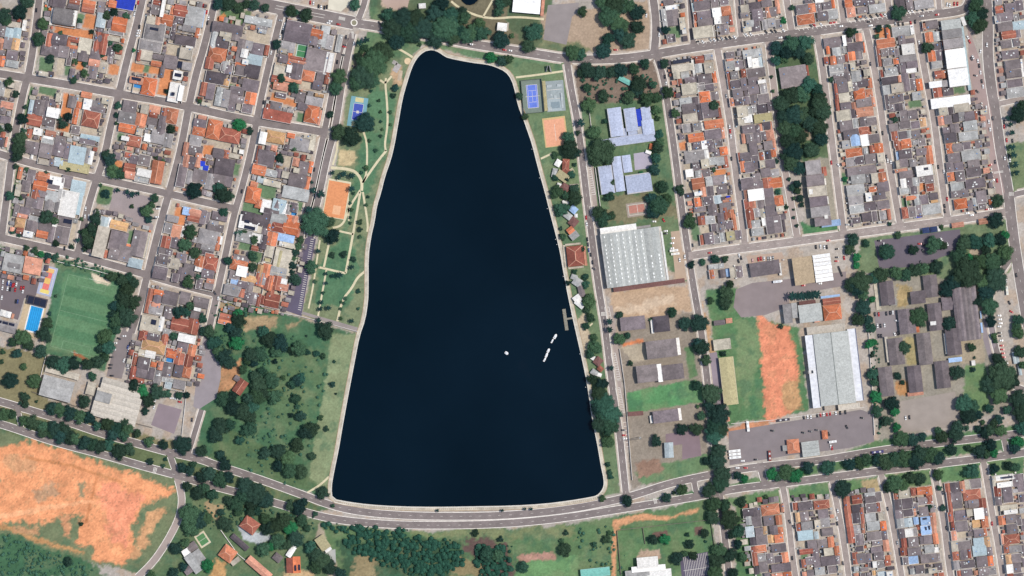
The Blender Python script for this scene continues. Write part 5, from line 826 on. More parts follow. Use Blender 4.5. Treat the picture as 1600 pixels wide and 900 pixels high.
def lot(label, pts, rgb, z=.034, key=None):
    o = poly_sheet("parking_pavement", pts, z, mat(key or "lot_%d_%d_%d" % rgb, rgb, amp=.10, scale=.1, amp2=.08)); o["label"] = label
    return o
PURP, GRY, WARM = (120,110,122), (132,123,123), (160,142,138)
lot("purple-grey car park beside the lake lawns", [(478,368),(494,372),(482,430),(471,494),(443,484),(452,440),(463,432),(470,400)], (94,88,108))
lot("asphalt car park west of the terraces", [(196,505),(212,492),(204,540),(190,592),(166,588),(176,550)], GRY)
lot("wide asphalt turning area by the wild meadow", [(318,525),(334,545),(345,565),(345,590),(338,622),(310,640),(302,635),(308,580)], (150,142,146))
lot("striped plaza car park", [(178,295),(236,308),(234,318),(222,336),(240,352),(238,360),(175,338),(170,330)], (158,146,146))
lot("club car park of dark asphalt", [(0,424),(62,436),(56,462),(38,466),(28,500),(0,490)], (114,104,108))
lot("purple brick vehicle yard", [(248,630),(284,640),(272,678),(236,664)], (142,128,134))
lot("wide worn asphalt yard", [(1150,452),(1176,442),(1232,436),(1322,424),(1322,446),(1232,462),(1234,478),(1196,492),(1158,496),(1146,480)], (142,130,130))
lot("bus yard of dark asphalt", [(1138,674),(1200,664),(1345,640),(1362,646),(1366,690),(1326,700),(1230,712),(1140,727)], (134,125,127))
lot("dark asphalt strip beside the khaki shed", [(1108,552),(1120,550),(1134,640),(1112,640)], (150,138,148))
lot("island car park among trees", [(1366,376),(1500,358),(1502,392),(1470,402),(1444,416),(1374,420)], (108,100,110))
lot("campus car park", [(1366,488),(1400,484),(1404,524),(1370,530)], (140,132,134)); lot("striped campus parking", [(1402,628),(1492,612),(1500,650),(1490,668),(1406,676)], (158,148,140))
lot("northern car park", [(856,8),(905,4),(902,20),(894,26),(885,70),(849,62)], (146,138,137)); lot("gridded purple car park", [(1062,870),(1106,862),(1112,910),(1066,910)], (92,86,104))
lot("avenue forecourt for shops", [(1512,40),(1530,90),(1550,180),(1556,240),(1570,300),(1560,318),(1545,240),(1522,150),(1514,110)], (164,144,140)); lot("sand-coloured corner forecourt", [(1166,400),(1222,394),(1226,408),(1170,414)], (182,160,144))
lot("eastern service lane", [(1538,470),(1548,468),(1556,540),(1545,560),(1536,530)], (146,136,140)); lot("shop strip across the avenue", [(1556,40),(1562,40),(1572,150),(1558,152)], (172,150,144))
lot("purple court beside the offices", [(1040,678),(1092,672),(1096,712),(1066,718),(1066,694),(1040,698)], (134,116,122)); lot("lavender school playground", [(990,240),(1016,236),(1020,262),(992,266)], (172,166,180))
lot("grey lakeside verge walk", [(470,490),(474,487),(560,512),(558,520)], (150,142,140), .05); lot("sandy car apron east of the warehouse", [(1048,362),(1064,360),(1078,436),(1056,440)], (182,160,140))
lot("gravel circle yard", [(496,855),(506,862),(524,858),(525,880),(512,878),(500,870)], (176,178,174)); lot("pale plaza by the northern avenue", [(514,-6),(550,-6),(545,8),(530,20),(512,16)], (214,208,190))
lot("brick yard west of the hall", [(592,-6),(640,-6),(636,16),(606,14)], (180,158,146)); lot("corner car island", [(1474,-4),(1506,-6),(1504,6),(1494,11),(1478,12)], (190,172,152))
# painted bays and crossings
PAINT = mat("road_paint", (226,222,214), amp=.15, scale=1.2)
def bars(name, label, items, z=.05):
    v, f = [], []
    for cx, cy, w, h, a in items:
        b = len(v); v += [W(*p, z) for p in rect_pts(cx, cy, w, h, a)][::-1]; f.append((b, b+1, b+2, b+3))
    o = link(name, mesh(name, v, f, PAINT)); tag(o, label, kind="structure"); return o
def ladder(x0, y0, x1, y1, n, ln, a, rails=True):
    it = [(x0+(x1-x0)*i/(n-1), y0+(y1-y0)*i/(n-1), ln, .7, a) for i in range(n)]
    if rails:
        L = math.hypot(x1-x0, y1-y0); d = math.degrees(math.atan2(y1-y0, x1-x0)); nx_, ny_ = -math.sin(math.radians(d)), math.cos(math.radians(d))
        for s_ in (-1, 1): it.append(((x0+x1)/2+nx_*ln/2*s_, (y0+y1)/2+ny_*ln/2*s_, L, .7, d))
    return it
LOTB = poly_sheet("parking_pavement", [(916,258),(927,256),(936,346),(926,348)], .036, mat("lot_bay", (168,154,146), amp=.1))
bars("road_markings", "white bays along the lake street", ladder(919,258,927,304,14,7,-6) + ladder(925,322,930,345,5,8,-6))
poly_sheet("parking_pavement", [(962,596),(970,595),(984,700),(976,702)], .036, mat("lot_bay", (168,154,146))); poly_sheet("parking_pavement", [(950,478),(957,477),(972,590),(964,592)], .036, mat("lot_bay", (168,154,146)))
bars("road_markings", "white bays along the lower lake street", ladder(965,606,973,645,16,7,-6) + ladder(975,660,980,698,7,8,-6) + ladder(958,552,966,592,12,7,-6) + ladder(948,480,952,500,4,7,-6))
bars("road_markings", "white bay lines on the purple car park", ladder(488,374,468,484,34,5,12,False))
bars("road_markings", "diagonal bay lines before the shops", [(1089+i*6.4, 66.2-i*.85, 8, .9, 52) for i in range(10)] + [(1163+i*7, 55.5-i*.9, 8, .9, 52) for i in range(9)] + [(1247+i*7, 45-i*.9, 8, .9, 52) for i in range(9)] + [(1328+i*7, 33-i*.9, 8, .9, 52) for i in range(9)] + [(1414+i*7, 21-i*.9, 8, .9, 52) for i in range(7)])
bars("road_markings", "zebra crossings near the roundabout", [(530+i*1.7, 28+i*.35, .9, 5, 8) for i in range(6)] + [(551+i*.1, 50+i*1.6, 4, .8, 8) for i in range(7)] + [(556, 18+i*1.8, 4, .8, 0) for i in range(4)])
bars("road_markings", "bay grid on the lower car park", [(1070+i*2.6, 886-i*.4, .5, 34, -8) for i in range(15)] + [(1088, 889, 40, .6, -8)])
bars("road_markings", "zebra crossings on the avenues", [(1022+i*1.8, 783-i*.4, .9, 9, -12) for i in range(3)] + [(1560+i*.1, 268+i*1.8, 15, .8, -8) for i in range(2)] + [(943, 488+i*1.6, 8, .8, -6) for i in range(4)] + [(240+i*2, 734+i*.6, .9, 9, 14) for i in range(3)] + [(1577+i*2, 303, .8, 6, 0) for i in range(4)])
def dashes(i, step=15, ln=4, wd=.34):
    it = []; sm = RL[i][3]; acc = 0
    for a, b in zip(sm, sm[1:]):
        acc += math.hypot(b[0]-a[0], b[1]-a[1])
        if acc >= step: acc = 0; it.append((a[0], a[1], ln, wd, math.degrees(math.atan2(b[1]-a[1], b[0]-a[0]))))
    return it
bars("road_markings", "dashed centre lines of the avenues", sum((dashes(i) for i in (10, 12, 13, 14, 15, 17, 18)), []), .045)
bars("road_markings", "double line of the northern avenue", [(470, 16.2, 78, .6, 11), (468, 20.6, 78, .6, 11)])
# ---------------------------------------------------------------- houses
houses = []
for roofs in HL:
    real = [q for q in roofs if q[0] not in 'DYK']
    if not any(q[0] not in 'SP' for q in real): continue
    big = max((q for q in real if q[0] not in 'SP'), key=lambda q: q[3]*q[4])
    cx = sum(q[1]*q[3]*q[4] for q in real)/sum(q[3]*q[4] for q in real); cy = sum(q[2]*q[3]*q[4] for q in real)/sum(q[3]*q[4] for q in real)
    houses.append((cx, cy, big, real))
# lean-tos and back rooms fill the plots wherever the image reading left no yard
cov = np.zeros((930, 1630), bool)
def mark(x, y, w, h, a, grow=.4):
    c, s_ = math.cos(math.radians(a)), math.sin(math.radians(a)); R0 = int(math.hypot(w, h)/2+3)
    yy, xx = np.mgrid[max(0, int(y)-R0):min(930, int(y)+R0+1), max(0, int(x)-R0):min(1630, int(x)+R0+1)]
    if yy.size == 0: return
    u = (xx-x)*c+(yy-y)*s_; v = -(xx-x)*s_+(yy-y)*c
    cov[yy, xx] |= (abs(u) <= w/2+grow) & (abs(v) <= h/2+grow)
for roofs in HL:
    for c, x, y, w, h, a, sh in roofs: mark(x, y, w, h, a)
near_house = cov.copy()
for ax in (0, 1):
    acc = near_house.copy()
    for d in range(1, 10): acc |= np.roll(near_house, d, ax) | np.roll(near_house, -d, ax)
    near_house = acc
for w, lev, sf, sm in RL:
    for x, y in sm: mark(x, y, w+5.5, w+5.5, 0, 0)
infill = {}
hx = np.array([h[0] for h in houses]); hy = np.array([h[1] for h in houses])
n_in = 0
cand = [(x_, y_) for y_, x_ in np.argwhere(near_house[2:898, 2:1598] & ~cov[2:898, 2:1598])[::3]]
rnd.shuffle(cand)
for tr, (x, y) in enumerate(cand + cand[:len(cand)//2]):
    big_ = tr < len(cand)*.8
    x, y = float(x)+2.5, float(y)+2.5
    if cov[int(y), int(x)] or not near_house[int(y), int(x)]: continue
    if 545 < x < 960 or (x < 560 and y > 500 and not (200 < x < 325 and y < 600)) or (960 < x < 1160 and y > 400) or (1160 < x and 385 < y < 765) or (1205 < x < 1285 and y < 260) or (y < 30 and x < 60): continue
    w, h = (rnd.uniform(6, 11), rnd.uniform(5.5, 9)) if big_ else (rnd.uniform(3.0, 6.0), rnd.uniform(3, 5.5))
    d = (hx-x)**2+(hy-y)**2; j = int(d.argmin())
    if d[j] > 30**2: continue
    a = houses[j][2][5]; ca_, sa_ = math.cos(math.radians(a)), math.sin(math.radians(a)); ok = True
    for iu in range(-3, 4):
        for iv in range(-3, 4):
            u, v = iu/6*w, iv/6*h; xi, yi = int(x+u*ca_-v*sa_), int(y+u*sa_+v*ca_)
            if not (0 <= xi < 1630 and 0 <= yi < 930) or cov[yi, xi]: ok = False; break
        if not ok: break
    if not ok: continue
    mark(x, y, w, h, a, .1); infill.setdefault(j, []).append((rnd.choice("ggggggggmmmmmllccckkrrop"), x, y, w, h, a, None)); n_in += 1
for j, q in infill.items(): houses[j] = (*houses[j][:4], q)
houses = [h if len(h) == 5 else (*h, []) for h in houses]
print("infill", n_in)
byblk = {}
for h in houses: byblk.setdefault(nearest(h[0], h[1], BLOCKS), []).append(h)
NAMEK = {}
for blk, hs in byblk.items():
    hs.sort(key=lambda h: h[1])
    for k, (cx, cy, big, real, extra) in enumerate(hs, 1):
        codes = []
        for q in sorted(real, key=lambda q: -q[3]*q[4]):
            if q[0] not in 'SP' and q[0] not in codes: codes.append(q[0])
        look = " and ".join(ROOFWORD[c] for c in codes[:2])
        nm = "tiled_house" if big[0] in 'ortpx' else ("flat_roofed_house" if big[0] in 'wcyi' else ("metal_roofed_house" if big[0] in 'lbmuv' else ("terraced_house" if cx > 1000 else "fibre_cement_roofed_house")))
        hs_root = empty(nm, cx, cy); base = hs_root.location.copy()
        if len(re.findall(r"[\w'-]+", f"{look} roofed house, x from north in {blk}")) > 16: look = ROOFWORD[codes[0]]
        tag(hs_root, f"{look} roofed house, {ordinal(k)} from north in {blk}", "house", "houses of the town blocks")
        ang = big[5]; ev = {}
        for q in real + extra:
            c, x, y, w, h, a, sh = q
            if c == 'P':
                put("pool", unit('b', POOL), x, y, 0, w*S, h*S, .12, a, hs_root, base); continue
            if c == 'S':
                z = ev.get('last', 3.5); put("solar_panel", unit('b', SOLAR), x, y, z, w*S, h*S, .12, a, hs_root, base); continue
            # neighbouring roofs share walls: tiny wobble keeps eaves apart
            e, ri, ro = volume(hs_root, base, c, x, y, w*rnd.uniform(1.0, 1.08), h*rnd.uniform(1.0, 1.08), a + rnd.uniform(-.8, .8), sh, sky=.42)
            ev['last'] = e + ri + .1
            if w*h > 70 and rnd.random() < .62:
                u = rnd.uniform(-.36, .36)*w; v_ = rnd.uniform(-.36, .36)*h; ca_, sa_ = math.cos(math.radians(a)), math.sin(math.radians(a))
                put("water_tank", rnd.choice(TANKS), x+u*ca_-v_*sa_, y+u*sa_+v_*ca_, e + ri*.2, 1, 1, rnd.uniform(.9, 1.5), 0, hs_root, base)
        for _ in range(rnd.choice((1, 2, 3, 4))):     # stores and tubs in the yard
            q = rnd.choice(real); x, y = q[1]+rnd.uniform(-.75, .75)*q[3], q[2]+rnd.uniform(-.75, .75)*q[4]
            if 0 <= int(y) < 930 and 0 <= int(x) < 1630 and not cov[int(y), int(x)]:
                put("garden_store", unit('b', roofmat(rnd.choice("wwclbw"))), x, y, 0, rnd.uniform(.9, 2.2), rnd.uniform(.9, 1.8), rnd.uniform(1.2, 2.4), ang, hs_root, base)
        if rnd.random() < .85:      # plot walls
            ca_, sa_ = math.cos(math.radians(ang)), math.sin(math.radians(ang))
            us, vs = [], []
            for c, x, y, w, h, a, sh in real:
                du, dv = (x-cx)*ca_+(y-cy)*sa_, -(x-cx)*sa_+(y-cy)*ca_
                us += [du-w/2, du+w/2]; vs += [dv-h/2, dv+h/2]
            g_ = rnd.uniform(.1, .7); u0, u1, v0, v1 = min(us)-g_, max(us)+g_, min(vs)-g_, max(vs)+g_
            if (u1-u0) < 46 and (v1-v0) < 46:
                hh = rnd.uniform(2.3, 4.3); t = .42; V = []; F = []; drop = rnd.choice((v0, v1-t, None))
                for (a0, a1, b0, b1) in ((u0, u1, v0, v0+t), (u0, u1, v1-t, v1), (u0, u0+t, v0+t, v1-t), (u1-t, u1, v0+t, v1-t)):
                    if b0 == drop: continue
                    b = len(V)
                    for zz in (0, hh):
                        for (u, v_) in ((a0, b1), (a1, b1), (a1, b0), (a0, b0)): V.append(W(cx+u*ca_-v_*sa_, cy+u*sa_+v_*ca_, zz) - base)
                    F += [(b+4, b+5, b+6, b+7), (b, b+1, b+5, b+4), (b+1, b+2, b+6, b+5), (b+2, b+3, b+7, b+6), (b+3, b, b+4, b+7)]
                if F: link("plot_wall", mesh("plot_wall", V, F, PARM), hs_root)
# ---------------------------------------------------------------- larger buildings
def building(name, label, cat, vols, sky=0.0, group=None):
    """vols: (code, cx, cy, w, h, ang, shape, eave[, rise])"""
    a_ = sum(v[3]*v[4] for v in vols); cx = sum(v[1]*v[3]*v[4] for v in vols)/a_; cy = sum(v[2]*v[3]*v[4] for v in vols)/a_
    root = empty(name, cx, cy); base = root.location.copy(); tag(root, label, cat, group)
    for v in vols:
        code, x, y, w, h, a = v[:6]; sh = v[6] if len(v) > 6 else None; ev = v[7] if len(v) > 7 else None; ri = v[8] if len(v) > 8 else None
        if code == 'S': put("solar_panel", unit('b', SOLAR), x, y, ev or 3.6, w*S, h*S, .12, a, root, base)
        elif code == 'P': put("pool", unit('b', POOL), x, y, 0, w*S, h*S, .12, a, root, base)
        else: volume(root, base, code, x, y, w, h, a, sh, ev, ri, sky)
    return root, base
def uv(cx, cy, ang, u, v):
    c, s = math.cos(math.radians(ang)), math.sin(math.radians(ang)); return cx+u*c-v*s, cy+u*s+v*c
# the big warehouse: parallel bays with rows of skylights
root = empty("warehouse", 991, 402); base = root.location.copy(); tag(root, "huge pale grey-green warehouse with rows of small white skylights", "warehouse")
WA = -7.8
put("wall", unit('b', WALLM), 991, 402, 0, 95*S, 85*S, 7.0, WA, root, base)
SKM = mat("skylight_bright", (246,248,246), amp=.05)
nb = [(-43.2, 9.6), (-33.6, 9.6), (-24, 9.6), (-14.4, 9.6), (-4.8, 9.6), (4.8, 9.6), (14.4, 9.6), (25.2, 12), (37.4, 12.4)]
for i, (u, wd) in enumerate(nb):
    x, y = uv(991, 402, WA, u, 0)
    bay = put("roof", unit('g', roofmat('a')), x, y, 7.0, 85*S, wd*S, .5, WA+90, root, base)
    V, F = [], []
    for k in range(12 if i < 7 else 7):
        if rnd.random() < .12: continue
        t = (-.44 + .078*k + rnd.uniform(-.008, .008)) if i < 7 else (.02 + .065*k)
        b = len(V); hw = .017
        for (xx, yy) in ((t-hw, .03), (t+hw, .03), (t+hw, .17), (t-hw, .17)): V.append((xx, yy, 1-2*yy+.12))
        F.append((b, b+1, b+2, b+3))
    link("skylight", mesh("skylight_row", V, F, SKM), bay)["kind"] = "stuff"
x, y = uv(991, 402, WA, 47, 4); put("gutter", unit('b', roofmat('w')), x, y, 7.05, 3*S, 76*S, .8, WA, root, base)
x, y = uv(991, 402, WA, -47.5, 0); put("gutter", unit('b', roofmat('l')), x, y, 7.06, 2.2*S, 84*S, .5, WA, root, base)
x, y = uv(991, 402, WA, -19, -47); put("roof", unit('s', roofmat('w')), x, y, 5.2, 57*S, 10*S, .8, WA, root, base); put("wall", unit('b', WALLM), x, y, 0, 56*S, 9*S, 5.2, WA, root, base)
x, y = uv(991, 402, WA, 17, -45); put("roof", unit('f', roofmat('m')), x, y, 4.4, 29*S, 4*S, .5, WA, root, base); put("wall", unit('b', WALLM), x, y, 0, 28*S, 3.4*S, 4.4, WA, root, base)
building("loading_canopy", "long brown-grey canopy along the warehouse's south side", "canopy", [('x', 1014, 445.5, 112, 7, WA, 's', 4.2, .3)])
# gymnasium
root = empty("gymnasium", 1303, 575); base = root.location.copy(); tag(root, "great grey-green gymnasium with white canopies down both sides", "gymnasium")
GA = -6.6
put("wall", unit('b', WALLM), 1303, 575.5, 0, 54*S, 112*S, 7.5, GA, root, base)
put("roof", unit('g', roofmat('a')), 1303, 575.5, 7.5, 113*S, 55*S, 1.5, GA+90, root, base)
put("ridge_cap", unit('b', mat("ridge_metal", (120,126,124))), 1303, 575.5, 8.9, .7, 113*S, .2, GA, root, base)
for u, v_, h_ in ((-34, 1, 114), (32.5, -2, 113)):
    x, y = uv(1303, 575.5, GA, u, v_)
    put("canopy_roof", unit('s', mat("canopy_metal", (222,224,230))), x, y, 5.8, 12*S, h_*S, .5, GA, root, base); put("wall", unit('b', WALLM), x, y, 0, 11*S, (h_-2)*S, 5.8, GA, root, base)
x, y = uv(1303, 575.5, GA, 39.5, -2); put("gutter", unit('b', mat("gutter_dark", (110,116,140))), x, y, 0, 1.4*S, 112*S, 5.2, GA, root, base)
put("annexe_roof", unit('f', roofmat('z')), 1290, 514, 4.2, 60*S, 12*S, .5, GA, root, base); put("wall", unit('b', WALLM), 1290, 514, 0, 58*S, 11*S, 4.2, GA, root, base)
put("annexe_roof", unit('f', roofmat('z')), 1326, 635, 4.2, 34*S, 9*S, .5, GA, root, base); put("wall", unit('b', WALLM), 1326, 635, 0, 33*S, 8*S, 4.2, GA, root, base)
put("entrance_tower", unit('f', roofmat('w')), 1266, 581, 0, 8*S, 5*S, 9.5, GA, root, base)
# blue-roofed school
building("school", "upper wing of the school with lavender-blue metal roofs", "school", [('s',962,191,22,45,-8,'g',4.2,.55),('s',985.5,187,19,36,-8,'g',4.4,.55),('v',998,184,9,27,-8,'f',3.4),('s',1009.5,178,15,22,-8,'g',4.0,.55),('s',1012.5,199,19,23,-8,'v',4.3,.9),('s',988,218,72,14,-8,'g',3.6,.55),('l',1001,206,10,12,-8,'f',3.0),('s',941,221,28,5,-8,'s',3.0),('z',959,171.5,12,5,-8,'f',3.2),('s',1001,206,40,16,-8,'f',2.9),('s',974,208,10,14,-8,'f',2.8)])
building("school", "lower wing of the school with three parallel lavender-blue roofs", "school", [('s',947.5,281,22,44,-8,'g',4.0,.55),('s',966,272,15,55,-8,'g',4.3,.55),('s',979.5,256,14,27,-8,'g',3.8,.55),('s',998,286.5,40,30,-8,'g',4.2,.55)])
building("garden_canopy", "green-grey canopy in the shady brown garden", "canopy", [('e',976,126,20,8,28,'g',3.2)])
building("play_hut", "small orange-roofed hut in the school yard", "hut", [('o',1018,229,7,9,10,'h',2.6),('w',1013,238,9,5,20,'s',2.4)])
# sheds and halls of the east side
building("shed", "wide tan-roofed shed joined to white ribbed bays", "shed", [('q',1247.5,424,17,43,-8,'s',6.2,.9),('q',1262.5,421.5,15,42,-8,'s',6.2,.9)] + [('i', *uv(1285,418.5,-8,0,-18.6+i*6.2), 27.5, 5.6, -8, 'g', 6.4, .7) for i in range(7)])
building("hall", "orange hip-roofed hall with brown porch", "hall", [('o',1300,488,28,24,-7,'h',4.6),('r',1299,470.5,28,10,-7,'g',3.8),('u',1297,463,30,3.6,-7,'s',3.0)])
building("hall", "two pale grey halls below the palm hedge", "hall", [('m',1230,490,13,30,-7,'s',5.2),('l',1241,485,9,24,-7,'s',5.0),('a',1265.5,489,36,28,-7,'g',5.6),('x',1261,473,26,7,-7,'g',3.6),('p',1276,500,8,7,-7,'s',3.0)])
building("shed", "long khaki-roofed shed beside the worn playing field", "shed", [('y',1138,595,23,75,-6.5,'g',5.0,.9)])
building("gatehouse", "low white-roofed building above the khaki shed", "gatehouse", [('c',1128,538,27,17,-7,'f',3.4)])
building("gatehouse", "slim grey gatehouse with an orange end", "gatehouse", [('g',1124,504,18,8,-6,'g',3.0),('p',1139,501,10,8,-6,'s',2.8)])
building("kiosk", "bright orange-roofed kiosk at the bus yard", "kiosk", [('o',1239,697,19,22,-6,'h',3.6),('l',1226,700,7,9,-6,'f',3.0)])
building("shed", "ribbed pale shed beside the orange kiosk", "shed", [('a', *uv(1266,701,-7,0,-9+i*6), 27, 5.8, -7, 'g', 4.6, .5) for i in range(4)])
building("kiosk", "small orange-roofed kiosk with red awning", "kiosk", [('o',1288.5,679,9,14,-6,'h',3.2)]); building("kiosk", "tiny salmon sentry hut at the yard entrance", "hut", [('p',1137,655,6,7,-8,'h',2.8)])
building("office", "grey gabled office beside the sandy ground", "office", [('g',988.5,505,39,21,-6,'g',4.2)]); building("office", "dark purple square office with four white vents", "office", [('k',1033,506,26,25,-6,'h',4.4),('w',1019,510,4,22,-6,'s',3.4),('w',1026,500,2,2,0,'b',5.6),('w',1038,499,2,2,0,'b',5.6),('w',1028,512,2,2,0,'b',5.6),('w',1040,510,2,2,0,'b',5.6)])
building("shed", "upper of the long grey sheds, white strip on its east end", "shed", [('g',1033.5,545,48,28,-7,'g',5.4),('w',1060,541,5,27,-7,'s',4.0)])
building("shed", "middle grey shed split by a white stair block", "shed", [('g',1011,583.5,33,27,-7,'g',5.4),('w',1030.5,582.5,7,28,-7,'f',6.2),('g',1051,581,34,24,-7,'g',4.8)])
building("shed", "lower grey shed beside the fenced lawn", "shed", [('g',1040,650,40,19,-7,'g',4.8),('w',1062,647,5,19,-7,'s',3.8),('w',1017.5,655,4,12,-7,'f',4.0)]); building("shed", "flat maroon lean-to at the lawn's corner", "shed", [('x',993,646,24,7,-4,'s',3.2)])
building("shed", "pale blue metal shed in the purple court", "shed", [('b',1045,703,14,24,-3,'g',4.2)])
# campus
CA = -6.5
for lab, vs in [("campus pavilion with a pale terrace by the car lane", [('g',1385.5,458,22,38,CA,'g',4.0),('l',1395.5,471,9,12,CA,'f',3.0),('c',1371,463,8,42,CA,'f',.4)]), ("square grey pavilion above the sandy court", [('g',1433.5,464.5,23,20,CA,'g',4.0)]), ("grey pavilion half under the giant tree", [('g',1453.5,447,22,35,CA,'g',4.1)]),
 ("grey pavilion beside the campus car park, orange corner", [('g',1416.5,502,26,39,CA,'g',4.2),('o',1432,515,8,9,CA,'s',2.8)]), ("grey pavilion with a white rooftop box", [('g',1460.5,495,22,43,CA,'g',4.2),('w',1457,505,9,6,CA,'b',5.6,.8)]), ("small grey pavilion next to the main campus roof", [('g',1481,474,21,21,CA,'g',3.9)]),
 ("grey pavilion under the round dark courtyard tree", [('g',1399.5,549,24,42,CA,'g',4.1),('z',1386,546,5,40,CA,'f',3.0)]), ("tall narrow grey pavilion in mid campus", [('g',1444,545,22,50,CA,'g',4.2)]), ("grey pavilion at the campus west corner", [('g',1384,596,22,46,CA,'g',4.1)]), ("grey pavilion with a salmon front wall", [('g',1429,592,22,42,CA,'g',4.1),('p',1430,615,25,6,CA,'s',3.2)]), ("grey pavilion facing the striped parking", [('g',1472,585,22,43,CA,'g',4.2),('w',1467,596,7,3,CA,'b',5.7,.5)])]:
    building("campus_pavilion", lab, "pavilion", vs, group="campus pavilions")
root, base = building("campus_hall", "largest campus building with long ribbed charcoal roof", "hall", [('g', *uv(1509,490,CA,-15+i*7.5,0), 7.4, 84, CA, 'g', 6.0, .7) for i in range(5)] + [('g',1489,534,23,42,CA,'g',5.0),('w',1477,537,3,32,CA,'f',4.0),('u',1492,562,21,7,CA,'s',3.2)])
building("ticket_kiosk", "tiny white kiosk on the campus forecourt", "kiosk", [('w',1520.5,567,6,8,-6,'f',2.8)]); building("bus_shelter", "thin white double shelter beside the campus hall", "shelter", [('u',1532,492,2,12,CA,'s',2.6),('u',1533.5,512,3,16,CA,'s',2.6)])
building("market_awning", "pale blue awnings by the eastern wood", "awning", [('b',1584.5,559,5,19,-10,'g',3.0),('b',1589.5,562,5,12,-10,'g',3.0),('b',1593,578,5,17,-10,'g',3.0)])
# apartments and the white store
building("apartment_block", "long jagged apartment block with pale rooftops beside a lawn", "apartments", [('m',1270,262,24,22,-7,'f',7.2),('g',1273,282,28,18,-7,'g',7.0),('c',1276,299,30,16,-7,'f',7.6),('g',1278,315,28,16,-7,'g',7.0),('m',1281,331,30,16,-7,'f',7.4),('g',1285,346,26,14,-7,'g',6.8),('r',1286,268,10,14,-7,'g',5.0),('w',1288,284,5,10,-7,'f',8.0),('w',1292,313,5,12,-7,'f',8.0),('u',1298,349,30,10,-7,'f',3.4),('w',1266,300,6,8,-7,'f',8.2),('w',1272,325,7,5,-7,'f',8.2),('w',1290,339,6,6,-7,'f',7.8)])
building("store", "long white-roofed store beside the avenue fork", "store", [('a',1484.7,39,31,15,-7.5,'s',8.2,.5),('m',1486.3,53.5,31,13.5,-7.5,'g',8.4,.6),('m',1488.2,68.5,31,15.5,-7.5,'g',8.4,.6),('i',1491.8,92,31,30,-7.5,'g',8.8,.8),('i',1496,121.5,31,28,-7.5,'g',8.8,.8),('b',1508,86,5,112,-7.2,'s',7.0,.4),('w',1504,34,6,14,-20,'f',7.4),('i',1460.7,132.5,20,10,-7.5,'s',6.4,.4),('m',1476,131,10,10.5,-7.5,'f',6.2)])
# north and lakeside
building("event_hall", "white ribbed event hall at the northern edge", "hall", [('i', *uv(823,6.5,5,0,-14+i*8.2), 43, 8, 5, 'g', 6.0, .8) for i in range(4)] + [('p',848,11,5,28,5,'s',4.6)])
building("park_kiosk", "small white kiosk with cream edge under dark trees", "kiosk", [('w',784.5,42.5,15,13,6,'g',3.4),('c',793.5,42,3,13,6,'f',2.8)]); building("cottage", "little white cottage among the northern trees", "cottage", [('w',660,9.5,11,8,-4,'g',3.0)])
for i, (lab, vs) in enumerate([("cream awning hut with a brown spine by the lake", [('y',879,275.5,20,13,35,'s',3.2),('r',884,258.5,11,20,4,'h',3.4),('r',886,267,9,9,40,'h',3.2),('y',891,268,12,7,-30,'s',3.0)]),("white tent pair near the sand court path", [('w',872,255,9,11,30,'h',3.0),('l',866.5,270,8,14,12,'h',2.8)]),("dusky brown hut between two dark trees", [('x',882.5,294,14,14,40,'h',3.2),('c',897,290.5,14,6,-5,'s',2.6),('w',873.5,289,7,6,20,'h',2.6)]),
 ("blue and white tent hut below the round dark tree", [('u',896,327.5,12,11,40,'h',3.0),('l',887,337,13,10,38,'h',2.9),('w',884,316,10,8,-20,'h',2.8),('w',900,337,5,6,0,'h',2.4)]),("brown and orange huts above the pavilion", [('x',896,347,13,14,40,'h',3.2),('o',891.5,360,11,10,-38,'g',3.0),('l',897,368,14,11,-38,'g',3.0)]),
 ("square terracotta pavilion framed by cream strips", [('r',898.8,400,26,32,-6,'h',3.8),('c',882.8,400.5,4,35,-6,'f',.5),('c',895,381.5,24,3,-6,'f',.5),('c',900,418,24,3,-6,'f',.5),('p',914.5,400,4,30,-6,'f',.4)]),("grey and white awnings on the lake bank", [('l',897,433,10,8,20,'h',2.8),('l',902.5,441,15,13,35,'h',3.0),('g',908.5,455,10,18,-12,'g',3.0),('w',902,467,12,12,-36,'g',3.0)]),
 ("white roof beside the pier trees", [('w',905.5,475,16,9,40,'g',3.0)]),("maroon snack hut with white ends", [('x',934.5,564.5,12,13,40,'h',3.2),('w',925,558,9,7,32,'s',2.6),('r',938,576,9,8,40,'h',3.0)]),("pale grey snack hut beside dense trees", [('l',928.5,582,11,9,36,'h',2.9),('w',936,585.5,8,6,20,'h',2.7)])]):
    building("lakeside_hut", lab, "hut", vs, group="huts along the lake's east bank")
# west and south
building("gymnasium", "pale grey gymnasium below the football pitch", "gymnasium", [('l',90,607,50,33,15,'g',6.0,1.4),('c',98,582.5,54,10,15,'s',3.6)])
building("factory", "wide stepped pale factory with ribbed stone-grey roof", "factory", [('z', *uv(181,626,15.5,4,-27+i*9), 72-(8 if i < 2 else 0), 8.8, 15.5, 'g', 5.6, .5) for i in range(7)] + [('l',163,620,24,16,15.5,'f',7.4),('c',143,607,14,20,15.5,'f',3.6)])
building("pool_canopy", "dark solar-panelled canopy beside the swimming pool", "canopy", [('k',58.7,470.8,32,14,14,'s',3.4,.5),('S',49,468.5,9,11,14,None,3.95),('S',58.7,471,9,11,14,None,3.95),('S',68,473.4,9,11,14,None,3.95)])
building("club_house", "grey club house with a row of solar panels", "club", [('m',11,510,32,17,14,'g',3.6),('S',-1,503,9,6,14,None,4.6),('S',9,505.6,9,6,14,None,4.6),('S',19,508,9,6,14,None,4.6)]); building("club_tent", "white peaked tent at the club car park", "tent", [('w',5,489,9,10,14,'h',3.0),('w',13.5,491.5,9,10,14,'h',3.0),('p',20.5,494,4,8,14,'s',2.6)])
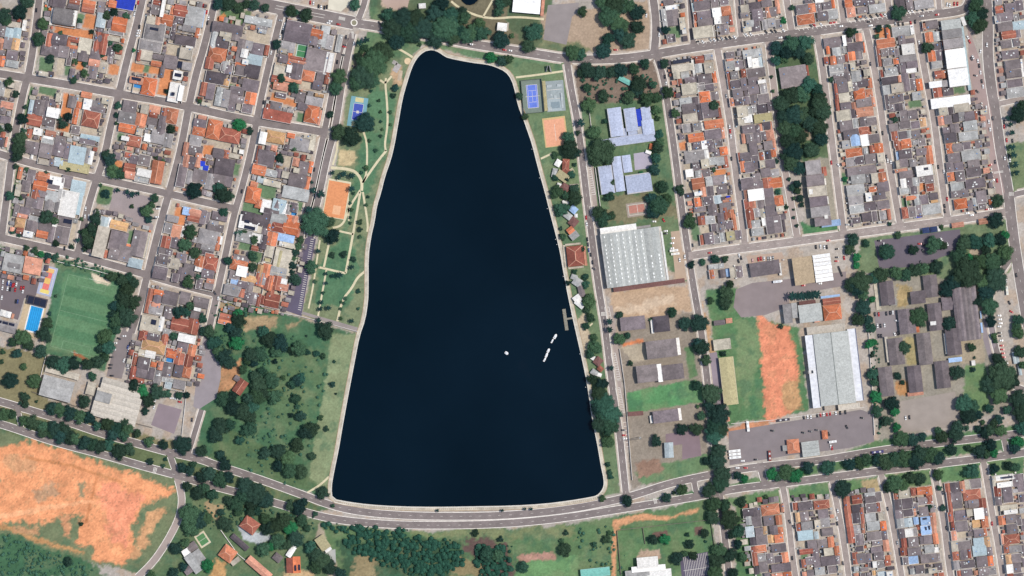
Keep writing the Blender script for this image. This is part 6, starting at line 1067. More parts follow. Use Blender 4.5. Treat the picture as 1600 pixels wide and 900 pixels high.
building("villa", "orange pyramid-roofed villa with a white terrace", "house", [('o',356.5,864.5,23,22,36,'h',3.8),('c',368.5,876.5,16,8,-38,'f',3.0)]); building("villa", "terracotta hip-roofed villa among trees", "house", [('r',390.8,820,26,22,36,'h',3.8)])
building("stable", "long charcoal shed on the villa's wall", "shed", [('k',375,847,33,9,42,'g',3.2)]); building("stable", "long salmon barn behind the villas", "barn", [('p',405,887,46,13,41,'g',3.8)])
building("workshop", "pale grey ribbed workshop at the road bend", "workshop", [('l',303,880,14,32,-36,'s',4.4,.8),('l',314,872,13,30,-36,'s',4.4,.8),('w',292,864,12,14,-30,'f',3.4),('g',301,854,15,13,-36,'g',3.2),('g',294,891,12,12,-36,'g',3.2)])
building("cottage", "red-roofed house with a white wing and solar panels", "house", [('w',455.5,861,9,20,32,'g',3.2),('r',453,883,10,24,-2,'s',3.6),('o',464,882,12,26,-2,'s',3.8),('S',462,887,3,9,-2,None,4.9),('S',468,886,3,9,-2,None,4.9)]); building("cottage", "small purple-grey hut beside the wooded garden", "hut", [('g',434,871,14,12,40,'h',3.0)])
building("depot", "khaki-roofed depot on the gravel yard", "depot", [('y',504.5,848,16,23,-35,'s',3.8,.6),('w',512.5,857.5,11,8,-35,'g',3.2)])
building("meadow_house", "lone red-roofed house at the meadow's edge", "house", [('r',376,604,16,24,34,'g',3.6),('g',372,592,12,9,34,'g',3.2)]); building("stepped_hall", "white stepped hall at the southern edge", "hall", [('w',1011.5,878,33,17,-5,'g',6.4,.8),('w',1013,887.5,53,9,-5,'g',5.6,.7),('l',996,899,38,18,-5,'g',5.0,.7),('w',1030,898,38,18,-5,'g',5.0,.7)])
building("covered_court", "teal-roofed court at the southern edge", "court", [('e',930,894,46,14,-6,'g',4.0,.6)])
building("fuel_canopy", "navy canopy with two white peaks by the tree park", "canopy", [('n',1446,360,11,9,-8,'h',4.4),('n',1458,358.5,11,9,-8,'h',4.4),('w',1466.5,357.5,4,8,-8,'s',4.0)]); building("market_awning", "long salmon awning in the avenue island", "awning", [('p',1496,351.5,19,8,-8,'g',3.0)]); building("market_awning", "short salmon awning near the main avenue corner", "awning", [('p',1535.5,346,14,9,-8,'g',3.0)])
# ---------------------------------------------------------------- courts, pool, pier, boats, monument
def court(name, label, cx, cy, w, h, ang, base_rgb, bands, lines=(), edge=None, cat="court"):
    root = empty(name, cx, cy); base = root.location.copy(); tag(root, label, cat)
    put("slab", unit('b', mat("court_%s" % "_".join(map(str, base_rgb)), base_rgb, amp=.1, scale=.4)), cx, cy, 0, w*S, h*S, .10, ang, root, base)
    for i, (u, v, bw, bh, rgb) in enumerate(bands):
        x, y = uv(cx, cy, ang, u, v); put("playing_surface", unit('b', mat("court_%s" % "_".join(map(str, rgb)), rgb, amp=.12, scale=.5)), x, y, 0, bw*S, bh*S, .108 + .006*i, ang, root, base)
    V, F = [], []
    for u, v, bw, bh in lines:
        x, y = uv(cx, cy, ang, u, v); b = len(V); V += [W(*p, .150) - base for p in rect_pts(x, y, bw, bh, ang)][::-1]; F.append((b, b+1, b+2, b+3))
    if F: link("court_lines", mesh("court_lines", V, F, PAINT), root)
    if edge:
        for u, v, bw, bh in ((0, -h/2, w, .5), (0, h/2, w, .5), (-w/2, 0, .5, h), (w/2, 0, .5, h)):
            x, y = uv(cx, cy, ang, u, v); put("fence", unit('b', mat("wire_fence", (96,104,100))), x, y, 0, max(bw*S, .12), max(bh*S, .12), edge, ang, root, base)
    return root, base
court("sports_court", "blue and teal ball court with cream ends beside the lake avenue", 558.8, 175, 27, 47, 9, (118,164,176), [(0,0,15,26,(70,88,176)),(0,-19,13,7,(206,198,150)),(0,19,13,7,(206,198,150))], [(0,0,15,.5),(-7.5,0,.5,26),(7.5,0,.5,26),(0,-13,15,.5),(0,13,15,.5),(0,0,4,4)])
court("tennis_court", "bright blue tennis court on grey-green slab", 832, 150.5, 32, 52, -5, (122,136,128), [(0,0,17,36,(104,128,216))], [(0,-18,17,.5),(0,18,17,.5),(-8.5,0,.5,36),(8.5,0,.5,36),(-6.4,0,.4,36),(6.4,0,.4,36),(0,0,22,.6),(0,-9,13,.4),(0,9,13,.4),(0,0,.4,18)], edge=3.0)
building("court_terrace", "narrow cream terrace beside the tennis court", "terrace", [('y',851.5,150,5,47,-5,'s',.8,.8)])
sk, sb = court("skate_park", "grey concrete skate park with curved bowl", 867.5, 150, 29, 48, -5, (150,160,162), [(-2,14,22,18,(166,178,182)),(-1,14,14,10,(134,150,158)),(3,-4,18,14,(158,168,170))], [(0,-10,24,.6),(0,4,22,.6)])
for u, v, w, h, z in ((-8,-16,8,4,1.2),(8,-16,8,4,1.0),(0,2,4,6,.7),(10,8,3,24,1.3),(-10,20,6,6,1.0),(-6,-2,3,3,.6)):
    x, y = uv(867.5, 150, -5, u, v); put("ramp", unit('s', mat("ramp_concrete", (178,186,188))), x, y, .1, w*S, h*S, z, -5, sk, sb)
court("sand_court", "pale orange sand volleyball court beside the lake", 867.5, 206, 36, 46, -7, (204,176,126), [(0,1,32,42,(228,166,134))], [(0,1,.5,26)])
court("soil_court", "long orange soil pitch in the lakeside park", 526, 311, 36, 60, 10, (216,206,176), [(0,1,33,56,(220,148,102)),(3,17,12,14,(230,178,138))])
court("school_court", "worn red school sports court under broad trees", 996, 327, 34, 22, -8, (160,148,136), [(-1,-1,24,12,(184,128,114))], [(0,-8,28,.5),(0,8,28,.5),(-14,0,.5,16),(14,0,.5,16),(0,0,.5,16)])
court("club_court", "multicoloured club court of blue, red and yellow", 74, 439, 23, 46, 15, (170,176,200), [(0,0,10,38,(222,120,112)),(0,0,9,9,(224,186,110)),(0,-17,13,7,(226,184,120)),(0,17,14,6,(226,206,120))], [(-8,0,.5,40),(8,0,.5,40),(0,-20,16,.5),(0,20,16,.5)])
court("mini_court", "small green garden court with cream surround", 316.5, 843, 18, 22, -33, (206,196,168), [(0,0,13,17,(86,134,86))], [(0,0,13,.4),(0,-8.5,13,.4),(0,8.5,13,.4)])
court("turf_court", "small green turf court between shop roofs", 471.5, 80, 17, 21, 11, (190,206,200), [(0,0,14,18,(72,132,90))], [(0,0,14,.4)])
pr, pb = court("swimming_pool", "bright blue lane swimming pool of the sports club", 53.5, 498.5, 23, 43, 14, (232,232,228), [(0,0,19,38.5,(42,158,222))], cat="pool")
for i in range(5):
    x, y = uv(53.5, 498.5, 14, -6.4+i*3.2, 0); put("lane_rope", unit('b', mat("lane_rope", (24,116,190))), x, y, .1, .35, 38*S, .06, 14, pr, pb)
poly_sheet("pool_deck_pavement", rect_pts(50, 499, 36, 56, 14), .02, mat("pool_deck", (196,176,146), amp=.14))["label"] = "tan paved deck round the club pool"
# football pitch lines and goals
fp = empty("football_pitch", 131, 494); fb = fp.location.copy(); tag(fp, "football pitch with faded lines and white goals", "pitch")
FL = [(0,-58,78,.6),(0,58,78,.6),(-39,0,.6,116),(39,0,.6,116),(0,0,78,.5),(0,-45,44,.5),(0,45,44,.5),(-22,-51.5,.5,13),(22,-51.5,.5,13),(-22,51.5,.5,13),(22,51.5,.5,13)]
V, F = [], []
for u, v, bw, bh in FL:
    x, y = uv(131, 494, 14, u, v); b = len(V); V += [W(*p, .03)-fb for p in rect_pts(x, y, bw, bh, 14)][::-1]; F.append((b, b+1, b+2, b+3))
link("pitch_lines", mesh("pitch_lines", V, F, mat("faded_lime", (126,156,124), amp=.3, scale=.4)), fp)
for v in (-59, 59):
    x, y = uv(131, 494, 14, 0, v); put("goal_frame", unit('b', roofmat('w')), x, y, 2.3, 7.3, .15, .15, 14, fp, fb)
# pier
TIM = mat("pier_timber", (150,146,132), amp=.2, scale=.8)
pi = empty("pier", 883, 499); pbs = pi.location.copy(); tag(pi, "T-shaped grey wooden pier reaching into the lake", "pier")
for k in range(22):
    x, y = uv(883.4, 499.4, -8, 0, -16+k*1.53); put("plank", unit('b', TIM), x, y, .15, 5.2*S, 1.25*S, .12, -8+rnd.uniform(-.6, .6), pi, pbs)
for k in range(9):
    x, y = uv(891.5, 497.4, -8, -5.6+k*1.3, 0); put("plank", unit('b', TIM), x, y, .15, 1.1*S, 2.8*S, .12, -8, pi, pbs)
PILE = cyl(8, .15, .15, 2.6, TIM, "pile")
for u, v in ((-2,-15),(2,-15),(-2,0),(2,0),(-2,15),(2,15)):
    x, y = uv(883.4, 499.4, -8, u, v); put("pile", PILE, x, y, -2.4, 1, 1, 1, 0, pi, pbs)
# pedal boats moored in two rows
def boat_mesh():
    V, F = [], []
    prof = [(-.5,.30),(-.42,.5),(.2,.5),(.42,.3),(.5,0)]
    lo = [(x, y*.7) for x, y in prof]
    top = [(x, y, .6) for x, y in prof] + [(x, -y, .6) for x, y in prof[::-1][1:]]
    bot = [(x*.92, y*.7, 0) for x, y in prof] + [(x*.92, -y*.7, 0) for x, y in prof[::-1][1:]]
    n = len(top); V = bot + top; F = [(i, (i+1) % n, n+(i+1) % n, n+i)[::-1] for i in range(n)] + [tuple(range(n, 2*n))[::-1], tuple(range(n))]
    return mesh("hull", V, F, mat("boat_white", (240,240,240), rough=.4, amp=.06))
HULL = boat_mesh(); SEAT = mat("boat_seat", (180,90,96)); CANV = mat("boat_canopy", (232,234,238), amp=.05)
for lab, x, y, a, L, B, gr in [("topmost white boat of the upper moored pair",867.6,525.6,-60,5.4,2.6,1),("slim white boat below it, tail of the upper moored pair",863,532.6,-62,4.8,1.6,1),("topmost white boat of the lower moored trio",857,547.6,-62,4.4,2.4,2),("middle white boat of the lower moored trio",854.2,554.6,-68,5.2,2.2,2),("lowest boat of the moored trio, with a reddish stern",851.2,561.6,-62,4.8,1.8,2),("lone small white boat far out on the lake",791.6,551.8,35,3.8,2.8,3)]:
    bt = empty("pedal_boat", x, y); bb = bt.location.copy(); tag(bt, lab, "boat", "boats moored on the lake")
    put("hull", HULL, x, y, -.75, L, B, 1.0, a, bt, bb)
    for u in (-.14, .12):
        xx, yy = uv(x, y, a, u*L/S, 0); put("seat", unit('b', SEAT if "reddish" in lab and u < 0 else CANV), xx, yy, -.2, L*.16, B*.6, .4, a, bt, bb)
    xx, yy = uv(x, y, a, L*.02/S, 0); put("canopy", unit('g', CANV), xx, yy, .9, L*.46, B*.92, .25, a, bt, bb)
# buoys at the bank
BUOY = cyl(8, .5, .25, .7, roofmat('w'), "mooring_buoy")
for k, (x, y) in enumerate([(831,233),(843,278),(855,326),(868,374),(870,382),(880,432),(893,491),(901,520),(906,553),(915,605)], 1):
    o = put("mooring_buoy", BUOY, x, y, -.6, 1, 1, 1); tag(o, f"small white mooring buoy, {ordinal(k)} from north along the eastern bank", "buoy", "buoys along the bank")
# folded monument: two leaning fins
mo = empty("monument", 857, 108); mb_ = mo.location.copy(); tag(mo, "folded concrete monument of two leaning fins on the north lawn", "monument")
for sx, m_ in ((-1, mat("fin_concrete", (150,150,152))), (1, mat("fin_concrete", (150,150,152)))):
    b0, t0 = W(857+sx*1.0, 103, 0)-mb_, W(857+sx*4.6, 113, 0)-mb_
    V = [b0, t0, t0+Vector((sx*-1.2, .6, 3.2)), b0+Vector((0, 0, 6.5))]; V2 = [v + Vector((.5*sx, .1, 0)) for v in V]
    link("fin", mesh("fin", V+V2, [(0,1,2,3),(7,6,5,4),(0,4,5,1),(1,5,6,2),(2,6,7,3),(3,7,4,0)], m_), mo)
# roundabout island
rb = empty("roundabout", 553.3, 35.5); rbb = rb.location.copy(); tag(rb, "round traffic island with a white kerb ring", "roundabout")
put("kerb_ring", cyl(32, 5.4*S, 5.4*S, .16, KERB, "kerb_ring"), 553.3, 35.5, 0, 1, 1, 1, 0, rb, rbb); put("planting_bed", cyl(32, 4.0*S, 3.8*S, .22, mat("bed_soil", (138,134,112)), "planting_bed"), 553.3, 35.5, 0, 1, 1, 1, 0, rb, rbb)
# playground pieces
pg = empty("playground", 622, 112); pgb = pg.location.copy(); tag(pg, "sandy playground with grey play slabs beside the lake path", "playground")
put("sand_pit", cyl(24, 5.2*S, 5.2*S, .12, mat("sand", (220,196,160)), "sand_pit"), 637, 95.5, 0, 1, 1, 1, 0, pg, pgb)
for x, y, w, h, a, rgb in ((620,106,9,14,30,(176,170,168)),(625,118,6,16,10,(190,172,150)),(617,98,8,6,30,(168,164,160))): put("play_slab", unit('b', mat("slab_%d" % rgb[0], rgb)), x, y, 0, w*S, h*S, .14, a, pg, pgb)
# radio mast by the street
ms = empty("radio_mast", 1000, 684); msb = ms.location.copy(); tag(ms, "slender white lattice mast beside the lake street", "mast")
V, F = [], []
def beam(a, b, t):
    a, b = Vector(a), Vector(b); d = (b-a).normalized(); s1 = d.orthogonal().normalized()*t; s2 = d.cross(s1).normalized()*t; k = len(V)
    for p in (a, b):
        for q in (s1+s2, s1-s2, -s1-s2, -s1+s2): V.append(p+q)
    F.extend([(k+i, k+(i+1) % 4, k+4+(i+1) % 4, k+4+i) for i in range(4)])
MH = 30.0
for sx in (-1, 1):
    for sy in (-1, 1): beam((sx*1.1, sy*1.1, 0), (sx*.25, sy*.25, MH), .07)
for k in range(14):
    z0, z1 = MH*k/14, MH*(k+1)/14; r0, r1 = 1.1-.85*z0/MH, 1.1-.85*z1/MH
    beam((-r0,-r0,z0),(r1,-r1,z1),.04); beam((r0,-r0,z0),(r1,r1,z1),.04); beam((r0,r0,z0),(-r1,r1,z1),.04); beam((-r0,r0,z0),(-r1,-r1,z1),.04)
link("lattice", mesh("lattice", V, F, mat("mast_paint", (214,210,206))), ms)
put("antenna", cyl(6, .12, .05, 5, mat("mast_paint", (214,210,206)), "antenna"), 1000, 684, MH, 1, 1, 1, 0, ms, msb)
# buses and long vehicles
GLASS = mat("vehicle_glass", (30,34,42), rough=.15, amp=.05, spec=.5)
def bus(label, x, y, a, L, Wd, rgb, cat="bus", name="bus"):
    o = empty(name, x, y); b = o.location.copy(); tag(o, label, cat)
    m_ = mat("paint_%d_%d_%d" % rgb, rgb, rough=.35, amp=.04)
    put("body", unit('b', m_), x, y, .45, L, Wd, 2.5, a, o, b); put("window_band", unit('b', GLASS), x, y, 1.5, L-.4, Wd+.06, .8, a, o, b)
    for u in (-.25, .2):
        xx, yy = uv(x, y, a, u*L/S, 0); put("roof_unit", unit('b', mat("roof_unit", (206,206,206))), xx, yy, 2.95, 2.0, Wd*.6, .25, a, o, b)
    for u in (-.33, .33):
        for v in (-1, 1):
            xx, yy = uv(x, y, a, u*L/S, v*(Wd/2-.1)/S); put("wheel", unit('b', mat("tyre", (30,30,32))), xx, yy, 0, .95, .3, .9, a, o, b)
bus("topmost of three white buses parked side by side", 1147.5, 704.5, -6, 12, 2.6, (242,242,240)); bus("middle of three white buses parked side by side", 1148, 709.5, -6, 12, 2.6, (244,244,242)); bus("lowest of three white buses parked side by side", 1148.5, 714.5, -6, 12, 2.6, (240,242,242))
bus("dark red bus at the bus yard's exit", 1202.5, 712, -94, 10.5, 2.6, (128,48,40)); bus("white lorry near the bus yard's north gate", 1168.5, 666, 84, 10.5, 2.6, (240,240,238), "lorry", "lorry"); bus("white van beside the small orange kiosk", 1301, 690, -8, 7.6, 2.3, (242,242,242), "van", "van")
bus("dark blue bus on the avenue below the bus yard", 1371, 706, -6, 12, 2.6, (56,50,110)); bus("black trailer along the playing field's wall", 1224, 656, -7, 12.5, 2.7, (60,54,66), "trailer", "trailer"); bus("cream van on the campus approach verge", 1573, 454, 84, 9, 2.4, (226,226,212), "van", "van")
bus("white lorry parked on the sandy apron, upper", 1053, 391.5, -6, 8.6, 2.4, (242,240,234), "lorry", "lorry"); bus("white lorry parked on the sandy apron, lower", 1055, 396.5, -6, 8.6, 2.4, (240,236,226), "lorry", "lorry"); bus("white lorry behind the grey store", 1214, 440, -6, 8, 2.4, (230,234,240), "lorry", "lorry")
# cars
CARC = dict(w=("white", (238,238,238)), k=("black", (34,34,38)), r=("red", (190,40,40)), g=("silver", (170,172,176)), d=("dark grey", (74,72,78)), b=("blue", (70,84,140)), p=("pink", (220,180,178)))
def car_mesh(rgb, key):
    pts = [(-2.1,.35),(-2.15,.75),(-1.75,.95),(-1.25,1.42),(.35,1.45),(1.05,.98),(1.95,.85),(2.15,.6),(2.1,.35)]
    V, F, M = [], [], []
    n = len(pts)
    for y in (-.85, .85):
        for x, z in pts: V.append((x, y*(.86 if z > 1.2 else 1), z))
    for i in range(n):
        j = (i+1) % n; F.append((i, j, n+j, n+i)); M.append(1 if i in (2, 4) else 0)
    F.append(tuple(range(n))[::-1]); M.append(0); F.append(tuple(range(n, 2*n))); M.append(0)
    for sx in (-1.3, 1.3):
        for sy in (-.86, .62):
            b = len(V)
            for z in (0, .62):
                for (x, y) in ((sx-.31, sy), (sx+.31, sy), (sx+.31, sy+.24), (sx-.31, sy+.24)): V.append((x, y, z))
            F += [(b+4,b+5,b+6,b+7),(b,b+1,b+5,b+4),(b+1,b+2,b+6,b+5),(b+2,b+3,b+7,b+6),(b+3,b,b+4,b+7)]; M += [2]*5
    return mesh("car_" + key, V, F, [mat("carpaint_" + key, rgb, rough=.3, amp=.03, spec=.5), GLASS, mat("tyre", (30,30,32))], M)
CM = {k: car_mesh(v[1], k) for k, v in CARC.items()}
clist = [t.split() for t in CARS.replace("\n", "").split(";") if t.strip()]
grp = {}
for x, y, a, c in clist:
    x, y, a = float(x), float(y), float(a); grp.setdefault((c, nearest(x, y, LANDMARKS)), []).append((x, y, a))
for (c, lm), cs in grp.items():
    cs.sort(key=lambda q: q[1])
    for k, (x, y, a) in enumerate(cs, 1):
        o = put("car", CM[c], x, y, .03, 1, 1, 1, a); wd = CARC[c][0]
        tag(o, f"{wd} car, {ordinal(k)} from north of such cars around {lm}" if len(cs) > 1 else f"the only {wd} car around {lm}", "car", "cars of the town")
# plot walls along fields and yards
WALLS = [("white boundary wall between terraces and wild meadow", [(339,468),(420,486),(470,494),(559,518)], 2.0), ("dark fence wall south of the football pitch and factory", [(50,612),(110,632),(190,656),(238,668)], 2.0), ("wall east of the purple vehicle yard", [(292,610),(284,682)], 2.0), ("wall along the east edge of the fenced lawn", [(1098,596),(1102,640)], 1.8),
 ("wall around the fenced lower lawn", [(965,828),(1004,824),(1110,812),(1118,866)], 1.8), ("wall between the lower lawn and soil track", [(964,829),(970,898)], 1.8), ("wall dividing the fenced lower lawn", [(1004,824),(1008,850)], 1.6), ("long wall on the west side of the office yards", [(968,545),(976,600),(984,700),(988,750)], 2.2), ("wall between the villas' gardens", [(345,828),(372,866),(392,882)], 2.0), ("white wall beside the dry meadow", [(72,556),(62,596)], 2.0),
 ("school wall along the lake street", [(930,262),(938,322)], 2.4), ("wall of the school lawn", [(921,175),(924,200)], 2.0), ("wall below the soil lot and meadow", [(0,387),(62,402),(150,423),(212,440)], 1.6), ("campus wall beside the gymnasium lane", [(1357,520),(1362,600),(1366,680)], 2.0), ("wall along the playing field's south edge", [(1142,662),(1210,656),(1350,636)], 2.0)]
for lab, pts, hh in WALLS:
    L_, R_ = offset_line(pts, -.35), offset_line(pts, .35); n = len(pts); b0 = W(*pts[0])
    V = [W(*p, 0)-b0 for p in L_]+[W(*p, 0)-b0 for p in R_]+[W(*p, hh)-b0 for p in L_]+[W(*p, hh)-b0 for p in R_]
    F = [(2*n+i, 3*n+i, 3*n+i+1, 2*n+i+1) for i in range(n-1)]+[(i, 2*n+i, 2*n+i+1, i+1) for i in range(n-1)]+[(n+i, n+i+1, 3*n+i+1, 3*n+i) for i in range(n-1)]+[(0, n, 3*n, 2*n), (n-1, 3*n-1, 4*n-1, 2*n-1)]
    o = link("boundary_wall", mesh("boundary_wall", V, F, mat("wall_dark", (120,112,104)) if "dark" in lab or "lower lawn" in lab else PARM)); o.location = b0; tag(o, lab, "wall", "walls of fields and yards")
# ---------------------------------------------------------------- trees
def foliage(key, alb, obj, alt=None):
    m = mat(key, (0,0,0), rough=.75, amp=.34, scale=.42, amp2=.26, scale2=1.9, obj=obj, albedo=alb, spec=.06, alt=alt)
    return m
LEAF = dict(d=foliage("leaves_dark", (.012,.034,.030), .38, (.026,.046,.024)), n=foliage("leaves_green", (.019,.056,.040), .34, (.038,.070,.032)), l=foliage("leaves_bright", (.018,.105,.040), .2), p=foliage("fronds", (.010,.030,.026), .2))
LOW = foliage('leaves_low', (.034,.082,.052), .2)
MARSH = foliage('leaves_marsh', (.018,.056,.036), .2)
BARK = mat("bark", (96,80,66))
def crown_mesh(seed, nl, leaf, nleaf, m):
    r = random.Random(seed); V, F = [], []
    lobes = []
    for i in range(nl):
        t = 2*math.pi*(i*.618034 + r.uniform(-.05, .05)); d = math.sqrt((i+.5)/nl)*.74*r.uniform(.8, 1.1)
        R_ = r.uniform(.24, .36)*(1.0 if nl < 20 else .74)*(1.12 - .2*d)
        lobes.append((d*math.cos(t), d*math.sin(t), .95 - .55*d*d + r.uniform(-.1, .12), R_))
    ico_v, ico_f = [], []
    bm = bmesh.new(); bmesh.ops.create_icosphere(bm, subdivisions=1, radius=1); bm.verts.ensure_lookup_table()
    ico_v = [v.co.copy() for v in bm.verts]; ico_f = [tuple(v.index for v in f.verts) for f in bm.faces]; bm.free()
    for (x, y, z, R_) in lobes:
        b = len(V); V += [Vector((x, y, z)) + Vector((v.x, v.y, v.z*.8))*R_*r.uniform(.8, .98) for v in ico_v]; F += [tuple(b+i for i in f) for f in ico_f]
    area = [l[3]**2 for l in lobes]
    for _ in range(nleaf):
        x, y, z, R_ = r.choices(lobes, area)[0]
        a = r.uniform(0, 2*math.pi); zz = r.uniform(-.35, 1); q = math.sqrt(max(0, 1-zz*zz))
        nrm = Vector((q*math.cos(a), q*math.sin(a), zz)); p = Vector((x, y, z)) + Vector((nrm.x, nrm.y, nrm.z*.8))*R_*r.uniform(.92, 1.16)
        nrm = (nrm + Vector((r.uniform(-1, 1), r.uniform(-1, 1), r.uniform(-.3, 1)))*.75).normalized()
        u = nrm.orthogonal().normalized(); u.rotate(Matrix.Rotation(r.uniform(0, 6.28), 3, nrm)); w_ = nrm.cross(u)
        s = leaf*r.uniform(.6, 1.25); b = len(V); V += [p-u*s, p-w_*s*.6, p+u*s, p+w_*s*.6]; F.append((b, b+1, b+2, b+3))
    return mesh("crown", V, F, m)
CR = {}
for c in 'dnl':
    CR[c, 'S'] = [crown_mesh(100+i, 9, .12, 420, LEAF[c]) for i in range(3)]
    CR[c, 'M'] = [crown_mesh(200+i, 17, .075, 1300, LEAF[c]) for i in range(5)]
    CR[c, 'L'] = [crown_mesh(300+i, 34, .05, 3200, LEAF[c]) for i in range(4)]
def trunk_mesh():
    V, F = [], []; n = 7
    for k, (z, r_) in enumerate(((0, .12), (.12, .085), (.42, .07), (.7, .05))):
        for i in range(n): V.append((r_*math.cos(6.2832*i/n), r_*math.sin(6.2832*i/n), z))
        if k: F += [((k-1)*n+i, (k-1)*n+(i+1) % n, k*n+(i+1) % n, k*n+i) for i in range(n)]
    for t in range(5):
        a = t*1.2566+.3; b = len(V); p0 = Vector((0, 0, .5)); p1 = Vector((.45*math.cos(a), .45*math.sin(a), .85)); s = Vector((-math.sin(a), math.cos(a), 0))
        V += [p0+s*.045, p0-s*.045, p0+Vector((0, 0, .08)), p1+s*.015, p1-s*.015, p1+Vector((0, 0, .03))]
        F += [(b, b+1, b+4, b+3), (b+1, b+2, b+5, b+4), (b+2, b, b+3, b+5)]
    return mesh("trunk", V, F, BARK)
TRUNK = trunk_mesh()
def palm_mesh(seed):
    r = random.Random(seed); V, F = [], []
    for k in range(11):
        a = k*2.39996+r.uniform(-.2, .2); L = r.uniform(.85, 1.1); dz = r.uniform(.1, .35); pr = None
        for i in range(6):
            t = i/5; d = L*t; z = 1.9 + dz*math.sin(t*2.2)*1.2 - .55*t*t; wd = .17*math.sin(math.pi*min(1, t*.9+.08))+.012
            c, s = math.cos(a), math.sin(a); b = len(V)
            V += [(d*c-wd*s, d*s+wd*c, z-.05), (d*c, d*s, z), (d*c+wd*s, d*s-wd*c, z-.05)]
            if i: F += [(b-3, b-2, b+1, b), (b-2, b-1, b+2, b+1)]
    return mesh("fronds", V, F, LEAF['p'])
PALM = [palm_mesh(i) for i in range(4)]
PTR = cyl(7, .09, .06, 1.9, BARK, "trunk")
tl = []
for blk in TREES.strip().split("@")[1:]:
    head, body = blk.split("\n", 1); ox, oy = map(float, head.split())
    for t in body.split():
        k = t[-1]; x, y, r_ = map(float, t[:-1].split(",")); tl.append((ox+x*2.5, oy+y*2.5, r_*2.5, k))
# the marsh and the deep scrub along the south bank
tl2 = []
for x, y, r_, k in tl:
    if any((x-a)**2+(y-b)**2 < (0.35*min(r_, c))**2 for a, b, c, _ in tl2): continue
    tl2.append((x, y, r_, k))
tg = {}
KIND = {}
for x, y, r_, k in tl2:
    nm, wd = ("palm_tree", "palm tree") if k == 'p' else (("shrub", "small dark shrub" if k == 'd' else "small green shrub") if r_ < 5.2 else {'d': ("dark_crowned_tree", "dark green tree"), 'n': ("green_tree", "mid-green tree"), 'l': ("bright_green_tree", "bright green tree")}[k])
    tg.setdefault((nm, wd, nearest(x, y, LANDMARKS)), []).append((x, y, r_, k))
for (nm, wd, lm), ts in tg.items():
    ts.sort(key=lambda q: q[1])
    big = max(ts, key=lambda q: q[2])
    for i, (x, y, r_, k) in enumerate(ts, 1):
        root = empty(nm, x, y); base = root.location.copy()
        tag(root, f"{wd}, {ordinal(i)} from north of those around {lm}" if len(ts) > 1 else f"the only {wd} around {lm}", "shrub" if nm == "shrub" else ("palm" if k == 'p' else "tree"), "palms of the town" if k == 'p' else ("shrubs of the town" if nm == "shrub" else "trees of the town"))
        R_ = r_*S*1.04; rz = rnd.uniform(0, 360)
        if k == 'p':
            hgt = max(R_, 1.6)
            put("trunk", PTR, x, y, 0, hgt, hgt, hgt*1.2, 0, root, base); put("crown", rnd.choice(PALM), x, y, hgt*.38, R_*1.15, R_*1.15, hgt, rz, root, base); continue
        sz = 'S' if r_ < 6 else ('M' if r_ < 15 else 'L')
        hz = R_*rnd.uniform(.85, 1.1) if R_ < 5 else 4.2 + R_*.32*rnd.uniform(.9, 1.2)
        put("trunk", TRUNK, x, y, 0, R_, R_, hz, rz, root, base)
        put("crown", rnd.choice(CR[k, sz]), x, y, 0, R_*rnd.uniform(.94, 1.08), R_*rnd.uniform(.94, 1.08), hz, rz, root, base)
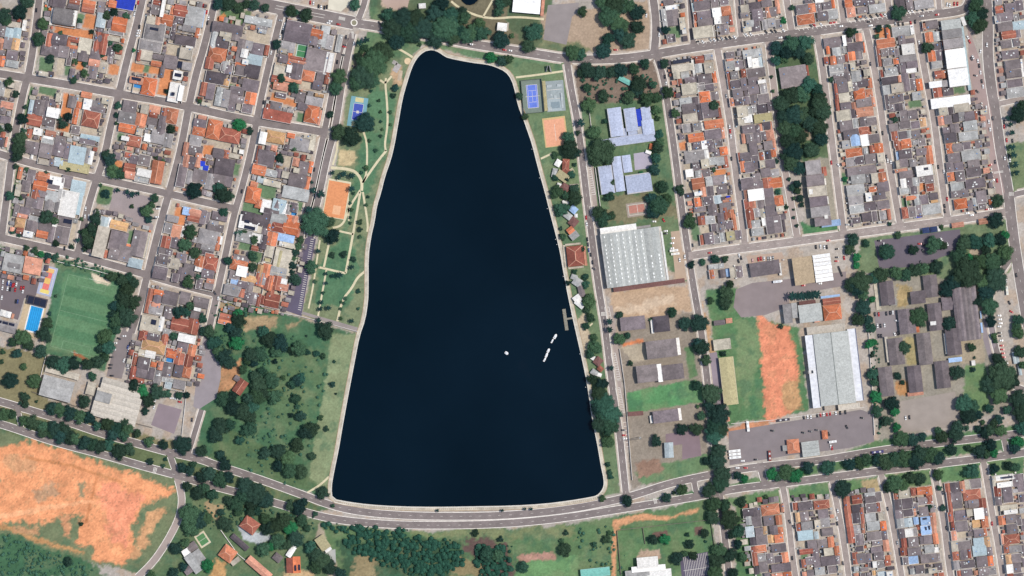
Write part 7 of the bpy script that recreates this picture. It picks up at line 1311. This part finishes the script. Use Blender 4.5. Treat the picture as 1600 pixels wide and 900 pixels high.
# dense scrub that nobody could count
def scrub(name, label, polys, n, size, m, seed):
    r = random.Random(seed); V, F = [], []
    bm = bmesh.new(); bmesh.ops.create_icosphere(bm, subdivisions=1, radius=1); iv = [v.co.copy() for v in bm.verts]; fi = [tuple(v.index for v in f.verts) for f in bm.faces]; bm.free()
    for poly, cnt in polys:
        xs = [p[0] for p in poly]; ys = [p[1] for p in poly]; k = 0; tries = 0
        while k < cnt and tries < cnt*12:
            tries += 1; x, y = r.uniform(min(xs), max(xs)), r.uniform(min(ys), max(ys))
            if not inside(poly, np.array([x+r.uniform(-6, 6)]), np.array([y+r.uniform(-6, 6)]))[0]: continue
            k += 1; s = r.uniform(.35, 1.0)**1.6*1.9*size; c = W(x, y, s*.45); b = len(V)
            V += [c + Vector((v.x*r.uniform(.7, 1.15), v.y*r.uniform(.7, 1.15), v.z*.9))*s for v in iv]; F += [tuple(b+i for i in f) for f in fi]
            for _ in range(18):
                a = r.uniform(0, 6.28); zz = r.uniform(0, 1); q = math.sqrt(1-zz*zz); nr = Vector((q*math.cos(a), q*math.sin(a), zz)); p = c + nr*s*r.uniform(.9, 1.25)
                nr = (nr+Vector((r.uniform(-1, 1), r.uniform(-1, 1), .3))*.6).normalized(); u = nr.orthogonal().normalized()*r.uniform(.25, .5); w_ = nr.cross(u); b = len(V)
                V += [p-u, p-w_*.7, p+u, p+w_*.7]; F.append((b, b+1, b+2, b+3))
    o = link(name, mesh(name, V, F, m)); tag(o, label, kind="stuff"); return o
scrub("scrub_vegetation", "dense dark scrub covering the marsh below the dam road", [([(535,842),(560,836),(640,842),(715,846),(728,868),(700,900),(660,905),(600,880),(560,866)], 560), ([(745,852),(795,856),(800,895),(765,905),(742,880)], 200), ([(500,818),(560,824),(640,832),(640,840),(560,836)], 110)], 0, 2.0, MARSH, 5)
scrub("scrub_vegetation", "low green scrub at the south-west corner", [([(0,835),(60,856),(140,884),(150,905),(0,905)], 240), ([(430,560),(515,560),(490,690),(440,740),(400,700)], 70), ([(360,520),(470,530),(420,600),(380,580)], 60), ([(900,830),(960,812),(980,900),(910,880)], 40), ([(380,600),(470,610),(460,760),(380,730)], 70)], 0, 1.15, LOW, 6)
scrub("hedge_vegetation", "hedge and weeds along the pitch and garden walls", [([(45,395),(120,408),(210,438),(205,442),(110,416),(45,402)], 110), ([(905,100),(1020,100),(1030,160),(910,165)], 90), ([(330,470),(400,480),(360,560),(325,540)], 70), ([(1360,520),(1368,520),(1378,680),(1368,680)], 60), ([(300,780),(480,800),(500,830),(320,830)], 120)], 0, 1.2, LOW, 7)
